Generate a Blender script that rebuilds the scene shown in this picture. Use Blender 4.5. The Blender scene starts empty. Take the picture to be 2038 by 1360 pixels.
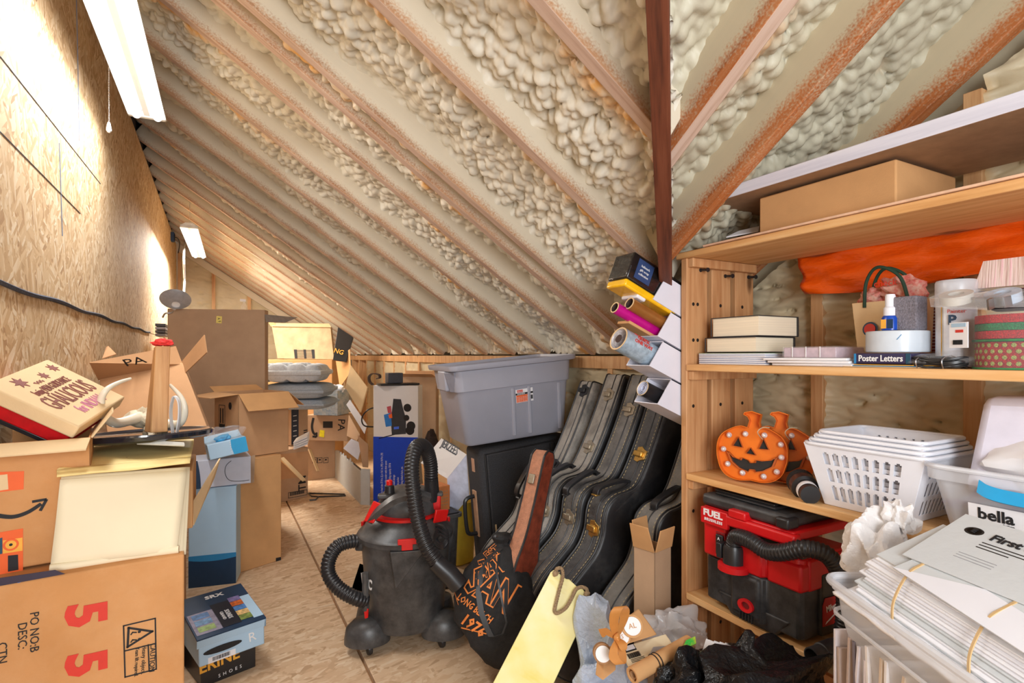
import bpy, bmesh, math, random
import numpy as np
from mathutils import Vector, Matrix, Euler
# ---------------------------------------------------------------- camera, light, exposure
SC = bpy.context.scene
COL = SC.collection
TH = math.radians(28.38); S_ = math.sin(TH); C_ = math.cos(TH)
HC = 1.25; FP = 1090.0
cam_d = bpy.data.cameras.new('camera'); cam = bpy.data.objects.new('camera', cam_d); COL.objects.link(cam)
cam.location = (0, 0, HC); cam.rotation_euler = (math.radians(90), 0, -TH)
cam_d.sensor_width = 36; cam_d.lens = FP / 2038 * 36; cam_d.shift_y = 27 / 2038; cam_d.clip_start = .02
SC.camera = cam
SC.view_settings.view_transform = 'Standard'; SC.view_settings.look = 'None'
SC.view_settings.gamma = 1; SC.view_settings.use_curve_mapping = False
SC.view_settings.exposure = 0.62
wd = bpy.data.worlds.new('world'); SC.world = wd; wd.use_nodes = True
wd.node_tree.nodes['Background'].inputs[0].default_value = (.95, .975, 1, 1)
wd.node_tree.nodes['Background'].inputs[1].default_value = .45
def area(name, loc, target, sx, sy, power, col):
    d = bpy.data.lights.new(name, 'AREA'); d.shape = 'RECTANGLE'; d.size = sx; d.size_y = sy; d.energy = power; d.color = col
    o = bpy.data.objects.new(name, d); COL.objects.link(o); o.location = loc
    o.rotation_euler = (Vector(target) - Vector(loc)).to_track_quat('-Z', 'Y').to_euler(); return o
area('tube_light_near', (-.24, 2.3, 2.26), (-.24, 2.3, 0), .12, 1.3, 12, (.98, .99, 1))
area('tube_light_far', (-.16, 6.1, 2.26), (-.16, 6.1, 0), .10, 1.4, 50, (1, .95, .87))
area('fill_light_behind_camera', (-.05, -1.2, 1.45), (.7, 3, 1.9), 1.0, 1.3, 40, (.94, .97, 1))  # added soft fill to brighten the room
# ---------------------------------------------------------------- helpers
def P(u, v, w):
    r = (u - 1019) / FP * w
    return Vector((r * C_ + w * S_, -r * S_ + w * C_, HC + (707 - v) / FP * w))
def PX(u, v, X):
    k = (u - 1019) / FP; return P(u, v, X / (k * C_ + S_))
def PY(u, v, Y):
    k = (u - 1019) / FP; return P(u, v, Y / (-k * S_ + C_))
def PZ(u, v, z):
    return P(u, v, (z - HC) * FP / (707 - v))
V = Vector
def nt(name):
    m = bpy.data.materials.new(name); m.use_nodes = True
    t = m.node_tree; b = t.nodes['Principled BSDF']; return m, t, b
def N(t, typ, **kw):
    n = t.nodes.new(typ)
    for k, v in kw.items():
        if k.startswith('i_'): n.inputs[k[2:]].default_value = v
        else: setattr(n, k, v)
    return n
def ramp(t, fac, stops):
    n = t.nodes.new('ShaderNodeValToRGB'); e = n.color_ramp.elements
    while len(e) < len(stops): e.new(.5)
    for i, (p, c) in enumerate(stops): e[i].position = p; e[i].color = (*c, 1) if len(c) == 3 else c
    t.links.new(fac, n.inputs[0]); return n.outputs[0]
def mixc(t, fac, a, b, mode='MIX'):
    n = t.nodes.new('ShaderNodeMix'); n.data_type = 'RGBA'; n.blend_type = mode
    for sock, val in ((0, fac), (6, a), (7, b)):
        if isinstance(val, (int, float)): n.inputs[sock].default_value = val
        elif isinstance(val, tuple): n.inputs[sock].default_value = (*val, 1) if len(val) == 3 else val
        else: t.links.new(val, n.inputs[sock])
    return n.outputs[2]
def coord(t, scale=(1, 1, 1), kind='Object', rot=(0, 0, 0)):
    c = t.nodes.new('ShaderNodeTexCoord'); m = t.nodes.new('ShaderNodeMapping'); r = c.outputs[kind]
    if any(rot):
        q = t.nodes.new('ShaderNodeMapping'); q.inputs['Rotation'].default_value = rot; t.links.new(r, q.inputs[0]); r = q.outputs[0]
    m.inputs['Scale'].default_value = scale; t.links.new(r, m.inputs[0]); return m.outputs[0]
def noise(t, vec, scale, detail=4, rough=.55):
    n = N(t, 'ShaderNodeTexNoise'); n.inputs['Scale'].default_value = scale; n.inputs['Detail'].default_value = detail
    n.inputs['Roughness'].default_value = rough; t.links.new(vec, n.inputs['Vector']); return n.outputs[0]
def bump(t, b, h, strength, dist=.01):
    n = t.nodes.new('ShaderNodeBump'); n.inputs['Strength'].default_value = strength; n.inputs['Distance'].default_value = dist
    t.links.new(h, n.inputs['Height']); t.links.new(n.outputs[0], b.inputs['Normal'])
def mk(name, col, rough=.6, metal=0, var=.12, vs=30, bs=0, bstr=.2, dust=None, dustamt=.0, ds=8, spec=.5, alpha=1, trans=0, stretch=(1, 1, 1), coat=0):
    m, t, b = nt(name); vec = coord(t, stretch)
    n1 = noise(t, vec, vs)
    lo = tuple(max(0, c * (1 - var)) for c in col); hi = tuple(min(1, c * (1 + var)) for c in col)
    c = ramp(t, n1, [(.3, lo), (.7, hi)])
    if dust:
        n2 = noise(t, vec, ds, 8, .7); f = ramp(t, n2, [(.52 - dustamt * .3, (0, 0, 0)), (.75 - dustamt * .2, (dustamt,) * 3)])
        c = mixc(t, f, c, dust)
    t.links.new(c, b.inputs['Base Color'])
    b.inputs['Roughness'].default_value = rough; b.inputs['Metallic'].default_value = metal
    b.inputs['Specular IOR Level'].default_value = spec; b.inputs['Coat Weight'].default_value = coat
    if alpha < 1: b.inputs['Alpha'].default_value = alpha
    if trans: b.inputs['Transmission Weight'].default_value = trans; b.inputs['IOR'].default_value = 1.15
    if bs: bump(t, b, noise(t, vec, bs, 3), bstr)
    return m
def srgb(r, g, b):
    f = lambda c: (c / 255 / 12.92) if c / 255 <= .04045 else ((c / 255 + .055) / 1.055) ** 2.4
    return (f(r), f(g), f(b))
class MB:
    def __init__(s): s.v = []; s.f = []; s.m = []
    def add(s, vs, fs, mi=0):
        o = len(s.v); s.v += [tuple(p) for p in vs]; s.f += [tuple(i + o for i in f) for f in fs]; s.m += [mi] * len(fs); return s
    def hexa(s, p, mi=0):      # p: bottom ring of 4 then top ring of 4
        return s.add(p, [(3, 2, 1, 0), (4, 5, 6, 7), (0, 1, 5, 4), (1, 2, 6, 5), (2, 3, 7, 6), (3, 0, 4, 7)], mi)
    def box(s, a, b, mi=0):
        x0, y0, z0 = a; x1, y1, z1 = b
        return s.hexa([(x0, y0, z0), (x1, y0, z0), (x1, y1, z0), (x0, y1, z0), (x0, y0, z1), (x1, y0, z1), (x1, y1, z1), (x0, y1, z1)], mi)
    def slab(s, q, t, mi=0):   # quad q extruded by vector or along its normal by t
        q = [V(p) for p in q]
        n = t if isinstance(t, Vector) else ((q[1] - q[0]).cross(q[3] - q[0])).normalized() * t
        return s.hexa([p + n for p in q][::1] and [*q, *[p + n for p in q]], mi)
    def poly(s, pts, n, mi=0): # prism of a polygon
        pts = [V(p) for p in pts]; n = V(n); k = len(pts)
        return s.add([*pts, *[p + n for p in pts]], [tuple(range(k))[::-1], tuple(range(k, 2 * k))] + [(i, (i + 1) % k, (i + 1) % k + k, i + k) for i in range(k)], mi)
    def tube(s, pts, r, seg=10, mi=0, cap=True, closed=False, ribs=None):
        pts = [V(p) for p in pts]; n = len(pts); rr = r if isinstance(r, (list, tuple)) else [r] * n
        vs = []; fs = []; up = None
        for i, p in enumerate(pts):
            d = (pts[(i + 1) % n] - pts[i - 1]) if closed else (pts[min(i + 1, n - 1)] - pts[max(i - 1, 0)])
            d.normalize()
            if up is None:
                up = V((0, 0, 1)) if abs(d.z) < .9 else V((1, 0, 0))
            up = (up - d * up.dot(d)).normalized(); sd = d.cross(up)
            for k in range(seg):
                a = 2 * math.pi * k / seg; vs.append(p + (up * math.cos(a) + sd * math.sin(a)) * rr[i])
        for i in range(n if closed else n - 1):
            j = (i + 1) % n
            for k in range(seg):
                l = (k + 1) % seg; fs.append((i * seg + k, i * seg + l, j * seg + l, j * seg + k))
        if cap and not closed: fs += [tuple(range(seg))[::-1], tuple((n - 1) * seg + k for k in range(seg))]
        return s.add(vs, fs, mi)
    def ribbon(s, pts, wd, th=.0012, mi=0):   # flat strap: pts list, wd = width vector or list of them
        pts = [V(p) for p in pts]; n = len(pts); W = wd if isinstance(wd, list) else [V(wd)] * n
        vs = []
        for i, p in enumerate(pts):
            d = (pts[min(i + 1, n - 1)] - pts[max(i - 1, 0)]).normalized(); w = V(W[i]); nn = d.cross(w).normalized() * th
            vs += [p - w / 2 - nn, p + w / 2 - nn, p + w / 2 + nn, p - w / 2 + nn]
        fs = [(0, 1, 2, 3), tuple(4 * (n - 1) + k for k in (3, 2, 1, 0))]
        for i in range(n - 1):
            for k in range(4):
                l = (k + 1) % 4; fs.append((4 * i + l, 4 * i + k, 4 * i + 4 + k, 4 * i + 4 + l))
        return s.add(vs, fs, mi)
    def lathe(s, prof, seg=28, org=(0, 0, 0), ax=(0, 0, 1), mi=0, sx=1, sy=1, cap=True):
        ax = V(ax).normalized(); a = V((1, 0, 0)) if abs(ax.x) < .9 else V((0, 1, 0)); a = (a - ax * a.dot(ax)).normalized(); b = ax.cross(a); o = V(org)
        vs = []; n = len(prof)
        for r, z in prof:
            for k in range(seg):
                t = 2 * math.pi * k / seg; vs.append(o + ax * z + a * (r * math.cos(t) * sx) + b * (r * math.sin(t) * sy))
        fs = [(i * seg + k, i * seg + (k + 1) % seg, (i + 1) * seg + (k + 1) % seg, (i + 1) * seg + k) for i in range(n - 1) for k in range(seg)]
        if cap: fs += [tuple(range(seg))[::-1], tuple((n - 1) * seg + k for k in range(seg))]
        return s.add(vs, fs, mi)
    def grid(s, fn, nu, nv, mi=0):
        vs = [fn(i / nu, j / nv) for j in range(nv + 1) for i in range(nu + 1)]
        return s.add(vs, [(j * (nu + 1) + i, j * (nu + 1) + i + 1, (j + 1) * (nu + 1) + i + 1, (j + 1) * (nu + 1) + i) for j in range(nv) for i in range(nu)], mi)
    def xf(s, M):
        s.v = [tuple(M @ V(p)) for p in s.v]; return s
    def build(s, name, mat, parent=None, smooth=False, bev=0, sub=0, solid=0, recalc=True):
        me = bpy.data.meshes.new(name); me.from_pydata(s.v, [], s.f)
        mats = mat if isinstance(mat, (list, tuple)) else [mat]
        for m in mats: me.materials.append(m)
        if len(mats) > 1: me.polygons.foreach_set('material_index', s.m)
        if recalc:
            bm = bmesh.new(); bm.from_mesh(me); bmesh.ops.recalc_face_normals(bm, faces=bm.faces); bm.to_mesh(me); bm.free()
        if smooth:
            me.polygons.foreach_set('use_smooth', [True] * len(me.polygons))
            if smooth != 'all': me.set_sharp_from_angle(angle=math.radians(40))
        o = bpy.data.objects.new(name, me); COL.objects.link(o)
        if parent is not None: o.parent = parent
        if solid: k = o.modifiers.new('s', 'SOLIDIFY'); k.thickness = solid; k.offset = 0
        if bev:
            k = o.modifiers.new('b', 'BEVEL'); k.width = bev; k.segments = 2; k.limit_method = 'ANGLE'; k.angle_limit = math.radians(50)
            me.polygons.foreach_set('use_smooth', [True] * len(me.polygons)); me.set_sharp_from_angle(angle=math.radians(35)) if not smooth else None
            k.harden_normals = False
        if sub: k = o.modifiers.new('u', 'SUBSURF'); k.levels = sub; k.render_levels = sub
        return o
def tag(o, label, cat, group=None, kind=None):
    o['label'] = label; o['category'] = cat
    if group: o['group'] = group
    if kind: o['kind'] = kind
    return o
def struct(o): o['kind'] = 'structure'; return o
def thing(name, label, cat, M=None, group=None):
    o = bpy.data.objects.new(name, None); COL.objects.link(o); o.empty_display_size = .05
    if M is not None: o.matrix_world = M if isinstance(M, Matrix) else Matrix.Translation(M)
    return tag(o, label, cat, group)
def dup(root, M, label, group=None):
    r = root.copy(); COL.objects.link(r); r.matrix_world = M; r['label'] = label
    if group: r['group'] = group
    for ch in list(root.children):
        c = ch.copy(); COL.objects.link(c); c.parent = r
        for g in list(ch.children):
            d = g.copy(); COL.objects.link(d); d.parent = c
    return r
def face(p0, p1, p2):          # x along p0->p1, y towards p2, z = x cross y (towards the viewer); rigid frame and lengths
    p0, p1, p2 = V(p0), V(p1), V(p2); x = (p1 - p0); W = x.length; x = x / W
    y = (p2 - p0); y = y - x * y.dot(x); H = y.length; y = y / H; z = x.cross(y)
    M = Matrix((x, y, z)).transposed().to_4x4(); M.translation = p0
    return M, W, H
def rotm(loc, rx=0, ry=0, rz=0):
    return Matrix.Translation(loc) @ Euler((math.radians(rx), math.radians(ry), math.radians(rz))).to_matrix().to_4x4()
def text(body, size, M, mat, parent, name='lettering', depth=.0006, align='CENTER', sx=1, spacing=1, bold=0):
    c = bpy.data.curves.new(name, 'FONT'); c.body = body; c.size = size; c.align_x = align; c.align_y = 'CENTER'; c.extrude = depth
    c.space_character = spacing; c.offset = bold; c.resolution_u = 2
    t = bpy.data.objects.new(name, c); COL.objects.link(t)
    dg = bpy.context.evaluated_depsgraph_get(); me = bpy.data.meshes.new_from_object(t.evaluated_get(dg))
    bpy.data.objects.remove(t); bpy.data.curves.remove(c)
    me.transform(M @ Matrix.Diagonal((sx, 1, 1, 1))); me.materials.clear(); me.materials.append(mat)
    o = bpy.data.objects.new(name, me); COL.objects.link(o); o.parent = parent; return o
def TM(x, y, z=.001, rz=0): return Matrix.Translation((x, y, z)) @ Matrix.Rotation(math.radians(rz), 4, 'Z')
def lerp(a, b, t): return V(a).lerp(V(b), t)
def bez(pts, n=8):             # Catmull-Rom through points
    pts = [V(p) for p in pts]; out = []
    for i in range(len(pts) - 1):
        p0 = pts[max(i - 1, 0)]; p1 = pts[i]; p2 = pts[i + 1]; p3 = pts[min(i + 2, len(pts) - 1)]
        for k in range(n):
            t = k / n; out.append(.5 * ((2 * p1) + (p2 - p0) * t + (2 * p0 - 5 * p1 + 4 * p2 - p3) * t * t + (3 * p1 - p0 - 3 * p2 + p3) * t ** 3))
    out.append(pts[-1]); return out
# ---------------------------------------------------------------- materials
def osb(name, cols, sc=1.0, tint=None):
    m, t, b = nt(name); layers = []
    for i, (s1, s2, r) in enumerate(((13, 75, .35), (16, 85, 1.3), (12, 65, 2.4))):
        vec = coord(t, (s1 * sc, s1 * sc, s2 * sc), rot=(r, r * .12, r * .9))
        w = N(t, 'ShaderNodeTexVoronoi'); w.inputs['Scale'].default_value = 1; w.inputs['Randomness'].default_value = 1; t.links.new(vec, w.inputs['Vector'])
        bw = N(t, 'ShaderNodeRGBToBW'); t.links.new(w.outputs['Color'], bw.inputs[0]); layers.append(bw.outputs[0])
    pick = noise(t, coord(t, (14 * sc,) * 3), 1.0, 2)
    f1 = ramp(t, pick, [(.44, (0, 0, 0)), (.48, (1, 1, 1))]); f2 = ramp(t, noise(t, coord(t, (17 * sc,) * 3, rot=(1, 2, 3)), 1.3, 2), [(.5, (0, 0, 0)), (.55, (1, 1, 1))])
    h = mixc(t, f2, mixc(t, f1, layers[0], layers[1]), layers[2])
    c = ramp(t, h, cols)
    big = noise(t, coord(t), 1.6, 3); c = mixc(t, ramp(t, big, [(.35, (0, 0, 0)), (.75, (.5, .5, .5))]), c, tint or cols[1][1])
    t.links.new(c, b.inputs['Base Color']); b.inputs['Roughness'].default_value = .75
    bump(t, b, h, .25, .004); return m
M_OSBW = osb('osb_wall', [(.05, srgb(160, 118, 76)), (.3, srgb(202, 166, 120)), (.6, srgb(226, 198, 156)), (.95, srgb(246, 232, 206))])
M_OSBF = osb('osb_floor', [(.05, srgb(178, 142, 106)), (.3, srgb(210, 176, 140)), (.6, srgb(221, 190, 155)), (.95, srgb(234, 212, 182))], .9)
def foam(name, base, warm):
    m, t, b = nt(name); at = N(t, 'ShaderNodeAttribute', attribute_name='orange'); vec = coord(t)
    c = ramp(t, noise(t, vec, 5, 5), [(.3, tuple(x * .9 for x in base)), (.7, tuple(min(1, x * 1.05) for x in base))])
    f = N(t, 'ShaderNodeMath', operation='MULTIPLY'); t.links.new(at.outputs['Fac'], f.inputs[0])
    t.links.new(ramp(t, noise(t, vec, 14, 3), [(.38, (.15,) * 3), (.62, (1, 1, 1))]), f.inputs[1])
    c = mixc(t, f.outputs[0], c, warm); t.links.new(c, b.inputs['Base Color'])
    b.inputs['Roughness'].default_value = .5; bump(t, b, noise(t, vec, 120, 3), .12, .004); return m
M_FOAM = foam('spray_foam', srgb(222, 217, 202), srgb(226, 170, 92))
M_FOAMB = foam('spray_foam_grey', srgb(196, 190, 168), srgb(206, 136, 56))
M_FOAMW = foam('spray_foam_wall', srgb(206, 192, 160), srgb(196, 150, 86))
def wood(name, a, b2, c2=None, axis=0, dust=None, knots=True, sc=1, rough=.6, dlim=(.03, .11)):
    m, t, b = nt(name); st = [22 * sc] * 3; st[axis] = 1.4 * sc; vec = coord(t, tuple(st))
    w = noise(t, vec, 2.2, 5, .6)
    c = ramp(t, w, [(.28, a), (.5, b2), (.72, c2 or b2)])
    if knots:
        vs = [7 * sc] * 3; vs[axis] = 2.6 * sc; vo = N(t, 'ShaderNodeTexVoronoi'); vo.inputs['Scale'].default_value = 1; t.links.new(coord(t, tuple(vs)), vo.inputs['Vector'])
        c = mixc(t, ramp(t, vo.outputs['Distance'], [(.05, (1, 1, 1)), (.13, (0, 0, 0))]), c, tuple(x * .35 for x in a))
    if dust:
        tc = N(t, 'ShaderNodeTexCoord'); sx = N(t, 'ShaderNodeSeparateXYZ'); t.links.new(tc.outputs['Object'], sx.inputs[0])
        mr = N(t, 'ShaderNodeMapRange'); mr.inputs[1].default_value = dlim[0]; mr.inputs[2].default_value = dlim[1]; t.links.new(sx.outputs[2], mr.inputs[0])
        n = noise(t, coord(t, (1, 1, 1)), 2.2, 3); n3 = noise(t, coord(t), 160, 2)
        ad = N(t, 'ShaderNodeMath', operation='ADD'); t.links.new(mr.outputs[0], ad.inputs[0]); t.links.new(n, ad.inputs[1])
        ad2 = N(t, 'ShaderNodeMath', operation='ADD'); t.links.new(ad.outputs[0], ad2.inputs[0]); t.links.new(n3, ad2.inputs[1])
        c = mixc(t, ramp(t, ad2.outputs[0], [(.98, (0, 0, 0)), (1.35, (.92,) * 3)]) if False else ramp(t, N2(t, ad2.outputs[0]), [(.42, (0, 0, 0)), (.62, (.9,) * 3)]), c, dust)
    t.links.new(c, b.inputs['Base Color']); b.inputs['Roughness'].default_value = rough; bump(t, b, w, .12, .003); return m
def N2(t, s):
    n = N(t, 'ShaderNodeMath', operation='MULTIPLY'); t.links.new(s, n.inputs[0]); n.inputs[1].default_value = .42; return n.outputs[0]
M_RAFT = wood('rafter_wood', srgb(150, 106, 74), srgb(184, 140, 104), srgb(200, 160, 126), 0, srgb(216, 208, 188), dlim=(.0, .065))
M_RAFTB = wood('rafter_wood_red', srgb(134, 72, 32), srgb(176, 102, 52), srgb(190, 126, 80), 0, srgb(196, 186, 158), dlim=(.02, .1))
M_UNDER = wood('rafter_underside', srgb(168, 134, 114), srgb(198, 170, 152), srgb(206, 182, 166), 0, knots=True)
M_VAL = wood('valley_wood', srgb(66, 30, 16), srgb(106, 54, 32), srgb(124, 70, 46), 0, knots=False)
M_STUD = wood('stud_wood', srgb(176, 120, 72), srgb(206, 160, 112), srgb(216, 176, 130), 2)
M_PINE = wood('pine_shelf', srgb(204, 146, 86), srgb(226, 174, 114), srgb(236, 196, 142), 1, sc=1)
M_PINEZ = wood('pine_post', srgb(178, 122, 76), srgb(202, 150, 102), srgb(216, 170, 122), 2)
def card(name, r, g, b_, d=.08):
    return mk(name, srgb(r, g, b_), .8, var=d, vs=7, bs=220, bstr=.05, spec=.2)
M_CARD = card('cardboard', 196, 152, 112); M_CARD2 = card('cardboard_tan', 206, 158, 108); M_CARD3 = card('cardboard_grey', 186, 154, 124)
M_CARDD = card('cardboard_inside', 170, 128, 90); M_CARDL = card('cardboard_pale', 226, 196, 152); M_CARDO = card('cardboard_orange', 204, 140, 82)
M_BLK = mk('black_ink', (.012, .012, .014), .7, var=0); M_WHT = mk('white_paint', (.85, .85, .85), .55, var=.02)
M_RED = mk('red_ink', srgb(214, 56, 40), .6, var=.05)
M_PAPER = mk('white_paper', srgb(240, 240, 244), .7, var=.03, vs=9); M_CREAM = mk('cream_paper', srgb(240, 226, 192), .7, var=.03, vs=6, bs=12, bstr=.15)
M_MANILA = mk('manila_paper', srgb(255, 226, 152), .65, var=.04, vs=7, bs=14, bstr=.3)
M_BP = mk('black_plastic', (.03, .03, .032), .38, var=.25, vs=12, dust=(.17, .165, .16), dustamt=.5, ds=9)
M_BPC = mk('black_plastic_clean', (.019, .019, .021), .35, var=.1)
M_REDP = mk('red_plastic', srgb(212, 22, 20), .38, var=.06)
M_METAL = mk('steel', (.55, .55, .56), .3, 1, var=.1); M_BRASS = mk('brass', srgb(214, 176, 98), .3, .9, var=.15, vs=60)
M_GREYP = mk('grey_tote_plastic', srgb(166, 168, 182), .42, var=.03, vs=10, bs=300, bstr=.05)
M_WPL = mk('white_plastic', srgb(232, 234, 242), .4, var=.02)
# ---------------------------------------------------------------- shell
random.seed(4); RNG = np.random.default_rng(7)
XA = 1.75; YB = 1.795; XL = -.45; YF = 8.3; TP = 2 / 3; LN = math.hypot(1, TP)
def tile(n, res, rad, dens, asp=1.0, seed=1):
    rng = np.random.default_rng(seed); L = n * res; h = np.zeros((n, n), np.float32)
    k = int(L * L * dens); X = rng.random(k) * n; Y = rng.random(k) * n; R = (rad[0] + (rad[1] - rad[0]) * rng.random(k) ** 1.6) / res; A = rng.random(k) * math.pi
    B = rng.random(k) * .012
    for x, y, r, a, bb in zip(X, Y, R, A, B):
        if asp > 1.5: a = (a - math.pi / 2) * .22
        e = 1 + (asp - 1) * (.4 + .6 * bb / .012); rx = r * math.sqrt(e); ry = r / math.sqrt(e); m = int(max(rx, ry)) + 1
        ix = np.arange(int(x) - m, int(x) + m + 1); iy = np.arange(int(y) - m, int(y) + m + 1)
        dx = (ix - x)[None, :]; dy = (iy - y)[:, None]
        p = (dx * math.cos(a) + dy * math.sin(a)) / rx; q = (-dx * math.sin(a) + dy * math.cos(a)) / ry
        d = 1 - p * p - q * q; hh = np.where(d > 0, np.sqrt(np.maximum(d, 0)) * ry * res * .95 + bb, 0)
        ii = np.ix_(iy % n, ix % n); h[ii] = np.maximum(h[ii], hh)
    return h
T_BUB = tile(560, .0045, (.009, .028), 4600, 1.35, 3)
T_FOLD = tile(420, .005, (.016, .034), 2600, 4.2, 5)
def samp(T, res, a, b):
    n = T.shape[0]; x = (a / res) % n; y = (b / res) % n; i = x.astype(int) % n; j = y.astype(int) % n; fx = x - np.floor(x); fy = y - np.floor(y)
    i1 = (i + 1) % n; j1 = (j + 1) % n
    return (T[j, i] * (1 - fx) + T[j, i1] * fx) * (1 - fy) + (T[j1, i] * (1 - fx) + T[j1, i1] * fx) * fy
def npmesh(name, pts, mat, parent, orange=None):
    nj, ni, _ = pts.shape; me = bpy.data.meshes.new(name)
    idx = np.arange(nj * ni).reshape(nj, ni)
    f = np.stack([idx[:-1, :-1], idx[:-1, 1:], idx[1:, 1:], idx[1:, :-1]], -1).reshape(-1, 4)
    me.vertices.add(nj * ni); me.vertices.foreach_set('co', pts.astype(np.float32).ravel())
    me.loops.add(f.size); me.loops.foreach_set('vertex_index', f.ravel().astype(np.int32))
    me.polygons.add(len(f)); me.polygons.foreach_set('loop_start', np.arange(0, f.size, 4, dtype=np.int32))
    me.update(calc_edges=True); me.polygons.foreach_set('use_smooth', np.ones(len(f), bool))
    if orange is not None:
        a = me.attributes.new('orange', 'FLOAT', 'POINT'); a.data.foreach_set('value', orange.astype(np.float32).ravel())
    me.materials.append(mat); o = bpy.data.objects.new(name, me); COL.objects.link(o); o.parent = parent; return o
def low(a, b, ph):
    return .5 * np.sin(a * 5.1 + ph) + .35 * np.sin(b * 7.3 + a * 3.1 + ph * 2) + .3 * np.sin(a * 13 + b * 9 + ph * 3) + .25 * np.sin(b * 17 - a * 6 + ph)
# floor
fl = struct(MB().box((XL - .1, -1.6, -.06), (XA + .12, YF + .1, -.02)).build('floor', M_CARDD))
seams = [(XL, .527), (.533, XA + .1)]; ycuts = [[-1.6, .4, 2.84, 5.0, YF], [-1.6, 1.62, 4.06, 6.5, YF]]
for (x0, x1), cu in zip(seams, ycuts):
    for a, b in zip(cu, cu[1:]):
        MB().box((x0 + .003, a + .003, -.02), (x1 - .003, b - .003, 0)).build('floor_panel', M_OSBF, fl, bev=.002)
# left wall
M_DK = mk('gap_dark', (.03, .025, .03), .9)
wl = struct(MB().box((XL - .08, -.6, -.02), (XL - .03, YF, 3.0)).build('wall_left', M_DK))
zs = 1.42
for (a, b), (z0, z1) in [((p, q), z) for p, q in ((-.6, .22), (.22, 2.655), (2.655, 5.1), (5.1, YF)) for z in ((0, zs), (zs, 2.675))]:
    MB().box((XL - .03, a + .003, z0 + .003), (XL, b - .003, z1 - (.003 if z1 < 2 else 0))).build('wall_panel', M_OSBW, wl)
M_CHALK = mk('chalk_blue', srgb(120, 130, 150), .9)
c = MB()
for p, q in (((0, 112), (200, 366)), ((0, 262), (160, 425)), ((152, 0), (158, 280)), ((118, 285), (124, 470))):
    A, B = PX(*p, XL + .0008), PX(*q, XL + .0008); c.tube([A, B], .0016, 4)
c.build('chalk_line', M_CHALK, wl)
c = MB(); pts = [V((XL + .004, y, zs + .004 * math.sin(y * 9))) for y in np.linspace(1.2, 5.0, 60)]; c.tube(pts, .0065, 5); c.build('seam_cord', mk('blue_black_cord', srgb(70, 76, 92), .9, var=.5, vs=200), wl, smooth=True)
# roof decking behind the foam (both slopes) = ceiling
def RA(s, e, k=0): return V((XA - s, e, HC + TP * s)) + V((TP, 0, 1)) * (k / LN)
def RB(s, e, k=0): return V((e, YB - s, HC + TP * s)) + V((0, TP, 1)) * (k / LN)
off = YB - XA
def sva(Y): return max(0., XA - (Y - off))     # run where plane A meets the valley at a given Y
def svb(X): return max(0., YB - (X + off))
ce = MB(); k = .19
ce.add([RA(-.3, YF, k), RA(2.5, YF, k), RA(2.5, .2, k), RA(sva(.2), .2, k), RA(0, YB, k), RA(-.3, YB, k)], [(0, 1, 2, 3, 4, 5)])
ce.add([RB(0, XA, k), RB(1.75, XA, k), RB(1.75, .0, k), RB(svb(.155), .155, k)], [(0, 1, 2, 3)])
ce = struct(ce.build('ceiling', M_RAFTB, solid=.01))
ya = [.59, 1.014, 1.43, 1.93, 2.056, 2.34, 2.79, 3.218, 3.637, 4.06, 4.52, 4.93, 5.35, 5.77, 6.19, 6.61, 7.03, 7.45, 7.87, 8.27]
tk = .02
for i, y in enumerate(ya):
    s0, s1 = sva(y), 2.25
    if s0 >= 2.15: continue
    L = (s1 - s0) * LN; b = MB(); b.box((0, -tk, 0), (L, tk, .18)); b.m = [1, 0, 0, 0, 0, 0]
    o = b.build('rafter', [M_RAFT, M_UNDER], ce, bev=.003)
    X = (RA(s1, y) - RA(s0, y)).normalized(); Z = V((TP, 0, 1)).normalized(); Mx = Matrix((X, Z.cross(X), Z)).transposed().to_4x4(); Mx.translation = RA(s0, y); o.matrix_world = Mx
xb = [1.03, 1.297, 1.735]
for x in xb:
    s0, s1 = svb(x), 1.6; L = (s1 - s0) * LN; b = MB().box((0, -tk, 0), (L, tk, .18)); b.m = [1, 0, 0, 0, 0, 0]
    o = b.build('rafter', [M_RAFTB, M_UNDER if x < 1.2 else M_RAFTB], ce, bev=.003)
    X = (RB(s1, x) - RB(s0, x)).normalized(); Z = V((0, TP, 1)).normalized(); Mx = Matrix((X, Z.cross(X), Z)).transposed().to_4x4(); Mx.translation = RB(s0, x); o.matrix_world = Mx
# valley rafter
a0 = V((XA - 1.55, YB - 1.55, HC + TP * 1.55)); a1 = V((XA - .03, YB - .03, HC + TP * .03)); X = (a0 - a1).normalized(); Yv = V((1, -1, 0)).normalized(); Z = X.cross(Yv)
Mx = Matrix((X, Yv, Z)).transposed().to_4x4(); Mx.translation = a1
if Z.z < 0: Mx = Matrix((X, -Yv, -Z)).transposed().to_4x4(); Mx.translation = a1
o = MB().box((0, -.021, -.05), ((a0 - a1).length, .021, .18)).build('valley_rafter', M_VAL, ce, bev=.003); o.matrix_world = Mx
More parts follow.
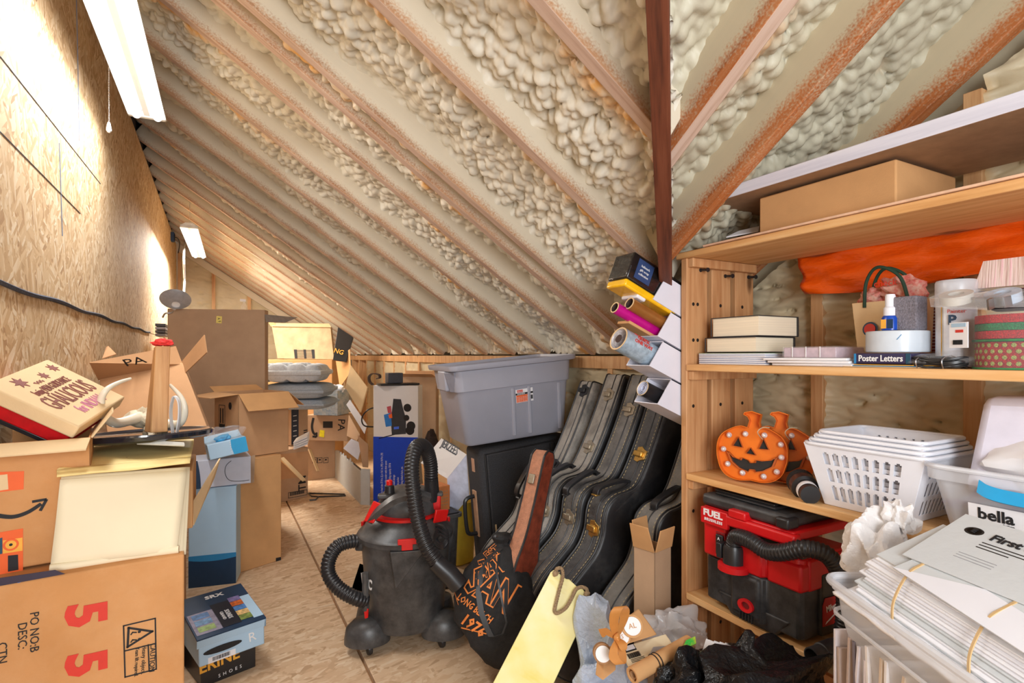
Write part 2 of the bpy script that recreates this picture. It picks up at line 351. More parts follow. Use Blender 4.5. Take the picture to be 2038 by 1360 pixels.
# foam bays, slope A
def bay(fn, e0, e1, sv, s1, mat, ph, res, amp=1.0, rec=.095):
    ne = max(8, int((e1 - e0) / res)); e = np.linspace(e0, e1, ne + 1)
    sv_ = np.array([sv(x) for x in e]); ns = int((s1 - sv_.min()) * LN / res)
    t = np.linspace(0, 1, ns + 1)[:, None]; Sg = sv_[None, :] + (s1 - sv_)[None, :] * t; Eg = np.broadcast_to(e[None, :], Sg.shape)
    h = samp(T_BUB, .0045, Eg + ph * .77, Sg * LN + ph * 1.31)
    lw = low(Sg, Eg, ph); d = np.minimum(Eg - e0, e1 - Eg)
    fil = .045 * np.exp(-(Eg - e0) / .045) + .008 * np.exp(-(e1 - Eg) / .012)
    smooth = np.clip(.5 + lw * .55, .15, 1)
    if fn is RA: fil = fil + .075 * np.exp(-np.clip(Sg, 0, None) / .05) * (Eg > 1.9)
    hgt = (h - .010) * 2.4 * amp * (.35 + .65 * smooth) + .010 * lw + fil
    kk = rec + .04 * np.clip((Eg - e0) / (e1 - e0), 0, 1) ** 1.5 - hgt
    kk = np.maximum(kk, .006 + .010 * np.exp(-d / .012))
    base = fn(0, 0, 0); ds = fn(1, 0, 0) - base; de = fn(0, 1, 0) - base; dk = fn(0, 0, 1) - base
    pts = np.array(base)[None, None] + Sg[..., None] * np.array(ds) + Eg[..., None] * np.array(de) + kk[..., None] * np.array(dk)
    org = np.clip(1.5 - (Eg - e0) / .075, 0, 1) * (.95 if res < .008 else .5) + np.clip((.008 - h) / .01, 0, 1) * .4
    npmesh('foam_panel', pts, mat, ce, np.clip(org, 0, 1))
yy = [.2] + ya
for i, (p, q) in enumerate(zip(yy, yy[1:])):
    if q < .7 or q - p < .05: continue
    near = q < 3.3
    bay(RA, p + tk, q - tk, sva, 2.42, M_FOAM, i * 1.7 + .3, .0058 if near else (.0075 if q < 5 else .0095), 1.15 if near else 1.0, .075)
xx = [.2] + xb
for i, (p, q) in enumerate(zip(xx, xx[1:])):
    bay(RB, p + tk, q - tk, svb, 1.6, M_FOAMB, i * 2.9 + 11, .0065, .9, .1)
# right eave wall (slope A) : wall_right with studs, plate, foam
wr = struct(MB().box((XA + .1, YB - .1, 0), (XA + .14, YF, HC + .16)).build('wall_right', M_FOAMW))
MB().box((XA, YB, HC - .07), (XA + .1, YF, HC - .005)).build('top_plate', M_STUD, wr, bev=.002)
ys = [1.84] + [2.2 + .425 * i for i in range(15)]
for y in ys: MB().box((XA, y - .02, 0), (XA + .1, y + .02, HC - .07)).build('stud', M_STUD, wr, bev=.002)
def wfoam(fn, a0, a1, b0, b1f, ph, mat, parent, res=.008, rec=.05, sc=1.0, amp=1.0):
    na = max(6, int((a1 - a0) / res)); a = np.linspace(a0, a1, na + 1); top = np.array([b1f(x) for x in a]); nb = int((top.max() - b0) / res)
    t = np.linspace(0, 1, nb + 1)[:, None]; B = b0 + (top - b0)[None, :] * t; A = np.broadcast_to(a[None, :], B.shape)
    h = samp(T_FOLD, .005, A * sc + ph * .9, B * sc + ph * 1.7) / sc; d = np.minimum(A - a0, a1 - A)
    hgt = h * amp + .008 * low(A * 1.5, B * 1.5, ph) + .025 * np.exp(-d / .02); kk = rec - hgt
    base = fn(0, 0, 0); da = fn(1, 0, 0) - base; db = fn(0, 1, 0) - base; dk = fn(0, 0, 1) - base
    pts = np.array(base)[None, None] + A[..., None] * np.array(da) + B[..., None] * np.array(db) + kk[..., None] * np.array(dk)
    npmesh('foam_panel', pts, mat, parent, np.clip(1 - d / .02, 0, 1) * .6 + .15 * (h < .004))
for i, (p, q) in enumerate(zip(ys, ys[1:])):
    if p > 7.2: break
    wfoam(lambda a, b, k: V((XA + k, a, b)), p + .02, q - .02, 0, lambda x: HC - .07, i * 1.3, M_FOAMW, wr, .009 if p < 3.5 else .02)
# right gable wall behind the shelf
wg = struct(MB().box((XA + .1, -.8, 0), (XA + .14, YB, 3.0)).build('wall_gable', M_RAFTB))
yg = [-.16, .267, .692, 1.117, 1.542, 1.84]
gt = lambda y: HC + TP * (YB - y) - .02
for y in yg[:-1]: MB().box((XA, y - .021, 0), (XA + .1, y + .021, gt(y + .03))).build('stud', M_STUD, wg, bev=.002)
for i, (p, q) in enumerate(zip(yg, yg[1:])):
    wfoam(lambda a, b, k: V((XA + k, a, b)), p + .021, q - .021, 0, lambda x: gt(x) , 20 + i * 2.3, M_FOAMW, wg, .0075, .075, 1.0, 1.7)
# far gable wall
wf = struct(MB().box((XL - .05, YF + .1, 0), (XA + .1, YF + .14, 2.8)).build('wall_far', M_RAFTB))
gf = lambda x: HC + TP * (XA - x) - .01
xs = [XL + .03, -.03, .4, .82, 1.25, 1.7]
for x in xs: MB().box((x - .02, YF, 0), (x + .02, YF + .1, gf(x + .02))).build('stud', M_STUD, wf)
for i, (p, q) in enumerate(zip(xs, xs[1:])):
    wfoam(lambda a, b, k: V((a, YF + k, b)), p + .02, q - .02, 0, gf, 40 + i * 1.9, M_FOAMW, wf, .016, .05)
L0, L1 = V((XL, YF - .02, gf(XL) + .0)), V((XA, YF - .02, gf(XA)))
o = MB().slab([L0, L1, L1 - V((0, 0, .1)), L0 - V((0, 0, .1))], V((0, .04, 0))).build('gable_rafter', M_RAFT, wf)
# ---------------------------------------------------------------- generic builders
def loc(M, u, v):              # where the line of sight through a pixel meets the local z=0 plane of a face
    o = V((0, 0, HC)); d = P(u, v, 1) - o; n = (M.to_3x3() @ V((0, 0, 1))); t = (M.translation - o).dot(n) / d.dot(n)
    q = M.inverted() @ (o + d * t); return q.x, q.y
def carton(name, label, M, W, H, D, mat, min_=None, flaps=(), open_=True, group=None, cat='box', t=.004, extra=None):
    root = thing(name, label, cat, M, group); b = MB()
    if open_:
        b.box((0, 0, -t), (W, H, 0)); b.box((0, 0, -D), (W, H, -D + t)); b.box((0, 0, -D), (t, H, 0)); b.box((W - t, 0, -D), (W, H, 0)); b.box((0, 0, -D), (W, t, 0))
        b.build('body', mat, root, bev=.0015)
    else:
        b.box((0, 0, -D), (W, H, 0)); b.build('body', mat, root, bev=.004)
    for side, ln, ang, *cut in flaps:
        c = cut[0] if cut else .006; a = math.radians(ang); s, co = math.sin(a), math.cos(a)
        if side == 'front': h0, h1, d = V((0, H, 0)), V((W, H, 0)), V((0, co, s))
        if side == 'back': h0, h1, d = V((W, H, -D)), V((0, H, -D)), V((0, co, -s))
        if side == 'left': h0, h1, d = V((0, H, -D)), V((0, H, 0)), V((-s, co, 0))
        if side == 'right': h0, h1, d = V((W, H, 0)), V((W, H, -D)), V((s, co, 0))
        e = (h1 - h0).normalized() * c; q = [h0, h1, h1 - e + d * ln, h0 + e + d * ln]
        MB().slab(q, t).build('flap', min_ or mat, root, bev=.001)
    return root
def plate(root, name, mat, pts, z=.0012, th=.0012):
    k = [V((x, y, z)) for x, y in pts]; return MB().poly(k, (0, 0, -th)).build(name, mat, root)
def rectp(x0, y0, x1, y1): return [(x0, y0), (x1, y0), (x1, y1), (x0, y1)]
def pxplate(root, M, name, mat, px, z=.0012): return plate(root, name, mat, [loc(M, *p) for p in px], z)
def pxtext(root, M, s, u, v, size, mat, rz=0, **k):
    x, y = loc(M, u, v); return text(s, size, TM(x, y, .0012, rz), mat, root, **k)
def barcode(root, x, y, w, h, n=16, name='barcode', z=.002, seed=1):
    r = random.Random(seed); b = MB(); cx = x
    while cx < x + w:
        bw = w / n * r.choice((.3, .45, .8)); b.box((cx, y, z - .001), (min(cx + bw, x + w), y + h, z)); cx += bw + w / n * r.choice((.3, .5))
    return b.build(name, M_BLK, root)
def disp(o, strength, scale, seed=0, kind='CLOUDS', mid=.5):
    tx = bpy.data.textures.new('t', kind); tx.noise_scale = scale
    if kind == 'CLOUDS': tx.noise_depth = 3
    k = o.modifiers.new('d', 'DISPLACE'); k.texture = tx; k.strength = strength; k.mid_level = mid; k.texture_coords = 'GLOBAL' if seed == 0 else 'LOCAL'
    return o
def crumple(name, ctr, rad, mat, parent, seed, amp=.35, n=3, flat=0):
    """a crumpled bag: an icosphere folded by ridged noise"""
    r = random.Random(seed); bm = bmesh.new(); bmesh.ops.create_icosphere(bm, subdivisions=n + 1, radius=1)
    ds = [(V((r.gauss(0, 1), r.gauss(0, 1), r.gauss(0, 1))).normalized(), r.uniform(2, 6), r.uniform(0, 6)) for _ in range(9)]
    for v in bm.verts:
        p = v.co.copy(); h = sum(1 - abs(math.sin(p.dot(d) * f + ph)) for d, f, ph in ds) / 9
        q = p * (1 - amp / 2 + amp * (h - .36) * 2.4 + amp * .5)
        if flat and q.z < -flat: q.z = -flat
        v.co = V((ctr[0] + q.x * rad[0], ctr[1] + q.y * rad[1], ctr[2] + q.z * rad[2]))
    me = bpy.data.meshes.new(name); bm.to_mesh(me); bm.free(); me.materials.append(mat)
    me.polygons.foreach_set('use_smooth', [True] * len(me.polygons)); me.set_sharp_from_angle(angle=math.radians(24))
    o = bpy.data.objects.new(name, me); COL.objects.link(o)
    if parent is not None: o.parent = parent
    return o
def emis(name, col, st):
    m, t, b = nt(name); b.inputs['Base Color'].default_value = (1, 1, 1, 1); b.inputs['Emission Color'].default_value = (*col, 1); b.inputs['Emission Strength'].default_value = st; return m
def clear(name, col=(.9, .93, .97), alpha=.22, rough=.12):
    m, t, b = nt(name); b.inputs['Base Color'].default_value = (*col, 1); b.inputs['Roughness'].default_value = rough; b.inputs['Alpha'].default_value = alpha
    b.inputs['Specular IOR Level'].default_value = .7; return m
M_CLR = clear('clear_plastic'); M_CLRM = clear('milky_plastic', (.86, .88, .93), .5, .25); M_WRAP = clear('clear_wrap', (.9, .92, .96), .13, .06)
# ---------------------------------------------------------------- light fixtures
M_TUBE = emis('lamp_tube', (1, .99, .97), 2.6); M_FIX = mk('fixture_white', srgb(236, 238, 236), .35, var=.02)
def fixture(label, a, b, wd, chain_y, pull):
    M, L, _ = face(a, b, V(a) + V((-1, 0, 0)) if False else V(a) + V((1, 0, 0)))   # x along the lamp
    root = thing('tube_lamp', label, 'lamp', Matrix.Translation(a))
    d = V(b) - V(a); L = d.length; d.normalize(); sd = V((1, 0, 0)); sd = (sd - d * sd.dot(d)).normalized(); up = sd.cross(d)
    R = Matrix((sd, d, up)).transposed().to_4x4()
    h = wd / 2
    pr = [(-h, .0), (-h * .9, .012), (-h * .35, .03), (-.018, .03), (-.012, .005), (.012, .005), (.018, .03), (h * .35, .03), (h * .9, .012), (h, .0), (h * .96, .02), (h * .4, .045), (-h * .4, .045), (-h * .96, .02)]
    MB().poly([(x, 0, z) for x, z in pr], (0, L, 0)).xf(R).build('housing', M_FIX, root)
    for s in (-1, 1):
        MB().tube([(s * h * .55, .025, .004), (s * h * .55, L - .025, .004)], .016, 16).xf(R).build('lamp_tube', M_TUBE, root, smooth=True)
    for y in (0, L - .025): MB().box((-h * .98, y, .0), (h * .98, y + .025, .028)).xf(R).build('end_cap', M_FIX, root, bev=.004)
    for y in chain_y:
        b_ = MB(); n = 24
        for k in range(n):
            z = .045 + k * .016; b_.tube([(0, y, z), (0, y, z + .013)], .0022, 5)
        b_.xf(R).build('hanging_chain', M_METAL, root)
    if pull:
        px, py, ln = pull; b_ = MB()
        for k in range(int(ln / .006)): b_.lathe([(.0003, -.0022), (.0022, 0), (.0003, .0022)], 6, (px, py, -.006 * k))
        b_.xf(R).build('pull_chain', M_METAL, root)
        MB().lathe([(.002, .012), (.005, .006), (.008, -.012), (.0085, -.02), (.003, -.027)], 14, (px, py, -ln - .01)).xf(R).build('pull_knob', M_WHT, root, smooth=True)
    return root
fixture('white two-tube fluorescent lamp with a bead pull chain, nearest the camera', V((-.29, 1.5, 2.33)), V((-.275, 3.0, 2.33)), .145, (.15, 1.35), (-.06, .93, .24))
fixture('small distant two-tube fluorescent lamp near the far gable', V((-.2, 5.3, 2.31)), V((-.16, 6.85, 2.31)), .13, (.1, 1.4), None)
# clamp lamp dish on the wall behind the large carton
t_ = thing('clamp_lamp', 'round grey metal clamp lamp reflector above the tall plain carton', 'lamp', P(349, 598, 3.98))
ax = V((.1, -.75, .62)).normalized()
MB().lathe([(.022, -.02), (.04, -.012), (.085, .0), (.1, .012), (.1005, .0135), (.084, .003), (.036, -.009), (.018, -.012)], 30, ax=ax).build('reflector', mk('dull_alu', srgb(176, 178, 184), .45, .3), t_, smooth=True)
MB().lathe([(.012, -.01), (.026, -.005), (.028, .012), (.024, .016), (.024, .022), (.027, .03), (.018, .04)], 18, ax=(-ax), org=(.005, -.03, -.035)).build('socket', M_WHT, t_, smooth=True)
MB().tube(bez([(0, 0, -.05), (-.02, -.02, -.09), (-.06, -.03, -.1), (-.075, -.04, -.13)]), .006, 8).build('clamp', M_METAL, t_, smooth=True)
# cable running up the left wall end, outlet box
t_ = MB().tube(bez([PX(371, 470, XL + .02), P(366, 500, 5.2), P(367, 560, 5.2), P(364, 590, 4.6), P(352, 596, 4.05)]), .009, 8).build('power_cable', mk('grey_cable', srgb(170, 172, 176), .5), smooth=True)
tag(t_, 'grey power cable hanging down the far end of the board wall', 'cable')
t_ = thing('wall_switch', 'blue and black switch box on the far end of the board wall', 'switch', PX(341, 472, XL + .004))
MB().box((-.004, -.05, -.05), (.03, .05, .05)).build('box', mk('blue_box', srgb(40, 70, 110), .5), t_, bev=.003)
MB().box((.03, -.03, -.04), (.036, .03, .04)).build('cover', M_BPC, t_, bev=.002)
MB().tube(bez([(.036, 0, 0), (.06, .05, .0), (.07, .2, -.03), (.05, .34, -.12)]), .006, 6).build('cord', M_BPC, t_, smooth=True)
# ---------------------------------------------------------------- left pile, front
M, W, H = face((-.44, 1.478, 0), (-.066, 1.5, 0), (-.44, 1.478, .78)); MBOX = M
m_box55 = mk('cardboard_55', srgb(203, 146, 92), .8, var=.08, vs=6, bs=200, bstr=.06, dust=srgb(222, 176, 130), dustamt=.35, ds=5, spec=.2)
t55 = carton('moving_box', 'large brown carton with red 55 and a CAUTION label, bottom left', M, W, H, .5, m_box55, open_=False)
for v in (1224, 1322): pxtext(t55, M, '5', 168, v, .096, M_RED, -90, bold=.004, sx=1.1)
pxtext(t55, M, 'PO NO:B', 68, 1258, .021, M_BLK, -90); pxtext(t55, M, 'DESC:', 44, 1266, .021, M_BLK, -90); pxtext(t55, M, 'CTN', 4, 1300, .021, M_BLK, -90)
def frame_lines(root, M, pts, w=.0014, name='print_outline', mat=None, close=True):
    q = [V((*loc(M, *p), .0012)) for p in pts]; b = MB()
    for i in range(len(q) if close else len(q) - 1):
        a, c = q[i], q[(i + 1) % len(q)]; n = V((-(c - a).y, (c - a).x, 0)).normalized() * w; e = (c - a).normalized() * w
        b.poly([a - n - e, c - n + e, c + n + e, a + n - e], (0, 0, -.0008))
    return b.build(name, mat or M_BLK, root)
frame_lines(t55, M, [(246, 1246), (309, 1231), (311, 1332), (249, 1348)]); frame_lines(t55, M, [(248, 1296), (310, 1281)], close=False); frame_lines(t55, M, [(295, 1284), (297, 1336)], close=False)
frame_lines(t55, M, [(256, 1250), (303, 1257), (254, 1288)], .0022, 'warning_triangle')
for (u, v) in ((270, 1259), (270, 1274)):
    x, y = loc(M, u, v); MB().lathe([(.0003, 0), (.0032, .0004), (.0003, .001)], 10, (x + .007, y, .001)).build('warning_figure', M_BLK, t55)
    frame_lines(t55, M, [(u + 1, v), (u - 6, v), (u - 9, v + 4)], .0013, 'warning_figure', close=False)
pxtext(t55, M, 'CAUTION', 303, 1309, .0145, M_BLK, -92); pxtext(t55, M, 'Heavy object.', 286, 1313, .0118, M_BLK, -92); pxtext(t55, M, 'Team lift required.', 272, 1318, .0105, M_BLK, -92, sx=.82)
pxplate(t55, M, 'dark_tape', mk('dark_purple_tape', srgb(46, 34, 56), .5), [(0, 1166), (130, 1142), (110, 1134), (0, 1150)], .003)
pxtext(t55, M, 'D A', 50, 1152, .016, mk('blue_chalk', srgb(110, 140, 190), .8), 9)
MB().slab([P(383, 1046, 1.5), P(425, 950, 1.74), P(436, 913, 1.74), P(381, 1003, 1.5)], .004).xf(M.inverted()).build('flap', M_CARDL, t55)
# amazon-style box at the frame edge, on the 55 box
M, W, H = face((-.44, 1.55, .785), (-.255, 1.575, .785), (-.44, 1.55, 1.06))
ta = carton('shipping_box', 'open brown shipping box with black arrow swoosh and orange prints, at left edge', M, W, H, .26, m_box55, M_CARDL, [('front', .07, 104), ('right', .07, 35), ('back', .08, 10)])
M_ORG = mk('orange_print', srgb(236, 98, 30), .6, var=.03); M_TEAL = mk('teal_print', srgb(24, 74, 96), .6); M_YEL = mk('yellow_print', srgb(244, 176, 60), .6)
pxplate(ta, M, 'orange_print', M_ORG, [(-5, 940), (48, 938), (47, 974), (-5, 980)]); pxplate(ta, M, 'vase_print', M_CARDL, [(-3, 946), (15, 944), (17, 974), (-3, 977)], .0018)
def swoosh(root, M, pts, w0, w1, head, mat=None):
    q = bez([V((*loc(M, *p), .0013)) for p in pts], 6); n = len(q); L = []; R_ = []
    for i, p in enumerate(q):
        d = (q[min(i + 1, n - 1)] - q[max(i - 1, 0)]).normalized(); nn = V((-d.y, d.x, 0)) * (w0 + (w1 - w0) * i / n); L.append(p + nn); R_.append(p - nn)
    b = MB(); 
    for i in range(n - 1): b.poly([L[i], R_[i], R_[i + 1], L[i + 1]], (0, 0, -.0008))
    h = [V((*loc(M, *p), .0013)) for p in head]
    for i in range(len(h) - 1):
        a, c = h[i], h[i + 1]; nn = V((-(c - a).y, (c - a).x, 0)).normalized() * (w1 * .8); b.poly([a - nn, c - nn, c + nn, a + nn], (0, 0, -.0008))
    b.build('arrow_print', mat or M_BLK, root)
swoosh(ta, M, [(-8, 1026), (25, 1029), (55, 1020), (82, 1003)], .0045, .0035, [(64, 999), (93, 994), (80, 1017)])
pxplate(ta, M, 'orange_print', M_ORG, [(0, 1060), (46, 1052), (46, 1142), (0, 1146)])
pxplate(ta, M, 'teal_print', M_TEAL, [(-3, 1072), (5, 1070), (5, 1102), (-3, 1104)], .0018); pxplate(ta, M, 'yellow_print', M_YEL, [(6, 1076), (45, 1070), (45, 1096), (6, 1102)], .0018)
pxplate(ta, M, 'door_print', M_BLK, [(16, 1106), (36, 1104), (37, 1134), (16, 1138)], .0018)
for rr, mm in ((.013, M_ORG), (.009, M_YEL), (.003, M_BLK)):
    x, y = loc(M, 22, 1084); MB().lathe([(.0003, 0), (rr, .0004), (rr, .0008)], 18, (x, y, .0018 + (.013 - rr) * .03)).build('fan_print', mm, ta)
MB().box((.01, .2, -.1), (.1, .215, -.02)).build('blue_strap', mk('blue_strap', srgb(36, 84, 150), .5), ta)
# printed box leaning on the wall, red box under it
a, b_, c_ = P(0, 778, 1.2), P(158, 850, 1.25), P(213, 772, 1.45)
M, W, H = face(a, b_, a + (c_ - b_)); M = M @ Matrix.Translation((-.03, 0, 0)); W += .03
tt = carton('printed_box', 'pale tan carton printed with tall brown script and leaves, leaning on the wall', M, W, H, .034, M_CARDL, open_=False)
m_br = mk('brown_print', srgb(128, 62, 48), .7); m_pk = mk('pink_print', srgb(206, 130, 156), .7)
text('loving MEN GUIDEANCE', .03, TM(.075, H * .5, .001, 90), m_br, tt, sx=.42); text('GHALICIOUS', .068, TM(.117, H * .5, .001, 90), m_br, tt, sx=.44); text('for INDIAN', .042, TM(.163, H * .52, .001, 90), m_pk, tt, sx=.5)
def star(cx, cy, r, n=7): return [(cx + (r if k % 2 == 0 else r * .48) * math.cos(k * math.pi / n + .3), cy + (r if k % 2 == 0 else r * .48) * math.sin(k * math.pi / n + .3)) for k in range(2 * n)]
for cx, cy, r in ((.032, H * .28, .02), (.04, H * .62, .014), (.03, H * .86, .016)): plate(tt, 'leaf_print', m_br, star(cx, cy, r))
for k in range(6): plate(tt, 'leaf_print', m_br, star(.048 + .004 * (k % 2), H * (.4 + .022 * k), .004, 3))
M2 = M @ Matrix.Translation((0, .02, -.0355))
tr = thing('red_box', 'glossy red box wedged under the pale printed carton', 'box', M2)
MB().box((0, 0, -.04), (W - .012, H - .03, 0)).build('body', mk('red_card', srgb(196, 14, 22), .5, var=.15, vs=40), tr, bev=.004); MB().box((.0, .004, -.052), (W - .04, H - .05, -.0405)).build('base', M_BPC, tr, bev=.002)
# carton under the papers
M, W, H = face((-.25, 1.7, .785), (-.055, 1.7, .785), (-.25, 1.7, .94))
tc = carton('brown_carton', 'brown carton with torn edge under the manila envelope', M, W, H, .28, M_CARD2, M_CARDL, [('left', .05, 15)], open_=False)
# cream papers draped on the front
root = thing('paper_folder', 'thick folded stack of cream paper hanging in front of the manila envelope', 'papers', P(240, 1040, 1.3))
Mi = Matrix.Translation(P(240, 1040, 1.3)).inverted()
def sheet(name, q, mat, parent, Mi, th=.0012, amp=.003, nu=14, nv=10, seed=0, curl=0):
    q = [V(p) for p in q]; nn = (q[1] - q[0]).cross(q[3] - q[0]).normalized()
    def f(s, t):
        p = (q[0] * (1 - s) + q[1] * s) * (1 - t) + (q[3] * (1 - s) + q[2] * s) * t
        z = amp * (math.sin(s * 5 + seed) * math.cos(t * 4 + seed * 2) + .5 * math.sin(s * 11 + t * 7 + seed)) - curl * (1 - t) ** 3
        return p + nn * z
    return MB().grid(f, nu, nv).xf(Mi).build(name, mat, parent, smooth='all', solid=th)
sheet('sheet', [P(100, 1130, 1.19), P(352, 1096, 1.3), P(372, 936, 1.40), P(120, 955, 1.21)], M_CREAM, root, Mi, .004, .0015, seed=1)
for k, (du, m) in enumerate(((0, M_CREAM), (10, M_CREAM), (22, M_CREAM))):
    o = -.004 * k
    sheet('sheet', [P(103 + k * 4, 1128 + k * 4, 1.196 + .004 * k), P(358 + k * 6, 1096 + k * 4, 1.311 + .004 * k), P(372 + k * 3, 930, 1.408 + .004 * k), P(122 + k * 4, 948, 1.216 + .004 * k)], m, root, Mi, .002, .0012, seed=2 + k)
MB().tube(bez([P(99, 1132, 1.188), P(180, 1120, 1.226), P(270, 1106, 1.27), P(356, 1094, 1.305)]), .009, 10).xf(Mi).build('folded_edge', M_CREAM, root, smooth=True)
root = thing('manila_envelope', 'padded manila envelope with metal clasp lying over the cream papers', 'envelope', P(250, 910, 1.45)); Mi = Matrix.Translation(P(250, 910, 1.45)).inverted()
sheet('body', [P(113, 938, 1.2), P(380, 912, 1.5), P(386, 876, 1.74), P(185, 884, 1.66)], M_MANILA, root, Mi, .008, .003, 24, 14, 3)
sheet('flap', [P(113, 950, 1.185), P(378, 922, 1.40), P(380, 910, 1.5), P(113, 935, 1.2)], M_MANILA, root, Mi, .003, .002, 16, 4, 5)
MB().ribbon([P(240, 916, 1.42), P(252, 911, 1.42), P(265, 915, 1.42)], (0, .01, 0), .001).xf(Mi).build('clasp', M_BRASS, root)
# plate, skull with tusks, wood block, strip
ctr = P(293, 865, 1.56); nrm = V((-.02, .055, 1)).normalized()
tp = thing('round_tray', 'round black glossy tray carrying the antlered skull', 'tray', ctr)
MB().lathe([(.02, -.012), (.155, -.012), (.166, -.006), (.168, .004), (.164, .008), (.155, .006), (.15, .002), (.01, .001)], 48, ax=nrm).build('dish', mk('black_gloss', (.012, .016, .026), .12, var=.3, vs=9, coat=.6), tp, smooth=True)
bx = thing('wood_block', 'upright raw timber offcut on the black tray with red fluff on top', 'wood block', P(312, 858, 1.5))
m_blk = wood('offcut_wood', srgb(168, 112, 62), srgb(202, 148, 92), srgb(216, 168, 114), 2, sc=1.2)
def up4(p, q, r): return [P(*x) for x in (p, q, r)]
bl, bm_, br = P(287, 860, 1.55), P(300, 862, 1.5), P(334, 860, 1.52); tl, tm, tr_ = P(306, 692, 1.56), P(309, 689, 1.51), P(339, 689, 1.53)
bk = br + (bl - bm_); tk2 = tr_ + (tl - tm)
MB().hexa([bl, bm_, br, bk, tl, tm, tr_, tk2]).xf(Matrix.Translation(-P(312, 858, 1.5))).build('block', m_blk, bx, bev=.002)
tf = crumple('red_fluff', P(325, 682, 1.535), (.024, .02, .011), mk('red_yarn', srgb(232, 60, 56), .9, var=.2, vs=200), None, 3, .6, 2); tag(tf, 'tuft of red fluff on top of the upright timber offcut', 'fluff')
M_BONE = mk('bone', srgb(226, 214, 186), .55, var=.14, vs=26, dust=srgb(120, 96, 70), dustamt=.5, ds=16, bs=70, bstr=.3); M_IVORY = mk('ivory', srgb(236, 226, 204), .35, var=.06, vs=12)
sk = thing('animal_skull', 'pale animal skull with two curved tusks behind the timber offcut', 'skull', P(300, 850, 1.63)); Mi = Matrix.Translation(-P(300, 850, 1.63))
o = crumple('cranium', P(292, 832, 1.64) , (.048, .04, .03), M_BONE, None, 9, .45, 3); o.data.transform(Mi); o.parent = sk
o = crumple('jaw', P(310, 856, 1.62), (.03, .05, .02), M_BONE, None, 12, .5, 2); o.data.transform(Mi); o.parent = sk
def horn(pts, r0, r1, n): 
    q = bez(pts, 8); k = len(q); return MB().tube(q, [r0 + (r1 - r0) * (i / k) for i in range(k)], 12).xf(Mi).build(n, M_IVORY, sk, smooth=True)
horn([P(282, 828, 1.63), P(255, 838, 1.55), P(228, 842, 1.46), P(207, 826, 1.4), P(201, 798, 1.38), P(212, 776, 1.38), P(236, 762, 1.42), P(260, 754, 1.46)], .0165, .003, 'tusk')
horn([P(318, 838, 1.64), P(345, 846, 1.64), P(362, 838, 1.63), P(368, 815, 1.62), P(360, 790, 1.62), P(338, 766, 1.62)], .015, .004, 'tusk')
MB().tube(bez([P(262, 838, 1.625), P(275, 826, 1.625), P(290, 816, 1.63)]), [.014] * 16 + [.01], 10).xf(Mi).build('horn_core', M_BONE, sk, smooth=True)
wr_ = MB().ribbon(bez([P(344, 862, 1.6), P(340, 820, 1.6), P(346, 790, 1.6), P(356, 800, 1.6), P(357, 830, 1.6), P(352, 862, 1.6)]), (.005, .016, 0), .0015).build('white_strap', M_WHT, smooth=True); tag(wr_, 'white plastic strap looped upright beside the timber offcut', 'strap')
st = MB().slab([P(272, 886, 1.44), P(368, 890, 1.47), P(368, 883, 1.47), P(274, 877, 1.45)], .006).build('plastic_strip', mk('grey_strip', srgb(206, 204, 196), .45), bev=.002); tag(st, 'pale grey plastic strip lying on the manila envelope', 'strip')
# shipping box behind with raised flaps, standing on a plain carton
M, W, H = face((-.42, 2.5, 0), (-.12, 2.5, 0), (-.42, 2.5, .94)); carton('plain_carton', 'plain brown carton hidden under the flapped box by the wall', M, W, H, .4, M_CARD, open_=False)
M, W, H = face(P(213, 864, 2.08), P(418, 864, 2.08), P(197, 752, 2.3)); MPA = M
tb = thing('flapped_box', 'brown shipping box with PA printed on its raised flap, behind the skull', 'box', M)
Mi = M.inverted(); MB().slab([P(213, 864, 2.08), P(418, 864, 2.08), P(363, 722, 2.28), P(197, 752, 2.2)], V((.0, .16, .0))).xf(Mi).build('body', M_CARD, tb, bev=.003); hz = [P(196, 756, 2.2), P(363, 724, 2.28), P(350, 689, 2.34), P(178, 721, 2.12)]
MB().slab(hz, .004).xf(Mi).build('flap', M_CARDD, tb)
MB().slab([P(362, 722, 2.3), P(371, 742, 2.25), P(413, 702, 2.2), P(408, 667, 2.25)], .004).xf(Mi).build('flap', M_CARDD, tb)
MB().slab([P(204, 715, 2.25), P(232, 706, 2.28), P(216, 690, 2.3)] + [P(212, 692, 2.3)], .004).xf(Mi).build('flap', M_CARD, tb)
MF, _, _ = face(hz[0], hz[1], hz[3]); x, y = loc(MF, 268, 718); text('PA', .06, Mi @ MF @ TM(x, y, .0055, 0), M_BLK, tb, sx=1.1)
for du in (0, 9):
    b = MB(); u = 346 + du; b.poly([V((*loc(M, u - 1, 735), .0015)), V((*loc(M, u + 1, 735), .0015)), V((*loc(M, u, 722), .0015))], (0, 0, -.001)); b.poly([V((*loc(M, u - 4, 728), .0015)), V((*loc(M, u + 4, 728), .0015)), V((*loc(M, u, 720), .0015))], (0, 0, -.001)); b.build('arrow_print', M_BLK, tb)
pxplate(tb, M, 'shipping_label', M_PAPER, [(194, 752), (231, 748), (232, 766), (206, 772)]); x, y = loc(M, 208, 765); barcode(tb, x, y, .035, .012)
pxplate(tb, M, 'yellow_sticker', mk('yellow_sticker', srgb(250, 226, 30), .6), [(338, 764), (344, 764), (344, 784), (338, 785)])
swoosh(tb, M, [(352, 810), (364, 804), (369, 792), (362, 784), (352, 786)], .006, .005, [(352, 786), (353, 786)])
MB().grid(lambda s, t: V((*loc(M, 256 + 36 * s - 6 * t, 745 + 20 * t), .003 + .004 * math.sin(s * 9 + t * 5))), 10, 6).build('clear_tape', M_WRAP, tb, smooth='all')
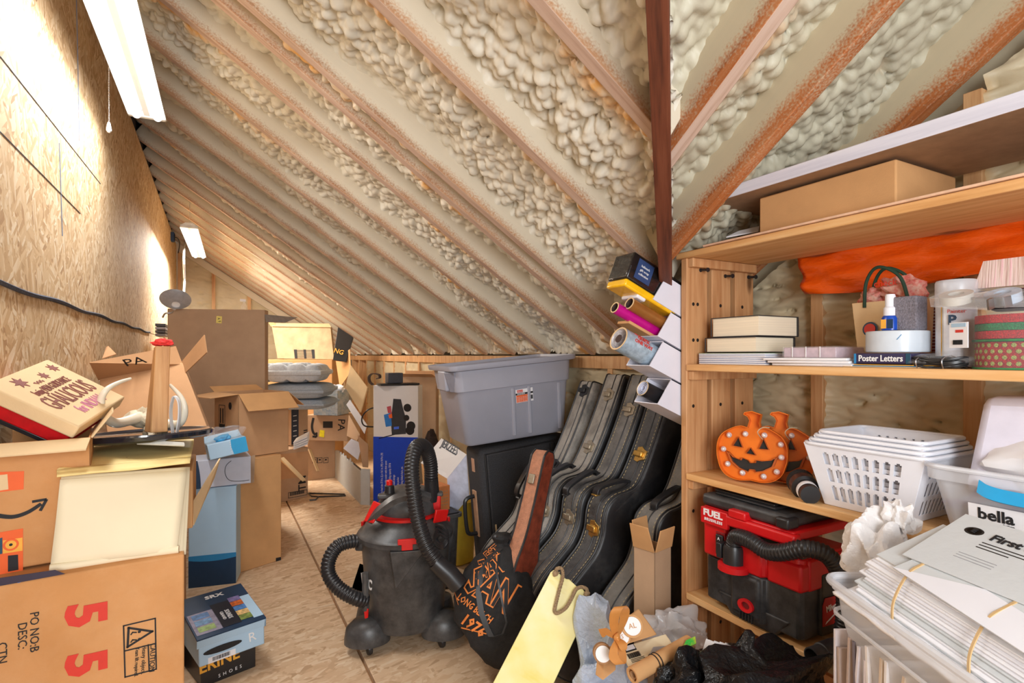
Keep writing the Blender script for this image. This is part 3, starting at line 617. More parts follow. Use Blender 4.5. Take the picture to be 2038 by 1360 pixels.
# ---------------------------------------------------------------- left pile, middle and back
M_LBLU = mk('pale_blue_print', srgb(176, 208, 232), .5, var=.04, vs=5); M_MBLU = mk('mid_blue_print', srgb(38, 130, 184), .5, var=.05); M_DBLU = mk('dark_blue_print', srgb(14, 52, 84), .5, var=.1, vs=14)
M_CYAN = mk('cyan_print', srgb(26, 158, 214), .5, var=.03); M_GREYB = mk('grey_white_card', srgb(206, 210, 224), .6, var=.03)
def pfloor(u, v): return PZ(u, v, 0)
# tall plain carton at the back
a, b_ = P(333, 612, 3.95), P(527, 627, 4.05); a0 = V((a.x, a.y, 0)); b0 = V((b_.x, b_.y, 0)); M, W, H = face(a0, b0, a0 + V((0, 0, 1.585)))
tl_ = carton('tall_carton', 'very tall plain brown carton with one open flap, below the round clamp lamp', M, W, H, .09, M_CARD3, M_CARD3, open_=False)
MB().slab([P(527, 626, 4.05), P(592, 632, 4.35), P(568, 642, 4.2), P(530, 641, 4.0)], .004).xf(M.inverted()).build('flap', mk('grey_flap', srgb(146, 138, 132), .8), tl_)
pxplate(tl_, M, 'yellow_sticker', mk('pale_yellow', srgb(244, 222, 120), .6), [(431, 629), (442, 630), (441, 644), (430, 643)]); pxtext(tl_, M, 'A 9', 436, 637, .03, M_BLK, -80, sx=.8)
# sill / ledge with trim boxes left of the carton
tg = thing('trim_stack', 'stack of grey and brown trim lengths between the board wall and the tall carton', 'trim', P(322, 652, 4.2))
Mi = Matrix.Translation(-P(322, 652, 4.2))
for k, (c, dz) in enumerate((((120, 110, 104), 0), ((70, 62, 60), .025), ((150, 146, 150), .05), ((60, 58, 62), .075))):
    p = P(322, 652, 4.2); MB().box((p.x - .035, p.y - .1, p.z - .07 + dz), (p.x + .03, p.y + .3, p.z - .05 + dz)).xf(Mi).build('trim_length', mk('trim_%d' % k, srgb(*c), .5), tg, bev=.002)
MB().box((-.43, 4.4, 0), (-.35, 4.75, 1.19)).xf(Mi).build('support', M_CARD, tg)
# clear spray bottle on top of the carton
ts = thing('clear_bottle', 'small clear spray bottle standing behind the tall carton', 'bottle', P(486, 622, 4.35))
MB().lathe([(.02, -.02), (.025, .0), (.024, .05), (.01, .07), (.009, .085)], 16).build('bottle', M_WRAP, ts, smooth=True); MB().box((-.03, -.008, .085), (.012, .008, .105)).build('trigger', M_WHT, ts, bev=.003)
# lower carton + open carton on it
p0, p1 = pfloor(470, 1143), pfloor(560, 1115); M, W, H = face(p0, p1, p0 + V((0, 0, .645)))
tq = carton('plain_carton', 'plain brown carton on the floor carrying the open box', M, W, H, .42, M_CARD2, open_=False); pxplate(tq, M, 'black_tape', M_BLK, [(549, 1118), (559, 1115), (559, 1109), (549, 1111)])
p0 = V((.115, 3.56, .648)); x = V((.92, .40, 0)).normalized(); M, W, H = face(p0, p0 + x * .31, p0 + V((0, 0, .375)))
tq = carton('open_carton', 'open brown carton with spread flaps and a hand hole, on the plain carton', M, W, H, .31, M_CARD, M_CARD2, [('front', .15, 128, .0), ('left', .15, 96, .02), ('right', .15, 128, .02), ('back', .09, 70)])
MB().lathe([(.0005, 0), (.022, .0005), (.022, .002), (.0005, .002)], 20, org=(-.0015, .3, -.1), ax=(-1, 0, 0), sy=.8).build('hand_hole', M_BLK, tq)
for dz in (-.19, -.22): MB().slab([(-.001, .19, dz), (-.001, .28, dz), (-.001, .28, dz - .012), (-.001, .19, dz - .012)], .001).build('arrow_print', M_BLK, tq)
b = MB(); 
for s0, s1 in (((.165, -.17), (.3, -.17)), ((.165, -.245), (.3, -.245))): b.box((-.0015, s0[0], s0[1] - .003), (-.0002, s1[0], s0[1]))
for yy_ in (.165, .3): b.box((-.0015, yy_ - .003, -.245), (-.0002, yy_, -.17))
b.box((-.0015, .165, -.24), (-.0002, .185, -.175)); b.build('print_outline', M_BLK, tq)
# blue boxes
w0 = 2.93
M, W, H = face(V((P(375, 1150, w0).x, P(375, 1150, w0).y, 0)), V((P(470, 1140, 3.0).x, P(470, 1140, 3.0).y, 0)), V((P(375, 1150, w0).x, P(375, 1150, w0).y, .532)))
tq = carton('tall_blue_box', 'tall pale blue box with dark blue base standing on the floor', M, W, H, .15, M_LBLU, open_=False)
q = [loc(M, *p) for p in ((375, 1126), (410, 1122), (440, 1120), (470, 1122))]
plate(tq, 'dark_base_print', M_DBLU, [(.0, .001), (W - .001, .001)] + [(W * k / 8, .135 - .012 * (1 - (k / 8 * 2 - 1) ** 2) + .012) for k in range(8, -1, -1)], .001)
plate(tq, 'blue_band_print', M_MBLU, [(W * k / 8, .131 + .012 * (1 - (1 - (k / 8 * 2 - 1) ** 2))) for k in range(9)] + [(W * k / 8, .17) for k in range(8, -1, -1)], .0006)
p0 = P(376, 977, 2.9); p0.z = .535; x = V((.96, .06, 0)).normalized(); M, W, H = face(p0, p0 + x * .30, p0 + V((0, 0, .15)))
tq = carton('white_blue_box', 'white and blue box lying across the tall blue box, open end to the right', M, W, H, .2, M_GREYB, M_GREYB, [], open_=False)
plate(tq, 'dark_end_print', M_DBLU, [(0, 0), (.055, .0)] + [(.055 - .016 * (k / 6) ** 2, .0 + .15 * k / 6) for k in range(7)] + [(0, .15)], .001)
q = bez([V((.2, .135, .001)), V((.175, .11, .001)), V((.17, .07, .001)), V((.19, .03, .001)), V((.24, .018, .001)), V((.29, .018, .001))], 5); MB().tube(q, .0014, 5).build('perforation_line', M_BLK, tq)
MB().slab([(W, 0, .0), (W + .012, .006, .02), (W + .018, .16, .02), (W, .15, 0)], .003).build('end_flap', M_CARD3, tq)
a, b_, c_, d_ = P(418, 917, 2.82), P(495, 898, 2.92), P(494, 870, 2.92), P(413, 886, 2.82)
M, W, H = face(a, b_, d_); tq = carton('tissue_box', 'small pale blue tissue style box with cyan end and torn clear film on top', M, W, H, .2, M_LBLU, M_LBLU, [('back', .05, 50)], open_=False)
plate(tq, 'cyan_end_print', M_CYAN, [(W * .62, .001), (W - .001, .001), (W - .001, H - .001), (W * .6, H - .001)] + [(W * .585, H * .5)], .001)
for k in range(6): MB().lathe([(.0003, 0), (.0022, .0006), (.0003, .001)], 8, (W * .57, H * (.1 + .15 * k), .001)).build('dot_print', M_WHT, tq)
crumple('torn_film', (W * .55, H + .03, -.09), (.085, .04, .07), M_WRAP, tq, 21, .6, 3); crumple('blue_packet', (W * .45, H + .012, -.06), (.04, .02, .03), M_CYAN, tq, 5, .5, 2)
# shoe boxes on the floor
p1 = V((.14, 2.42, 0)); p0 = V((-.05, 2.36, 0)); M, W, H = face(p0, p1, p0 + V((0, 0, .1)))
tq = carton('black_shoe_box', 'black shoe box with yellow capitals on the floor under the blue box', M, W, H, .3, M_BPC, open_=False)
p_ = V((-.055, 2.31, .103)); x = V((.97, .26, .02)).normalized(); M, W, H = face(p_, p_ + x * .232, p_ + V((0, -.0, 1)))
MS = M; H = .1; D = .3
text('ERINE', .058, TM(*loc(Matrix.Translation(p0) @ face(p0, p1, p0 + V((0, 0, .1)))[0].to_3x3().to_4x4(), 437, 1316), .0012, 3), M_YEL, tq, bold=.0015, sx=.95)
text('SHOES', .018, TM(*loc(Matrix.Translation(p0) @ face(p0, p1, p0 + V((0, 0, .1)))[0].to_3x3().to_4x4(), 458, 1336), .0012, 3), M_WHT, tq, spacing=1.9)
tq = carton('blue_shoe_box', 'blue shoe box with picture lid on top of the black shoe box', M, W, H, D, M_LBLU, open_=False)
LM = Matrix.Translation((0, H, 0)) @ Matrix.Rotation(math.radians(-90 + 8), 4, 'X')     # lid plane, raised at the back
lid = MB().box((-.006, -.004, .0), (W + .006, D + .004, .006)).xf(LM).build('lid', M_DBLU, tq, bev=.001)
MB().box((-.006, -.004, -.03), (W + .006, 0, .0)).xf(LM).build('lid_rim', M_LBLU, tq); MB().box((W, -.004, -.03), (W + .006, D, .0)).xf(LM).build('lid_rim', M_LBLU, tq)
def lidr(n, x0, y0, x1, y1, m, z=.0072): return MB().box((x0, y0, z - .001), (x1, y1, z)).xf(LM).build(n, m, tq)
lidr('lid_picture', .0, .02, .09, .17, mk('grey_purple', srgb(150, 146, 166), .6, var=.3, vs=40)); lidr('lid_panel', .088, .02, .155, .2, mk('navy_print', srgb(10, 22, 40), .5))
for k, c in enumerate(((150, 176, 110), (110, 150, 190), (90, 130, 180))): lidr('photo_print', .012, .035 + .045 * k, .07, .07 + .045 * k, mk('ph%d' % k, srgb(*c), .5, var=.4, vs=60), .008)
for k, c in enumerate(((120, 140, 70), (220, 180, 120), (70, 120, 180), (200, 100, 40), (120, 110, 160))): lidr('photo_print', .156, .03 + .037 * k, .2, .064 + .037 * k, mk('pi%d' % k, srgb(*c), .5, var=.5, vs=70), .008)
lidr('white_patch', .2, .02, W + .004, .2, M_LBLU)
text('GRAND', .017, LM @ TM(.11, .1, .0078, -90), M_WHT, tq); text('SOUNDS', .024, LM @ TM(.13, .1, .0078, -90), M_WHT, tq, sx=.7); text('SRX', .032, LM @ TM(.12, .26, .0078, 0), M_WHT, tq, bold=.001, sx=1.2)
MB().lathe([(.0003, 0), (.028, .0003), (.028, .001), (.0003, .001)], 20, (W * .35, .045, .001), sx=2.4, sy=.45).build('hand_slot', M_BLK, tq)
text('R', .05, TM(W * .8, .045, .0012, 5), M_WHT, tq); plate(tq, 'price_label', M_PAPER, rectp(.03, .002, .125, .024)); barcode(tq, .045, .008, .06, .014)
for k in range(3): MB().lathe([(.0003, 0), (.007, .0006), (.0003, .001)], 12, (.02 + .025 * k, .082, .0)).build('dot_print', M_WHT, tq)
# centre back: TM box, box with navy stripe, cushions
a, b_ = pfloor(556, 1001), pfloor(613, 989); M, W, H = face(a - (b_ - a) * .6, b_, a - (b_ - a) * .6 + V((0, 0, .44)))
tq = carton('floor_carton', 'brown carton marked TM with a barcode, on the floor beyond the plain cartons', M, W, H, .36, M_CARD3, open_=False)
pxtext(tq, M, 'TM', 602, 962, .1, M_BLK, 90, bold=.001); frame_lines(tq, M, [(574, 981), (611, 975), (611, 985), (574, 992)], .002); x, y = loc(M, 577, 990); barcode(tq, x, y + .01, .13, .03, 18)
plate(tq, 'upper_panel', M_CARD, [loc(M, 556, 955), loc(M, 613, 948), loc(M, 613, 898), loc(M, 556, 905)], .0015); MB().slab([P(557, 912, 4.55), P(601, 957, 4.5), P(602, 959, 4.5), P(557, 916, 4.55)], .05).xf(M.inverted()).build('loose_flap', M_CARDL, tq)
nb = []
for k in range(4):
    o = MB().slab([P(584, 896 - k * 4, 4.62), P(612, 886 - k * 5, 4.75), P(616, 873 - k * 4, 4.85), P(590, 884 - k * 3, 4.75)], .012).build('notebook', M_PAPER, bev=.001); tag(o, ('lowest white notebook of the slanted stack on the TM carton', 'second lowest white notebook of the slanted stack on the TM carton', 'second highest white notebook of the slanted stack on the TM carton', 'topmost white notebook of the slanted stack on the TM carton')[k], 'notebook', 'notebooks on the TM carton')
p0, p1 = P(580, 896, 4.85), P(613, 886, 5.05); p0.z = p1.z = .445; M, W, H = face(p0, p1, p0 + V((0, 0, .34)))
tq = carton('striped_carton', 'brown carton with a navy stripe under the grey cushions', M, W, H, .3, M_CARD3, open_=False); plate(tq, 'navy_stripe', mk('navy_card', srgb(44, 50, 66), .7), rectp(.0, .01, W * .42, H - .02)); 
for k in range(5): plate(tq, 'print_line', M_WHT, rectp(.02, .08 + .045 * k, W * .3, .086 + .045 * k), .002)
for k in range(4): plate(tq, 'print_line', M_BLK, rectp(W * .72, .05 + .02 * k, W * .95, .06 + .02 * k), .002)
M_CUSH = mk('grey_blue_fabric', srgb(196, 204, 212), .9, var=.12, vs=90, bs=260, bstr=.4, spec=.2); M_CUSH2 = mk('blue_grey_fabric', srgb(164, 176, 188), .9, var=.12, vs=90, bs=260, bstr=.4, spec=.2)
def cushion(label, ctr, sx, sy, h, rz, mat, tuft=True, tilt=0):
    t = thing('seat_cushion', label, 'cushion', rotm(ctr, tilt, 0, rz), 'grey cushions stacked in the far corner'); b = MB(); n = 22
    for sgn in (1, -1):
        def f(s, tt):
            X = s * 2 - 1; Y = tt * 2 - 1; e = (1 - abs(X) ** 5) * (1 - abs(Y) ** 5); z = h / 2 * (.25 + .75 * max(e, 0) ** .4)
            if tuft:
                d = min(math.hypot(X - i * .42, Y - j * .42) for i in (-1.5, -.5, .5, 1.5) for j in (-1.5, -.5, .5, 1.5)) if False else min(math.hypot(X - i * .55, Y - j * .55) for i in (-1, 0, 1) for j in (-1, 0, 1))
                z -= h * .34 * math.exp(-(d / .13) ** 2) + h * .10 * math.exp(-(min(abs(X - i * .55) for i in (-1, 0, 1)) / .06) ** 2) + h * .1 * math.exp(-(min(abs(Y - i * .55) for i in (-1, 0, 1)) / .06) ** 2)
            r = 1 - .06 * (abs(X) * abs(Y)) ** 2
            return V((X * sx / 2 * r, Y * sy / 2 * r, sgn * z))
        b.grid(f, n, n)
    b.build('pad', mat, t, smooth='all')
    MB().tube([(x * sx / 2 * .97, y * sy / 2 * .97, 0) for x, y in ((-1, -1), (0, -1.02), (1, -1), (1.02, 0), (1, 1), (0, 1.02), (-1, 1), (-1.02, 0))], h * .13, 8, closed=True).build('piping', mat, t, smooth=True)
    return t
cc = P(584, 742, 4.75); cc.z = 1.1
cushion('tufted grey seat cushion on top of the cushion stack', cc, .56, .46, .17, -22, M_CUSH)
cushion('flat blue grey cushion under the tufted cushion', V((cc.x + .05, cc.y + .02, .945)), .54, .46, .13, -25, M_CUSH2, False, 1)
cushion('blue grey cushion slumping at the bottom of the cushion stack', V((cc.x + .09, cc.y + .04, .832)), .5, .44, .095, -28, M_CUSH2, False, 1)
# boxes in the far corner
p0 = V((.46, 6.62, 0)); p1 = V((1.13, 6.28, 0)); M, W, H = face(p0, p1, p0 + V((0, 0, 1.2)))
tq = carton('tall_carton', 'tan carton in the far corner below the taped box', M, W, H, .45, M_CARD2, open_=False)
MB().slab([P(669, 718, 5.9), P(677, 772, 5.8), P(699, 740, 5.7), P(697, 695, 5.75)], .005).xf(M.inverted()).build('flap', M_CARD2, tq)
a, b_, c_, d_ = P(552, 714, 6.3), P(665, 716, 6.1), P(658, 652, 6.2), P(541, 650, 6.4); M, W, H = face(a, b_, d_)
tq = thing('taped_box', 'scuffed carton with black printed tape, tilted on top in the far corner', 'box', M); Mi = M.inverted()
MB().slab([a, b_, c_, d_], V((.06, .25, .02))).xf(Mi).build('body', card('scuffed_card', 190, 164, 130, .2), tq, bev=.004)
MB().slab([P(541, 650, 6.38), P(659, 652, 6.18), P(655, 645, 6.35), P(545, 644, 6.5)], .005).xf(Mi).build('flap', M_CARDL, tq); MB().slab([P(540, 651, 6.4), P(551, 649, 6.4), P(543, 640, 6.45), P(534, 642, 6.45)], .005).xf(Mi).build('flap', M_CARD2, tq)
for u0, u1 in ((587, 592), (606, 610), (622, 627)): pxplate(tq, M, 'black_tape_print', M_BLK, [(u0, 714), (u1, 714), (u1 - 1, 696), (u0 - 2, 696)], .003)
for k in range(6): pxplate(tq, M, 'black_tape_print', M_BLK, [(590, 698 + 3 * k), (624, 698 + 3 * k), (624, 697 + 3 * k), (590, 697 + 3 * k)], .003)
t_ = tag(MB().slab([P(664, 718, 5.75), P(690, 722, 5.75), P(704, 673, 5.85), P(674, 653, 5.85)], .03).build('shoe_box_cover', M_BPC, bev=.003), 'black box cover with yellow letters, standing in the far corner', 'cover')
MF, _, _ = face(P(664, 718, 5.75), P(690, 722, 5.75), P(674, 653, 5.85)); text('NG', .07, MF @ TM(*loc(MF, 676, 702), .032, -8), M_YEL, t_, bold=.001); pass
a, b_ = V((P(612, 958, 5.44).x, P(612, 958, 5.44).y, 0)), V((P(667, 951, 5.58).x, P(667, 951, 5.58).y, 0)); M, W, H = face(a, b_, a + V((0, 0, .41)))
tq = carton('fragile_carton', 'brown carton with umbrella and glass symbols on the floor at the back', M, W, H, .35, M_CARD3, open_=False)
for u in (626, 636, 648):
    frame_lines(tq, M, [(u - 4, 912), (u + 5, 911), (u + 5, 921), (u - 4, 922)], .0022); pxplate(tq, M, 'symbol_print', M_BLK, [(u - 2, 917), (u + 3, 916.5), (u + 2, 914), (u - 1, 914)])
MB().slab([P(617, 895, 5.35), P(634, 938, 5.3), P(636, 938, 5.3), P(619, 894, 5.35)], .05).xf(M.inverted()).build('loose_flap', M_CARDL, tq)
a, b_ = P(611, 877, 5.35), P(692, 879, 5.3); a.z = b_.z = .415; M, W, H = face(a, b_, a + V((0, 0, .25)))
tq = carton('swoosh_carton', 'brown shipping carton turned on its side with PA and a curved arrow, at the back', M, W, H, .3, M_CARD3, open_=False)
swoosh(tq, M, [(624, 832), (621, 848), (623, 860), (628, 866)], .012, .012, [(622, 869), (630, 870), (630, 861)]); pxtext(tq, M, 'PA', 679, 846, .1, M_BLK, -92, bold=.001)
pxplate(tq, M, 'dark_tape_print', M_BLK, [(643, 852), (662, 852), (662, 839), (643, 839)]); pxplate(tq, M, 'yellow_sticker', mk('hazard_yellow', srgb(244, 226, 40), .6), [(635, 869), (645, 871), (646, 857), (637, 856)], .002); pxtext(tq, M, 'HEAVY', 640.5, 864, .02, M_BLK, -80)
a, b_ = P(624, 830, 5.3), P(672, 830, 5.25); a.z = b_.z = .668; M, W, H = face(a, b_, a + V((0, 0, .24)))
tq = carton('blue_bin', 'blue edged open bin of crumpled papers below the far corner boxes', M, W, H, .22, mk('dusty_blue', srgb(96, 128, 152), .5, var=.3, vs=20, dust=srgb(200, 196, 188), dustamt=.7, ds=14), None, []); 
for k in range(3): crumple('paper_scrap', (W * (.25 + .25 * k), H * (.7 + .15 * k), -.05 - .02 * k), (.07, .05, .05), M_PAPER, tq, 40 + k, .6, 2)
def sheetthing(name, label, q, mat, th=.008, group=None, cat='card'):
    o = MB().slab([P(*p) for p in q], th).build(name, mat, bev=.001); return tag(o, label, cat, group)
sheetthing('flat_carton', 'flattened pale carton leaning in the corner left of the wagon box', [(689, 772, 5.0), (719, 822, 4.9), (733, 772, 4.95), (700, 728, 5.05)], M_CARDL, .02)
sheetthing('white_card', 'long white card propped in the corner above the grey torn bin', [(690, 806, 5.1), (726, 864, 5.0), (731, 846, 5.05), (697, 796, 5.1)], M_PAPER)
sheetthing('cut_card', 'notched brown card behind the white card in the corner', [(694, 826, 5.2), (716, 866, 5.1), (710, 878, 5.1), (690, 868, 5.2)], M_CARD3)
sheetthing('grey_card', 'pale grey card sticking out of the torn grey bin', [(684, 893, 5.05), (713, 916, 4.95), (722, 884, 4.9), (700, 874, 5.05)], M_GREYB)
t_ = MB().tube(bez([P(743, 812, 4.63), P(733, 816, 4.6), P(723, 826, 4.6), P(720, 838, 4.6), P(726, 848, 4.6), P(743, 850, 4.63)]), .006, 8).build('black_cable', M_BPC, smooth=True); tag(t_, 'loop of black cable beside the wagon box', 'cable')
# torn grey bin
c0, c1, c2 = pfloor(718, 1005), pfloor(667, 951), pfloor(736, 1006); H = .3
tq = thing('torn_bin', 'long grey cardboard bin with torn serrated edge left of the wagon box', 'bin', c0); Mi = Matrix.Translation(-c0); M_GB = mk('grey_corrugate', srgb(186, 190, 190), .6, var=.05)
n = 40; pts = [c0, c1]; top = []; rr_ = random.Random(2)
for k in range(n + 1):
    t = k / n; p = lerp(c1, c0, t); z = .29 + .0 * t
    tooth = (.035 * ((t * 11) % 1) if .05 < t < .72 else 0); top.append(p + V((0, 0, z - .012 + tooth * (.5 + rr_.random()))))
MB().poly([c0, c1] + top, V((.008, 0, 0))).xf(Mi).build('long_side', M_GB, tq)
e = c2 - c0; MB().slab([c0, c2, c2 + V((0, 0, H)), c0 + V((0, 0, H))], -.006).xf(Mi).build('end', M_GB, tq); MB().slab([c0, c1, c1 + e, c2], .006).xf(Mi).build('base', M_GB, tq)
c_ = MB(); p = lerp(c0, c1, .55) + V((.07, 0, 0)); MB().box((p.x - .04, p.y - .4, .008), (p.x + .0, p.y + .3, .24)).xf(Mi).build('dark_contents', M_BPC, tq)
sheetthing('brown_flap_box', 'small brown folded card standing in the torn grey bin', [(722, 930, 4.8), (733, 931, 4.8), (733, 885, 4.8), (712, 866, 4.9)], M_CARD3, .01)
# wire coat hanger on the floor
hz_ = .006; b = MB(); b.tube([PZ(614, 982, hz_), PZ(686, 984, hz_), PZ(688, 987, hz_), PZ(634, 989, hz_), PZ(628, 995, hz_), PZ(616, 996, hz_)], .006, 7); b.tube([PZ(614, 982, hz_), PZ(620, 988, hz_), PZ(634, 989, hz_)], .006, 7)
tag(b.build('coat_hanger', M_BPC, smooth=True), 'black coat hanger lying on the floor by the torn bin', 'hanger')
# ---------------------------------------------------------------- centre: wagon box, tote, suitcase and what stands round them
M_BLUE = mk('royal_blue_print', srgb(10, 66, 196), .5, var=.04); M_WCARD = mk('white_card', srgb(226, 224, 224), .6, var=.03, vs=6)
a, b_ = P(743, 900, 4.6), P(832, 900, 4.55); a.z = b_.z = 0; M, W, H = face(a, b_, a + V((0, 0, .995)))
tq = carton('wagon_box', 'tall white and blue box with a picture of a folding wagon', M, W, H, .13, M_WCARD, open_=False)
plate(tq, 'blue_panel', M_BLUE, rectp(.0, .001, W - .001, .565), .0008)
def wag(n, pts, m, z=.002): return pxplate(tq, M, n, m, pts, z)
wag('wagon_print', [(783, 794), (798, 795), (802, 812), (808, 834), (808, 864), (780, 866), (778, 838)], mk('wagon_black', (.03, .03, .035), .6), .0015)
wag('wagon_print', [(770, 810), (778, 808), (780, 824), (772, 822)], mk('pic_pink', srgb(190, 80, 90), .6)); wag('wagon_print', [(764, 826), (778, 822), (780, 848), (768, 850)], mk('pic_blue', srgb(40, 120, 200), .6)); wag('wagon_print', [(773, 826), (780, 823), (781, 832), (775, 833)], M_ORG, .0025); wag('wagon_print', [(784, 850), (794, 849), (794, 854), (784, 855)], mk('pic_lblue', srgb(70, 110, 230), .6), .0025)
for (u, v, r) in ((811, 812, 8), (809, 832, 6), (818, 848, 9), (816, 857, 9)):
    x, y = loc(M, u, v); MB().lathe([(.0003, 0), (r * .0042, .0004), (r * .0042, .0018), (r * .0015, .0026), (.0003, .0026)], 18, (x, y, .001)).build('wheel_print', M_BPC, tq)
frame_lines(tq, M, [(755, 873), (800, 861)], .004, 'handle_print', close=False)
for u in (784, 792, 800): frame_lines(tq, M, [(u - 5, 832), (u + 2, 844), (u - 5, 858)], .0015, 'frame_print', mk('pic_grey%d' % u, (.3, .3, .3), .6), close=False)
for k, (s, v) in enumerate((('Usable load size 37.4 in. (L) x 16.1 in. (W) x 16.9 in. (H)', 945), ('High capacity collapsible cooler with drain spout', 955), ('Maximum overall item holding capacity: 330 lb', 958), ('Folds for easy closed storage', 968), ('With reversible side pocket', 972), ('Side of frame for holding folded chairs, etc.', 962))):
    pxtext(tq, M, s, 760 + 8 * k, v, .026, M_WHT, 90, sx=.62)
tq2 = thing('black_adapter', 'black adapter block on a flat black tray on top of the wagon box', 'adapter', P(783, 750, 4.62)); z0 = P(783, 750, 4.62).z
tq2.location.z = 1.015
MB().box((-.06, -.06, .0), (.065, .04, .085)).build('block', mk('slate_plastic', srgb(56, 60, 70), .5), tq2, bev=.004); MB().box((-.13, -.09, -.018), (.2, .06, -.002)).build('tray', M_BPC, tq2, bev=.004)
t_ = MB().ribbon(bez([P(742, 766, 4.55), P(736, 760, 4.55), P(735, 750, 4.55), P(742, 744, 4.55), P(754, 746, 4.55), P(756, 752, 4.55), P(750, 754, 4.55)]), (.03, .05, 0), .004).build('strap', mk('dark_brown_strap', srgb(74, 56, 52), .6), smooth=True); tag(t_, 'dark brown strap curled over the edge of the wagon box', 'strap')
# carton behind the wagon box
a, b_ = V((1.46, 4.78, 0)), V((1.68, 4.5, 0)); M, W, H = face(a, b_, a + V((0, 0, 1.06)))
tq = carton('tall_carton', 'tall brown carton with a raised flap between the wagon box and the grey tote', M, W, H, .05, M_CARD3, M_CARD, [('front', .06, 62), ('back', .05, 10)], open_=False)
M_FUR = mk('dark_fur', srgb(58, 46, 42), .95, var=.4, vs=30, bs=140, bstr=.8)
t_ = crumple('fur_hide', (1.565, 4.3, .3), (.075, .06, .33), M_FUR, None, 31, .25, 3, .9); tag(t_, 'dark brown fur hide bundled low between the wagon box and the grey tote', 'fur')
# suitcase standing on its edge
a = P(953, 896, 2.8); b_ = P(1130, 862, 3.06); x = (b_ - a).normalized(); up = V((0, 0, 1)) - x * x.z; up.normalize(); p0 = a - up * (a.z / up.z)
M, W, H = face(p0, p0 + (b_ - a), a); D = .19; M_SUIT = mk('suitcase_fabric', (.032, .032, .036), .75, var=.3, vs=160, bs=400, bstr=.3)
ts = thing('suitcase', 'large black suitcase standing upright under the grey tote', 'suitcase', M)
MB().box((0, 0, -D), (W, H, -.0)).build('shell', M_SUIT, ts, bev=.028)
MB().box((.035, .03, -.002), (W - .02, H - .03, .012)).build('front_panel', M_SUIT, ts, bev=.012)
for k in range(5): MB().tube([(W * .77 + .028 * k, H - .035, .012), (W * .77 + .028 * k, H - .2, .013)], .007, 8).build('rib', M_BPC, ts, smooth=True)
MB().tube([(.012, .03, -.06), (.012, H - .03, -.06)], .007, 8).build('zip_trim', M_BPC, ts); MB().tube([(.03, .03, .004), (.03, H - .03, .004), (W - .02, H - .025, .004)], .005, 8).build('piping', M_BPC, ts)
for y0 in (.64, ): MB().box((-.004, y0, -.1), (.001, y0 + .07, -.07)).build('tan_patch', mk('tan_leather', srgb(196, 152, 124), .6), ts)
MB().box((-.006, H * .38, -.12), (.001, H * .7, -.075)).build('handle_plate', mk('tan_leather2', srgb(186, 144, 112), .6), ts, bev=.002)
MB().tube(bez([(-.004, H * .4, -.1), (-.05, H * .41, -.1), (-.062, H * .46, -.1), (-.062, H * .6, -.1), (-.05, H * .65, -.1), (-.004, H * .66, -.1)]), .011, 8).build('handle', M_BPC, ts, smooth=True)
MB().box((.05, .33, .012), (.058, .37, .015)).build('tan_patch', M_CARDL, ts)
# grey storage tote
a = P(930, 893, 2.76); b_ = P(1128, 860, 2.98); x = (b_ - a).normalized(); up = V((0, 0, 1)) - x * x.z; M, W, H = face(a, b_, a + up * .42); M = M @ Matrix.Translation((-.0, .006, 0))
tt = thing('storage_tote', 'large grey lidless storage tote tilted on top of the black suitcase', 'tote', M)
Wt, Dt, Ht = W, .34, .415
def rr(x0, x1, z0, z1, y, r=.035, n=5):
    out = []
    for cx, cz, a0 in ((x1 - r, z1 - r, 0), (x0 + r, z1 - r, 90), (x0 + r, z0 + r, 180), (x1 - r, z0 + r, 270)):
        for k in range(n + 1): a = math.radians(a0 + 90 * k / n); out.append(V((cx + r * math.cos(a), y, cz + r * math.sin(a))))
    return out
def loft(rings, cap0=True, cap1=True, mi=0):
    b = MB(); n = len(rings[0]); vs = [p for r in rings for p in r]; fs = []
    for i in range(len(rings) - 1):
        for k in range(n): l = (k + 1) % n; fs.append((i * n + k, i * n + l, (i + 1) * n + l, (i + 1) * n + k))
    if cap0: fs.append(tuple(range(n))[::-1])
    if cap1: fs.append(tuple((len(rings) - 1) * n + k for k in range(n)))
    return b.add(vs, fs, mi)
def tr(f, y, e=0, r=.04): return rr(-f - e, Wt + f + e, -Dt - f - e, f + e, y, r)
loft([tr(-.012, 0, 0, .03), tr(0, .012), tr(.026, .27), tr(.03, .28), tr(.036, .282), tr(.044, .385), tr(.066, .39), tr(.07, .4), tr(.07, .415), tr(.058, .415), tr(.054, .402), tr(.036, .395), tr(.018, .27), tr(-.01, .012, 0, .03)], True, True).build('shell', M_GREYP, tt, smooth=True)
for xx in (W * .46, W * .62, W * .93): 
    b = MB(); e0, e1 = .004, .03; b.hexa([(xx - .012, .02, e0 - .01), (xx + .012, .02, e0 - .01), (xx + .008, .02, e0 + .006), (xx - .008, .02, e0 + .006), (xx - .012, .272, e1 - .008), (xx + .012, .272, e1 - .008), (xx + .008, .272, e1 + .004), (xx - .008, .272, e1 + .004)]); b.build('rib', M_GREYP, tt, bev=.003)
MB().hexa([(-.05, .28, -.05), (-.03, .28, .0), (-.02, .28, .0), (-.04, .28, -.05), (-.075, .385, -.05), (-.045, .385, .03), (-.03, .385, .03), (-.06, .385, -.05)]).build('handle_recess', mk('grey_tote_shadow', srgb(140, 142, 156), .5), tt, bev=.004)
MB().box((-.068, .285, -.19), (-.03, .39, -.06)).build('handle_grip', M_GREYP, tt, bev=.008)
x0, y0 = loc(M, 1022, 804); LW, LH = .098, .07; LZ = .022
LMx = Matrix.Translation((W * .49, .19, .0205)) @ Matrix.Rotation(math.radians(5.6), 4, 'X') @ Matrix.Rotation(math.radians(2), 4, 'Z')
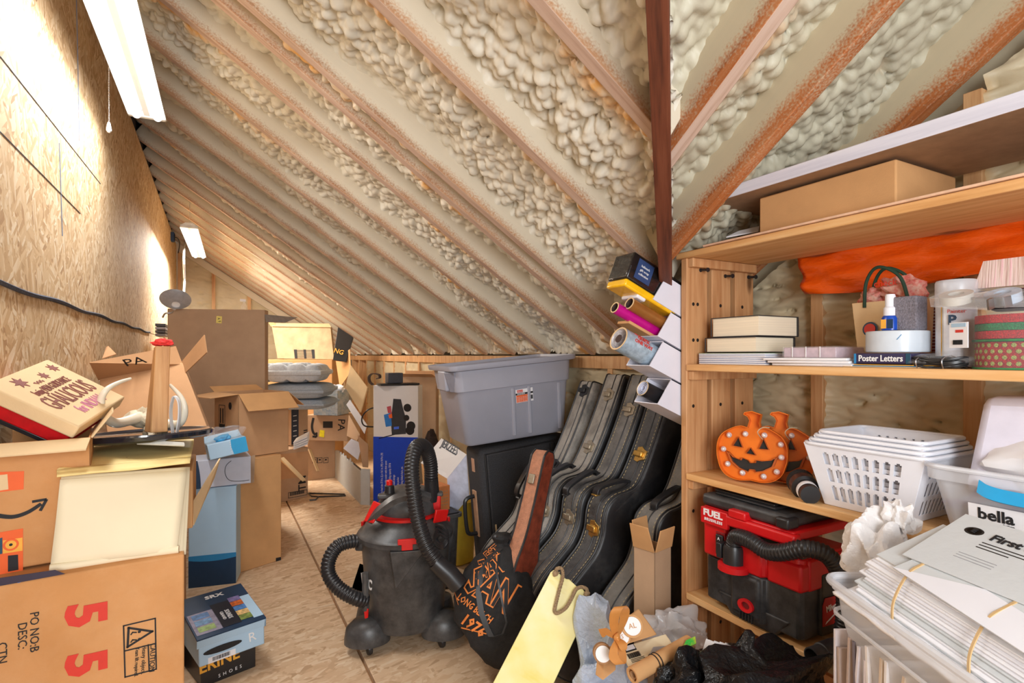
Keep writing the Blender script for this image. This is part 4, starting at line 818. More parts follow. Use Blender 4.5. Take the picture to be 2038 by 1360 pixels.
def lab(n, a0, b0, a1, b1, m, z): return MB().box((a0, b0, z - .001), (a1, b1, z)).xf(LMx).build(n, m, tt)
lab('label', 0, 0, LW, LH, M_PAPER, .002); lab('label_orange', .002, .002, LW * .78, LH * .56, M_ORG, .0028); lab('label_band', .0, LH * .58, LW, LH * .72, M_BLK, .0028); lab('label_red', .008, LH * .77, LW * .42, LH * .95, M_RED, .0028)
o = barcode(tt, 0, 0, .016, .022, 10, z=.0032); o.data.transform(LMx @ Matrix.Translation((LW * .81, LH * .15, 0)))
text('Rubbermaid', .008, LMx @ TM(.024, LH * .86, .003), M_WHT, tt); text('ROUGHNECK', .007, LMx @ TM(.03, LH * .65, .003), M_WHT, tt, bold=.0002); 
for k in range(4): text('Storage tote with snap lid', .006, LMx @ TM(.036, LH * (.1 + .11 * k), .003), M_WHT, tt)
# tilted white carton with blue side, yellow bin, black tote, mesh print carton
A, B, Cc, Dd = P(890, 953, 3.05), P(929, 905, 2.98), P(879, 873, 3.3), P(838, 922, 3.36)
tj = thing('white_carton', 'tilted white carton lettered JERZEES between the wagon box and the suitcase', 'box', A); Mi = Matrix.Translation(-A)
dn = V((.03, .03, -.24)); MB().hexa([A + dn, B + dn, Cc + dn, Dd + dn, A, B, Cc, Dd]).xf(Mi).build('body', M_CARD2, tj, bev=.004)
nn = (B - A).cross(Dd - A).normalized(); 
MB().slab([A, B, Cc, Dd], nn * (.002 if nn.z > 0 else -.002)).xf(Mi).build('white_top', M_WCARD, tj)
sd = (B - A).cross(dn).normalized(); sd = sd if sd.y < 0 else -sd; MB().slab([A, B, B + dn, A + dn], sd * .002).xf(Mi).build('pale_side', mk('pale_lilac_card', srgb(206, 212, 232), .6), tj)
ex = (B - Cc).normalized() ; MT, _, _ = face(Cc, B, Dd); 
MT, WT_, HT_ = face(Cc + (Dd - Cc) * .3, B + (A - B) * .3, Cc); text('JERZEES', .066, Mi @ MT @ TM(WT_ * .5, HT_ * .1 + .03, .004), mk('navy_ink', srgb(40, 52, 66), .6), tj, bold=.0008)
def bin_(name, label, a, b_, h, d, flare, mat, cat='bin'):
    M, W, _ = face(a, b_, V(a) + V((0, 0, 1))); t = thing(name, label, cat, M)
    R = lambda f, y, r=.03: rr(-f, W + f, -d - f, f, y, r)
    loft([R(-.01, 0), R(0, .01), R(flare, h - .02), R(flare + .014, h - .018), R(flare + .014, h), R(flare + .006, h), R(flare - .006, h - .03), R(-.01, .015)]).build('shell', mat, t, smooth=True); return t, M, W
bin_('yellow_bin', 'yellow plastic bin on the floor beside the suitcase', V((1.245, 2.98, 0)), V((1.38, 3.02, 0)), .375, .24, .012, mk('yellow_plastic', srgb(222, 188, 60), .45, var=.06))
t, M, W = bin_('black_tote', 'black plastic tote behind the wet and dry vacuum', V((.93, 2.72, 0)), V((1.145, 2.74, 0)), .4, .2, .012, M_BP); MB().box((-.01, .38, -.2), (W + .01, .402, .0)).build('lid', M_BPC, t, bev=.004)
a, b_ = V((1.0, 2.77, .405)), V((1.125, 2.795, .405)); M, W, H = face(a, b_, a + V((0, 0, .135)))
tq = carton('mesh_print_carton', 'small orange brown carton with a dotted print on the black tote', M, W, H, .12, mk('orange_card', srgb(196, 116, 60), .7), open_=False)
for i in range(6):
    for j in range(5): MB().box((.035 + .014 * i, .03 + .018 * j, .0), (.043 + .014 * i, .038 + .018 * j, .001)).build('dot_print', M_CARDD, tq)
plate(tq, 'red_panel', M_RED, rectp(.0, .0, .03, H)); 
# ---------------------------------------------------------------- wet and dry vacuum
vc = P(808, 1240, 2.43); vc.z = 0; tv = thing('shop_vacuum', 'black and red wheeled wet and dry vacuum with ribbed hose in the walkway', 'vacuum', vc)
yaw = math.degrees(math.atan2(vc.y, vc.x)); R = .195
F = Matrix.Rotation(math.radians(yaw - 90), 4, 'Z')     # local -y looks at the camera
def vb(m, n, mat, **k): return m.xf(F).build(n, mat, tv, **k)
vb(MB().lathe([(.12, .075), (.155, .08), (.165, .1), (R - .004, .43), (R - .002, .455)], 48), 'drum', M_BP, smooth=True)
vb(MB().lathe([(R, .45), (R + .012, .455), (R + .014, .475), (R + .006, .485), (R - .006, .49), (.17, .52), (.135, .545), (.1, .552)], 48), 'lid', M_BP, smooth=True)
vb(MB().lathe([(.14, .542), (.148, .545), (.148, .556), (.13, .56)], 40, (0, .01, 0)), 'red_band', M_REDP, smooth=True)
vb(MB().lathe([(.128, .55), (.135, .565), (.13, .6), (.11, .64), (.07, .66), (.02, .664)], 36, (.01, .015, 0)), 'motor_head', M_BP, smooth=True)
vb(MB().ribbon(bez([(-.15, -.1, .555), (-.11, -.13, .6), (-.04, -.14, .65), (.04, -.13, .66), (.1, -.11, .64)], 6), (0, .04, .012), .012), 'handle', M_BP, smooth=True)
vb(MB().box((-.12, -.06, .628), (.16, -.02, .648)), 'top_rail', M_BP, bev=.006); vb(MB().lathe([(.022, 0), (.02, .03), (.014, .034)], 18, (-.07, -.05, .655)), 'switch_base', M_BPC, smooth=True); vb(MB().lathe([(.013, 0), (.013, .018), (.009, .022)], 16, (-.07, -.05, .688)), 'red_button', M_REDP, smooth=True)
vb(MB().slab([(-.17, -.1, .55), (-.13, -.135, .55), (-.09, -.115, .62), (-.13, -.08, .63)], .01), 'red_side_panel', M_REDP, bev=.004)
vb(MB().box((.115, -.06, .57), (.15, -.0, .635)), 'red_rear_panel', M_REDP, bev=.005)
vb(MB().slab([(.11, -.15, .545), (.165, -.125, .545), (.175, -.12, .59), (.12, -.15, .60)], .012), 'red_clip', M_REDP, bev=.003)
a_ = math.radians(-88); 
for ang in (-88, 30, 150):
    a_ = math.radians(ang); c, s = math.cos(a_), math.sin(a_); lm = Matrix.Rotation(a_ + math.pi / 2, 4, 'Z')
    vb(MB().poly([(-.04, -R - .014, .5), (.036, -R - .014, .5), (.036, -R - .014, .478), (.02, -R - .014, .478), (.02, -R - .014, .455), (-.025, -R - .014, .455), (-.025, -R - .014, .478), (-.04, -R - .014, .478)], (0, .012, 0)).xf(lm), 'red_latch', M_REDP, bev=.002)
    vb(MB().hexa([(-.05, -R - .004, .3), (-.045, -R - .004, .3), (-.045, -R + .02, .3), (-.05, -R + .02, .3), (-.07, -R - .016, .452), (.07, -R - .016, .452), (.07, -R + .02, .452), (-.07, -R + .02, .452)]).xf(lm), 'latch_catch', M_BP, bev=.003)
for sx in (-1, 1):                                     # front feet with casters
    vb(MB().lathe([(.001, .145), (.05, .135), (.078, .105), (.085, .06), (.085, .042), (.0, .042)], 24, (sx * .16, -.085, 0), sx=1.12, sy=.85), 'foot', M_BP, smooth=True)
    vb(MB().lathe([(.0, -.009), (.024, -.009), (.027, 0), (.024, .009), (.0, .009)], 18, (sx * .15 + (.0 if sx > 0 else -.0), -.12, .027), ax=(.9, .3, 0)), 'caster', M_BPC, smooth=True); vb(MB().box((sx * .15 - .006, -.135, .03), (sx * .15 + .006, -.115, .06)), 'caster_stem', M_BPC)
for sx in (-1, 1): vb(MB().lathe([(.001, .14), (.06, .12), (.075, .05), (.0, .03)], 20, (sx * .15, .11, 0)), 'foot', M_BP, smooth=True)
text('VAC', .055, F @ Matrix.Rotation(math.radians(-62), 4, 'Z') @ Matrix.Translation((0, -R + .0085, .29)) @ Matrix.Rotation(math.radians(87), 4, 'X'), M_WHT, tv, bold=.002)
def hose(root, Mx, pts, r, n=10, pitch=.013, name='hose'):
    q = bez(pts, n); L = [0]
    for a, c in zip(q, q[1:]): L.append(L[-1] + (c - a).length)
    N_ = int(L[-1] / pitch * 4); out = []; rad = []; j = 0
    for k in range(N_ + 1):
        s = L[-1] * k / N_
        while j < len(L) - 2 and L[j + 1] < s: j += 1
        out.append(q[j].lerp(q[j + 1], (s - L[j]) / max(1e-6, L[j + 1] - L[j]))); rad.append(r * (1, .93, .86, .93)[k % 4])
    return MB().tube(out, rad, 14).xf(Mx).build(name, M_BPC, root, smooth='all')
Mi = Matrix.Translation(-vc); wv = 2.3
hp = [(721, 1078, 2.38), (700, 1078, 2.36), (672, 1088, 2.33), (655, 1115, 2.3), (655, 1145, 2.28), (675, 1172, 2.27), (705, 1190, 2.27), (728, 1196, 2.3)]
hose(tv, Mi, [P(*p) for p in hp], .031, name='side_hose')
MB().tube([P(738, 1078, 2.4), P(712, 1077, 2.37)], .041, 18).xf(Mi).build('inlet_port', M_BP, tv, smooth=True)
MB().tube([P(727, 1140, 2.29), P(728, 1215, 2.29)], .014, 8).xf(Mi).build('hose_holder', M_BP, tv, smooth=True); MB().slab([P(724, 1212, 2.28), P(733, 1212, 2.28), P(732, 1230, 2.27), P(726, 1232, 2.27)], .01).xf(Mi).build('red_clip', M_REDP, tv)
hp = [(858, 952, 2.4), (857, 925, 2.38), (850, 898, 2.34), (838, 887, 2.28), (826, 895, 2.22), (819, 930, 2.17), (823, 980, 2.14), (832, 1035, 2.12), (850, 1090, 2.1), (880, 1130, 2.1), (910, 1160, 2.1)]
hose(tv, Mi, [P(*p) for p in hp], .031, name='main_hose')
MB().tube([P(858, 950, 2.4), P(860, 995, 2.42)], [.03, .034], 16).xf(Mi).build('hose_cuff', M_BPC, tv, smooth=True)
MB().tube([P(866, 1118, 2.1), P(893, 1142, 2.1), P(914, 1166, 2.1)], [.033, .037, .036], 16).xf(Mi).build('hose_end', M_BPC, tv, smooth=True)
for k in range(3): MB().tube(bez([P(868, 1045 + 7 * k, 2.25), P(882, 1050 + 8 * k, 2.2), P(890, 1065 + 6 * k, 2.2), P(880, 1085 + 3 * k, 2.2), P(866, 1070 + 5 * k, 2.25), P(874, 1050 + 6 * k, 2.22)]), .008, 7).xf(Mi).build('power_cord', M_BPC, tv, smooth=True)
sc_ = sheetthing('tissue_sheet', 'crumpled white tissue on the floor behind the side hose', [(700, 1098, 2.9), (735, 1105, 2.85), (735, 1060, 3.2), (716, 1062, 3.25)], M_PAPER, .004, cat='paper')
for v in sc_.data.vertices: v.co.z = (.001 if v.co.z < .3 else .004) if False else max(.001, min(.012, v.co.z))
# ---------------------------------------------------------------- guitar cases leaning on the eave wall
M_CASE = mk('worn_black_vinyl', (.035, .035, .037), .5, var=.3, vs=30, dust=(.26, .25, .235), dustamt=.75, ds=7, bs=300, bstr=.25)
M_CASED = mk('dusty_vinyl', (.05, .048, .045), .7, var=.3, vs=20, dust=(.40, .375, .34), dustamt=.95, ds=6, bs=260, bstr=.3)
M_CASEC = mk('clean_black_vinyl', (.026, .026, .028), .34, var=.3, vs=40, dust=(.2, .2, .2), dustamt=.45, ds=5, bs=340, bstr=.35)
M_CASES = mk('case_side_dark', (.012, .012, .014), .42, var=.2, vs=12, dust=(.12, .115, .11), dustamt=.3, ds=8); M_STITCH = mk('stitching', srgb(196, 176, 130), .7); M_CASEE = mk('scuffed_vinyl', (.10, .096, .09), .62, var=.3, vs=10, dust=(.26, .245, .22), dustamt=.8, ds=5, bs=200, bstr=.25)
OUT = [(0, 0), (.0, .10), (.02, .17), (.07, .225), (.14, .25), (.22, .252), (.30, .235), (.38, .20), (.45, .172), (.52, .172), (.58, .19), (.63, .192), (.675, .165), (.71, .115), (.75, .086), (.85, .076), (.98, .075), (1.10, .08), (1.17, .084), (1.195, .075), (1.205, .0)]
def case_outline(sc=1.0, n=3):
    half = bez([V((s, h, 0)) for s, h in OUT], n); up = [(p.x * sc, max(p.y, 0) * sc) for p in half]; return up
def guitar_case(label, Y, th, base, ang, mat, mside, sc=1.0, latches=(.42, .70, .93), handle=.6, hw=M_BRASS, stitch=True, ya=0):
    """outline in the local x (length) / y (width) plane, thickness along local z; +y faces the room"""
    a = math.radians(ang); L = V((math.cos(a), 0, math.sin(a))); Wd = V((-math.sin(a), 0, math.cos(a))); Z = L.cross(Wd)
    Mx = Matrix((L, Wd, Z)).transposed().to_4x4(); Mx = Matrix.Translation(V((base[0], Y, base[1]))) @ Matrix.Rotation(math.radians(ya), 4, 'Z') @ Mx
    t = thing('guitar_case', label, 'guitar case', Mx, 'guitar cases leaning on the eave wall')
    up = case_outline(sc); ring = up + [(x, -y) for x, y in up[-2:0:-1]]; n = len(ring)
    def rg(z, ins): 
        return [V((x + (ins if x < .1 * sc else (-ins if x > 1.1 * sc else 0)), y - math.copysign(min(ins, abs(y)), y) if y else 0, z)) for x, y in ring]
    h = th / 2
    b = loft([rg(-h, .014), rg(-h + .006, .004), rg(-h + .016, 0), rg(h - .016, 0), rg(h - .006, .004), rg(h, .014)]); m_ = [0] * len(b.f); b.m = [1 if (i < n or 4 * n <= i) else 0 for i in range(len(b.f))]; b.m[-2:] = [1, 1]
    b.build('body', [mat, mside], t, smooth=True)
    for zz in (-h + .012, h - .012): MB().tube([V((x, y + (.002 if y >= 0 else -.002), zz)) for x, y in up], .0035, 6).build('edge_binding', M_CASES, t, smooth=True)
    MB().tube([V((x, y + .001, .012)) for x, y in up[2:-2]], .0025, 6).build('lid_seam', M_CASES, t)
    if stitch:
        for zz in (-h + .024, h - .024):
            b = MB(); ds = 0
            for (x0, y0), (x1, y1) in zip(up[3:], up[4:]):
                k = max(1, int(math.hypot(x1 - x0, y1 - y0) / .012))
                for i in range(k):
                    p, q = lerp((x0, y0 + .0008, zz), (x1, y1 + .0008, zz), i / k), lerp((x0, y0 + .0008, zz), (x1, y1 + .0008, zz), (i + .55) / k); b.tube([p, q], .0012, 4)
            b.build('stitching', M_STITCH, t)
    def at(s):
        for (x0, y0), (x1, y1) in zip(up, up[1:]):
            if x0 <= s * 1.2 * sc <= x1 and x1 > x0:
                f = (s * 1.2 * sc - x0) / (x1 - x0); return V((s * 1.2 * sc, y0 + (y1 - y0) * f, 0)), V((x1 - x0, y1 - y0, 0)).normalized()
    for s in latches:
        p, d = at(s); nn = V((-d.y, d.x, 0)); R3 = Matrix((d, V((0, 0, 1)), nn)).transposed().to_4x4(); R3.translation = p + V((0, 0, .004)); R3 = R3 @ Matrix.Scale(1.3, 4)
        la = MB().poly([(-.022, -.018, 0), (.022, -.018, 0), (.026, 0, 0), (.018, .012, 0), (.014, .026, 0), (-.014, .026, 0), (-.018, .012, 0), (-.026, 0, 0)], (0, 0, .004)).xf(R3).build('latch', hw, t, bev=.001)
        MB().box((-.009, -.024, .003), (.009, .014, .011)).xf(R3).build('latch_hasp', hw, la, bev=.003); MB().lathe([(.012, .0), (.011, .006), (.004, .009)], 12).xf(R3).build('latch_dome', hw, la, smooth=True)
    p, d = at(handle); nn = V((-d.y, d.x, 0)); R3 = Matrix((d, V((0, 0, 1)), nn)).transposed().to_4x4(); R3.translation = p
    MB().ribbon(bez([(-.085, 0, .004), (-.075, 0, .022), (-.04, 0, .03), (.04, 0, .03), (.075, 0, .022), (.085, 0, .004)], 5), (0, .034, 0), .006).xf(R3).build('handle', M_BPC, t, smooth=True, bev=.002)
    for xx in (-.085, .085): MB().box((xx - .012, -.016, 0), (xx + .012, .016, .006)).xf(R3).build('handle_mount', hw if mat is M_CASEC else M_CASES, t, bev=.002)
    return t
M_NICK = mk('dull_nickel', srgb(168, 158, 140), .4, .7, var=.2, vs=80)
guitar_case('very dusty grey guitar case farthest left, beside the grey tote', 2.25, .12, (1.2, .01), 64, M_CASED, M_CASED, 1.0, (.62, .95), .52, M_CASES, False)
guitar_case('dusty guitar case with three dull latches, second from the grey tote', 2.06, .14, (1.205, .0), 64, M_CASED, M_CASES, 1.045, (.43, .70, .91), .555, M_NICK, False)
guitar_case('worn black guitar case with a brown scuff strip, in the middle of the row', 1.89, .135, (1.215, .0), 64.3, M_CASE, M_CASES, 1.045, (.44, .86), .555, M_NICK)
guitar_case('cleaner black guitar case with bright brass latches and cream stitching', 1.74, .13, (1.235, .0), 65, M_CASEC, M_CASES, 1.03, (.44, .72), .575, M_BRASS)
guitar_case('grey scuffed guitar case nearest the shelf unit, behind the narrow carton', 1.57, .14, (1.36, .0), 67, M_CASEE, M_CASES, .98, (.12,), .60, M_NICK)
# brown ukulele case
M_UKE = mk('brown_lizard_vinyl', srgb(186, 128, 98), .5, var=.18, vs=50, bs=240, bstr=.5); M_UKE2 = mk('red_brown_vinyl', srgb(128, 56, 36), .45, var=.3, vs=30, bs=160, bstr=.3)
pb = P(1036, 1120, 2.2); pt = P(1083, 898, 2.33); L = (pt - pb); ln = L.length; L.normalize(); Z = V((.35, -.93, 0)); Z = (Z - L * Z.dot(L)).normalized(); Wd = Z.cross(L)
Mx = Matrix((L, Wd, Z)).transposed().to_4x4(); Mx.translation = pb; tu = thing('ukulele_case', 'small brown lizard grain ukulele case standing among the black guitar cases', 'instrument case', Mx)
o1 = [(-.06, .075), (.0, .07), (.06, .055), (.12, .044), (.25, .037), (ln - .05, .036), (ln - .02, .031), (ln, .016)]; up = [(p.x, p.y) for p in bez([V((x, y, 0)) for x, y in o1], 4)]; ring = up + [(x, -y) for x, y in up[::-1]]; n = len(ring)
b = loft([[V((x, y * .96, -.037)) for x, y in ring], [V((x, y, -.032)) for x, y in ring], [V((x, y, .032)) for x, y in ring], [V((x, y * .96, .037)) for x, y in ring]]); b.m = [0] * len(b.f); b.m[-2:] = [1, 1]; b.build('body', [M_UKE, M_UKE2], tu, smooth=True)
for zz in (-.034, .034): MB().tube([V((x, y, zz)) for x, y in ring], .005, 6).build('edge_binding', M_CASES, tu, smooth=True)
p = V((ln * .72, .043, .0)); MB().box((p.x - .02, p.y - .002, -.015), (p.x + .02, p.y + .006, .015)).build('latch', M_NICK, tu, bev=.003)
# ---------------------------------------------------------------- shelf unit
XF = 1.372; XB = 1.7; YS = 1.32; SZ = [.465, .86, 1.22, 1.593]; ST = .022; YN = -.12
sh = thing('shelf_unit', 'pine slatted shelf unit with four boards along the right wall', 'shelf', V((XF, YS, 0))); Mi = Matrix.Translation((-XF, -YS, 0))
for z in SZ:
    ups = [(XF, 1.44), (1.44, 1.515), (1.52, 1.6), (1.605, XB)] if z < 1.5 else [(XF - .004, XB + .01)]
    MB().box((XF - .006, YN - .05, z - ST), (XB, YS if z < 1.5 else YS + .045, z)).xf(Mi).build('shelf_board', M_PINE, sh, bev=.003)
for y0 in (YS, YN - .075):
    for x0, x1 in ((XF - .002, 1.468), (1.489, 1.582), (1.606, 1.7)): MB().box((x0, y0, .0), (x1, y0 + .025, 1.571)).xf(Mi).build('post_slat', M_PINEZ, sh, bev=.003)
    for z in SZ: 
        yy_ = (y0 - .022, y0) if y0 > 0 else (y0 + .025, y0 + .047)
        MB().box((XF + .004, yy_[0], z - ST - .03), (XB - .01, yy_[1], z - ST - .001)).xf(Mi).build('cross_rail', M_PINEZ, sh, bev=.002)
M_SCREW = mk('dark_screw', (.05, .045, .04), .4, .8)
for x in (1.40, 1.42, 1.53, 1.64): 
    for z in (.33, .73, 1.08, 1.30, 1.42): 
        if (x, z) in ((1.42, .33), (1.42, .73), (1.42, 1.08)): continue
        MB().lathe([(.0003, 0), (.006, .001), (.0003, .003)], 10, (x, YS, z), ax=(0, -1, 0)).xf(Mi).build('screw', M_SCREW, sh)
for k, (u, v) in enumerate(((1394, 538), (1443, 550), (1489, 552))):
    p = PY(u, v, YS); b = MB(); b.tube([p, p + V((.0, -.03, -.003))], .004, 8); b.lathe([(.0005, 0), (.008, .001), (.007, .004)], 10, p + V((0, -.03, -.003)), ax=(0, -1, 0)); b.lathe([(.0005, 0), (.007, .001), (.006, .004)], 10, p, ax=(0, -1, 0)); b.xf(Mi).build('peg', M_BPC, sh, smooth=True)
# things on the top board
t_ = MB().box((1.362, -.15, SZ[3] + .001), (1.70, 1.245, SZ[3] + .007)).build('board_sheet', mk('orange_white_sheet', srgb(230, 190, 160), .5), bev=.001); tag(t_, 'thin pale sheet laid over the top board of the shelf unit', 'sheet')
t_ = MB().box((1.355, -.2, 1.722), (1.72, 1.235, 1.757)).build('white_slab', wood('white_door_edge', srgb(206, 206, 220), srgb(222, 222, 234), srgb(232, 232, 240), 1, knots=False), bev=.002); tag(t_, 'long white slab lying on the flat carton at the very top', 'slab')
t_.data.materials.append(mk('slab_underside', srgb(160, 128, 100), .6)); t_.data.polygons[0].material_index = 1
M = Matrix(((0, 0, -1, 1.41), (-1, 0, 0, 1.075), (0, 1, 0, SZ[3] + .008), (0, 0, 0, 1)))     # face looking at -x: local x = -y
tq = carton('flat_carton', 'shallow brown carton on the top board under the white slab', M, .37, .112, .285, M_CARD2, open_=False)
tq = sheetthing('loose_papers', 'loose papers and grey film sticking out on the top board end', [(1445, 474, 1.75), (1510, 462, 1.72), (1512, 452, 1.74), (1470, 462, 1.78)], M_PAPER, .004, cat='papers')
# orange sheet hanging behind
mo, t, b = nt('orange_film'); b.inputs['Base Color'].default_value = (*srgb(238, 92, 12), 1); b.inputs['Roughness'].default_value = .3; b.inputs['Coat Weight'].default_value = .3
bump(t, b, noise(t, coord(t, (3, 3, 10)), 3, 5), .6, .02)
b = MB(); rs_ = random.Random(8); ph = [rs_.uniform(0, 6) for _ in range(8)]
def fo(s, t):
    y = 1.155 - s * 1.2; z = 1.575 - t * (.125 + .01 * math.sin(s * 9)); x = 1.705 + .012 * math.sin(s * 14 + t * 4 + ph[0]) * t + .006 * math.sin(s * 37 - t * 9 + ph[1]) + .006 * math.sin(s * 21 + t * 13 + ph[2])
    return V((x, y - .03 * t * (1 - s), z))
o = b.grid(fo, 80, 14).build('orange_sheet', mo, smooth='all', solid=.001); tag(o, 'glossy orange plastic sheet hanging below the top board at the back', 'sheet')
# ---------------------------------------------------------------- second board: books and crafts
Z2 = SZ[2] + .0005
def book(label, x0, x1, y0, y1, z0, z1, cov, group=None):
    t = thing('book', label, 'book', V(((x0 + x1) / 2, (y0 + y1) / 2, z0)), group); cx, cy = (x1 - x0) / 2, (y1 - y0) / 2; h = z1 - z0; c = .0025
    MB().box((-cx + .006, -cy + .005, c), (cx - .004, cy - .005, h - c)).build('pages', mk('page_edges', srgb(236, 222, 196), .8, var=.1, vs=3, stretch=(1, 1, 160)), t)
    MB().box((-cx, -cy, 0), (cx, cy, c)).build('cover_board', cov, t, bev=.001); MB().box((-cx, -cy, h - c), (cx, cy, h)).build('cover_board', cov, t, bev=.001)
    MB().tube([(-cx + .0, cy - .003, c + .001), (-cx, cy - .003, h - c - .001)], .002, 6).build('cover_edge', cov, t); MB().box((cx - .004, -cy, c), (cx, cy, h - c)).build('spine', cov, t)
    return t
M_COV = mk('dark_book_cloth', (.03, .028, .03), .6)
book('lower of two thick dark hardback books on the second board', 1.415, 1.6, 1.09, 1.285, 1.258, 1.306, M_COV, 'hardback books on the second board')
book('upper of two thick dark hardback books on the second board', 1.42, 1.61, 1.085, 1.265, 1.307, 1.37, M_COV, 'hardback books on the second board')
M_PADB = mk('blue_paper', srgb(110, 130, 176), .7, var=.2, vs=90, stretch=(1, 1, 8))
rs_ = random.Random(5)
for k in range(6):
    z = Z2 + k * .006; d = rs_.uniform(-.006, .006)
    t = thing('exercise_book', ('lowest', 'second', 'third', 'fourth', 'fifth', 'topmost green edged')[k] + ' white exercise book of the pile under the hardbacks, counted from the board', 'notebook', V((1.405 + d, 1.05 + d, z)), 'exercise books under the hardbacks')
    MB().box((0, .001, 0), (.2, .25, .0046)).build('pages', M_PAPER, t, bev=.001); MB().box((.0, .0, .0047), (.201, .251, .0056)).build('cover', M_PADB if k < 5 else mk('green_cover', srgb(40, 120, 50), .5), t)
for k in range(3):
    t = thing('copy_book', ('bottom white copybook fanned out beside the exercise books', 'middle white copybook fanned out beside the exercise books', 'top white copybook fanned out beside the exercise books')[k], 'notebook', rotm((1.395 + .004 * k, .8 + .008 * k, Z2 + .0075 * k), 0, 0, -4 + 3 * k), 'copybooks beside the exercise books')
    MB().box((0, 0, 0), (.18, .235, .006)).build('pages', M_PAPER, t, bev=.0015); MB().box((0, -.001, .0061), (.18, .236, .007)).build('cover', M_WHT, t)
t = thing('wrapped_pads', 'cellophane wrapped block of paper pads on the white copybooks', 'pads', V((1.43, .86, Z2 + .0225)))
MB().box((0, 0, 0), (.13, .15, .028)).build('pad_block', mk('lilac_paper', srgb(196, 172, 182), .6, var=.15, vs=60), t, bev=.002); MB().box((-.003, -.003, 0), (.133, .153, .031)).build('clear_wrap', M_WRAP, t, bev=.003)
for y in (.04, .08, .12): MB().box((-.004, y, .001), (-.0025, y + .002, .03)).build('wrap_fold', M_WHT, t)
M = Matrix(((0, 0, -1, 1.405), (-1, 0, 0, .80), (0, 1, 0, Z2 + .008), (0, 0, 0, 1)))
tq = carton('letters_box', 'flat navy box lettered Poster Letters under the tape roll', M, .128, .026, .16, mk('navy_box', srgb(52, 48, 84), .4), open_=False)
text('Poster Letters', .021, TM(.062, .013, .001), M_WHT, tq, bold=.0004, sx=.82); plate(tq, 'teal_edge', M_TEAL, rectp(.118, .001, .127, .025)); plate(tq, 'teal_edge', M_MBLU, rectp(.001, .001, .006, .025))
for k in range(3): o = MB().box((1.395 + .004 * k, .63 - .006 * k, Z2 + .0022 * k), (1.57, .82 - .005 * k, Z2 + .002 + .0022 * k)).build('craft_sheet', (M_CARDL, M_MBLU, M_YEL)[k]); tag(o, ('tan', 'blue', 'yellow')[k] + ' craft sheet sticking out under the Poster Letters box', 'sheet')
zt = Z2 + .036
t = thing('tape_roll', 'wide roll of clear packing tape with a blue pen mark on the letters box', 'tape', V((1.475, .735, zt)))
MB().lathe([(.036, 0), (.064, 0), (.066, .002), (.066, .05), (.064, .052), (.036, .052), (.036, 0)], 36, cap=False).build('tape', mk('pale_tape', srgb(206, 216, 226), .25, var=.04), t, smooth=True); MB().lathe([(.036, .0), (.033, .0), (.033, .052), (.036, .052)], 30, cap=False).build('core', M_CARD2, t)
MB().slab([(-.06, -.028, .03), (-.0595, -.0295, .03), (-.055, -.037, .042), (-.0555, -.036, .042)], .001).build('pen_mark', M_MBLU, t)
p = PX(1772, 664, 1.455); zb = zt + .0525
t = thing('spray_bottle', 'small blue bottle with a white pump cap on the tape roll', 'bottle', V((p.x, p.y, zb)))
MB().lathe([(.014, 0), (.0185, .002), (.0185, .03), (.016, .036), (.012, .038)], 22).build('bottle', mk('blue_bottle', srgb(20, 74, 180), .25), t, smooth=True); MB().lathe([(.0135, .037), (.0145, .038), (.0145, .056), (.011, .06), (.011, .085), (.0095, .09)], 22).build('pump_cap', M_WPL, t, smooth=True)
for dy, m in ((.006, M_YEL), (-.008, M_DBLU)): MB().box((-.019, dy - .006, .006), (-.016, dy + .006, .028)).build('label', m, t)
p = PX(1806, 662, 1.47); t = MB().hexa([(p.x - .02, p.y - .03, zb), (p.x + .03, p.y - .03, zb), (p.x + .03, p.y + .03, zb), (p.x - .02, p.y + .03, zb), (p.x - .02, p.y - .03, zb + .082), (p.x + .03, p.y - .03, zb + .082), (p.x + .03, p.y + .03, zb + .082), (p.x - .02, p.y + .03, zb + .082)]).build('sanding_sponge', mk('grey_sponge', srgb(128, 124, 134), .95, var=.3, vs=200, bs=300, bstr=.5), bev=.004); tag(t, 'grey sanding sponge block standing on the tape roll', 'sponge')
t = thing('gift_bag', 'small kraft gift bag with green cord handles and tissue behind the tape roll', 'bag', V((1.61, .805, Z2)))
MB().hexa([(-.03, -.07, 0), (.03, -.07, 0), (.03, .08, 0), (-.03, .08, 0), (-.04, -.08, .175), (.04, -.08, .175), (.04, .095, .175), (-.04, .095, .175)]).build('bag', M_CARDL, t, bev=.002)
MB().lathe([(.0003, 0), (.02, .001), (.0003, .002)], 18, (-.04, .045, .1), ax=(-1, 0, .06)).build('wreath_print', M_DBLU, t); MB().lathe([(.009, .0015), (.015, .003), (.009, .0032)], 18, (-.04, .045, .1), ax=(-1, 0, .06)).build('wreath_print', M_RED, t)
for dx in (-.04, .0): MB().tube(bez([(dx, .06, .16), (dx, .055, .23), (dx - .01, .02, .265), (dx - .005, -.03, .235), (dx, -.05, .165)]), .0045, 8).build('cord_handle', mk('dark_green_cord', srgb(30, 62, 46), .7), t, smooth=True)
M_TIS = mk('red_print_tissue', srgb(226, 206, 188), .8, var=.2, vs=8, dust=srgb(200, 40, 40), dustamt=.8, ds=40)
crumple('tissue_paper', (.0, .06, .185), (.03, .03, .03), M_TIS, t, 61, .6, 3); crumple('tissue_paper', (.0, -.02, .2), (.03, .05, .04), M_TIS, t, 62, .6, 3)
text('check', .025, Matrix.Translation((-.034, .01, .222)) @ Matrix(((0, 0, -1, 0), (-1, 0, 0, 0), (0, 1, 0, 0), (0, 0, 0, 1))), M_RED, t)
t = thing('striped_bag', 'dark red and navy striped gift bag leaning behind the spray can', 'bag', V((1.665, .69, Z2)))
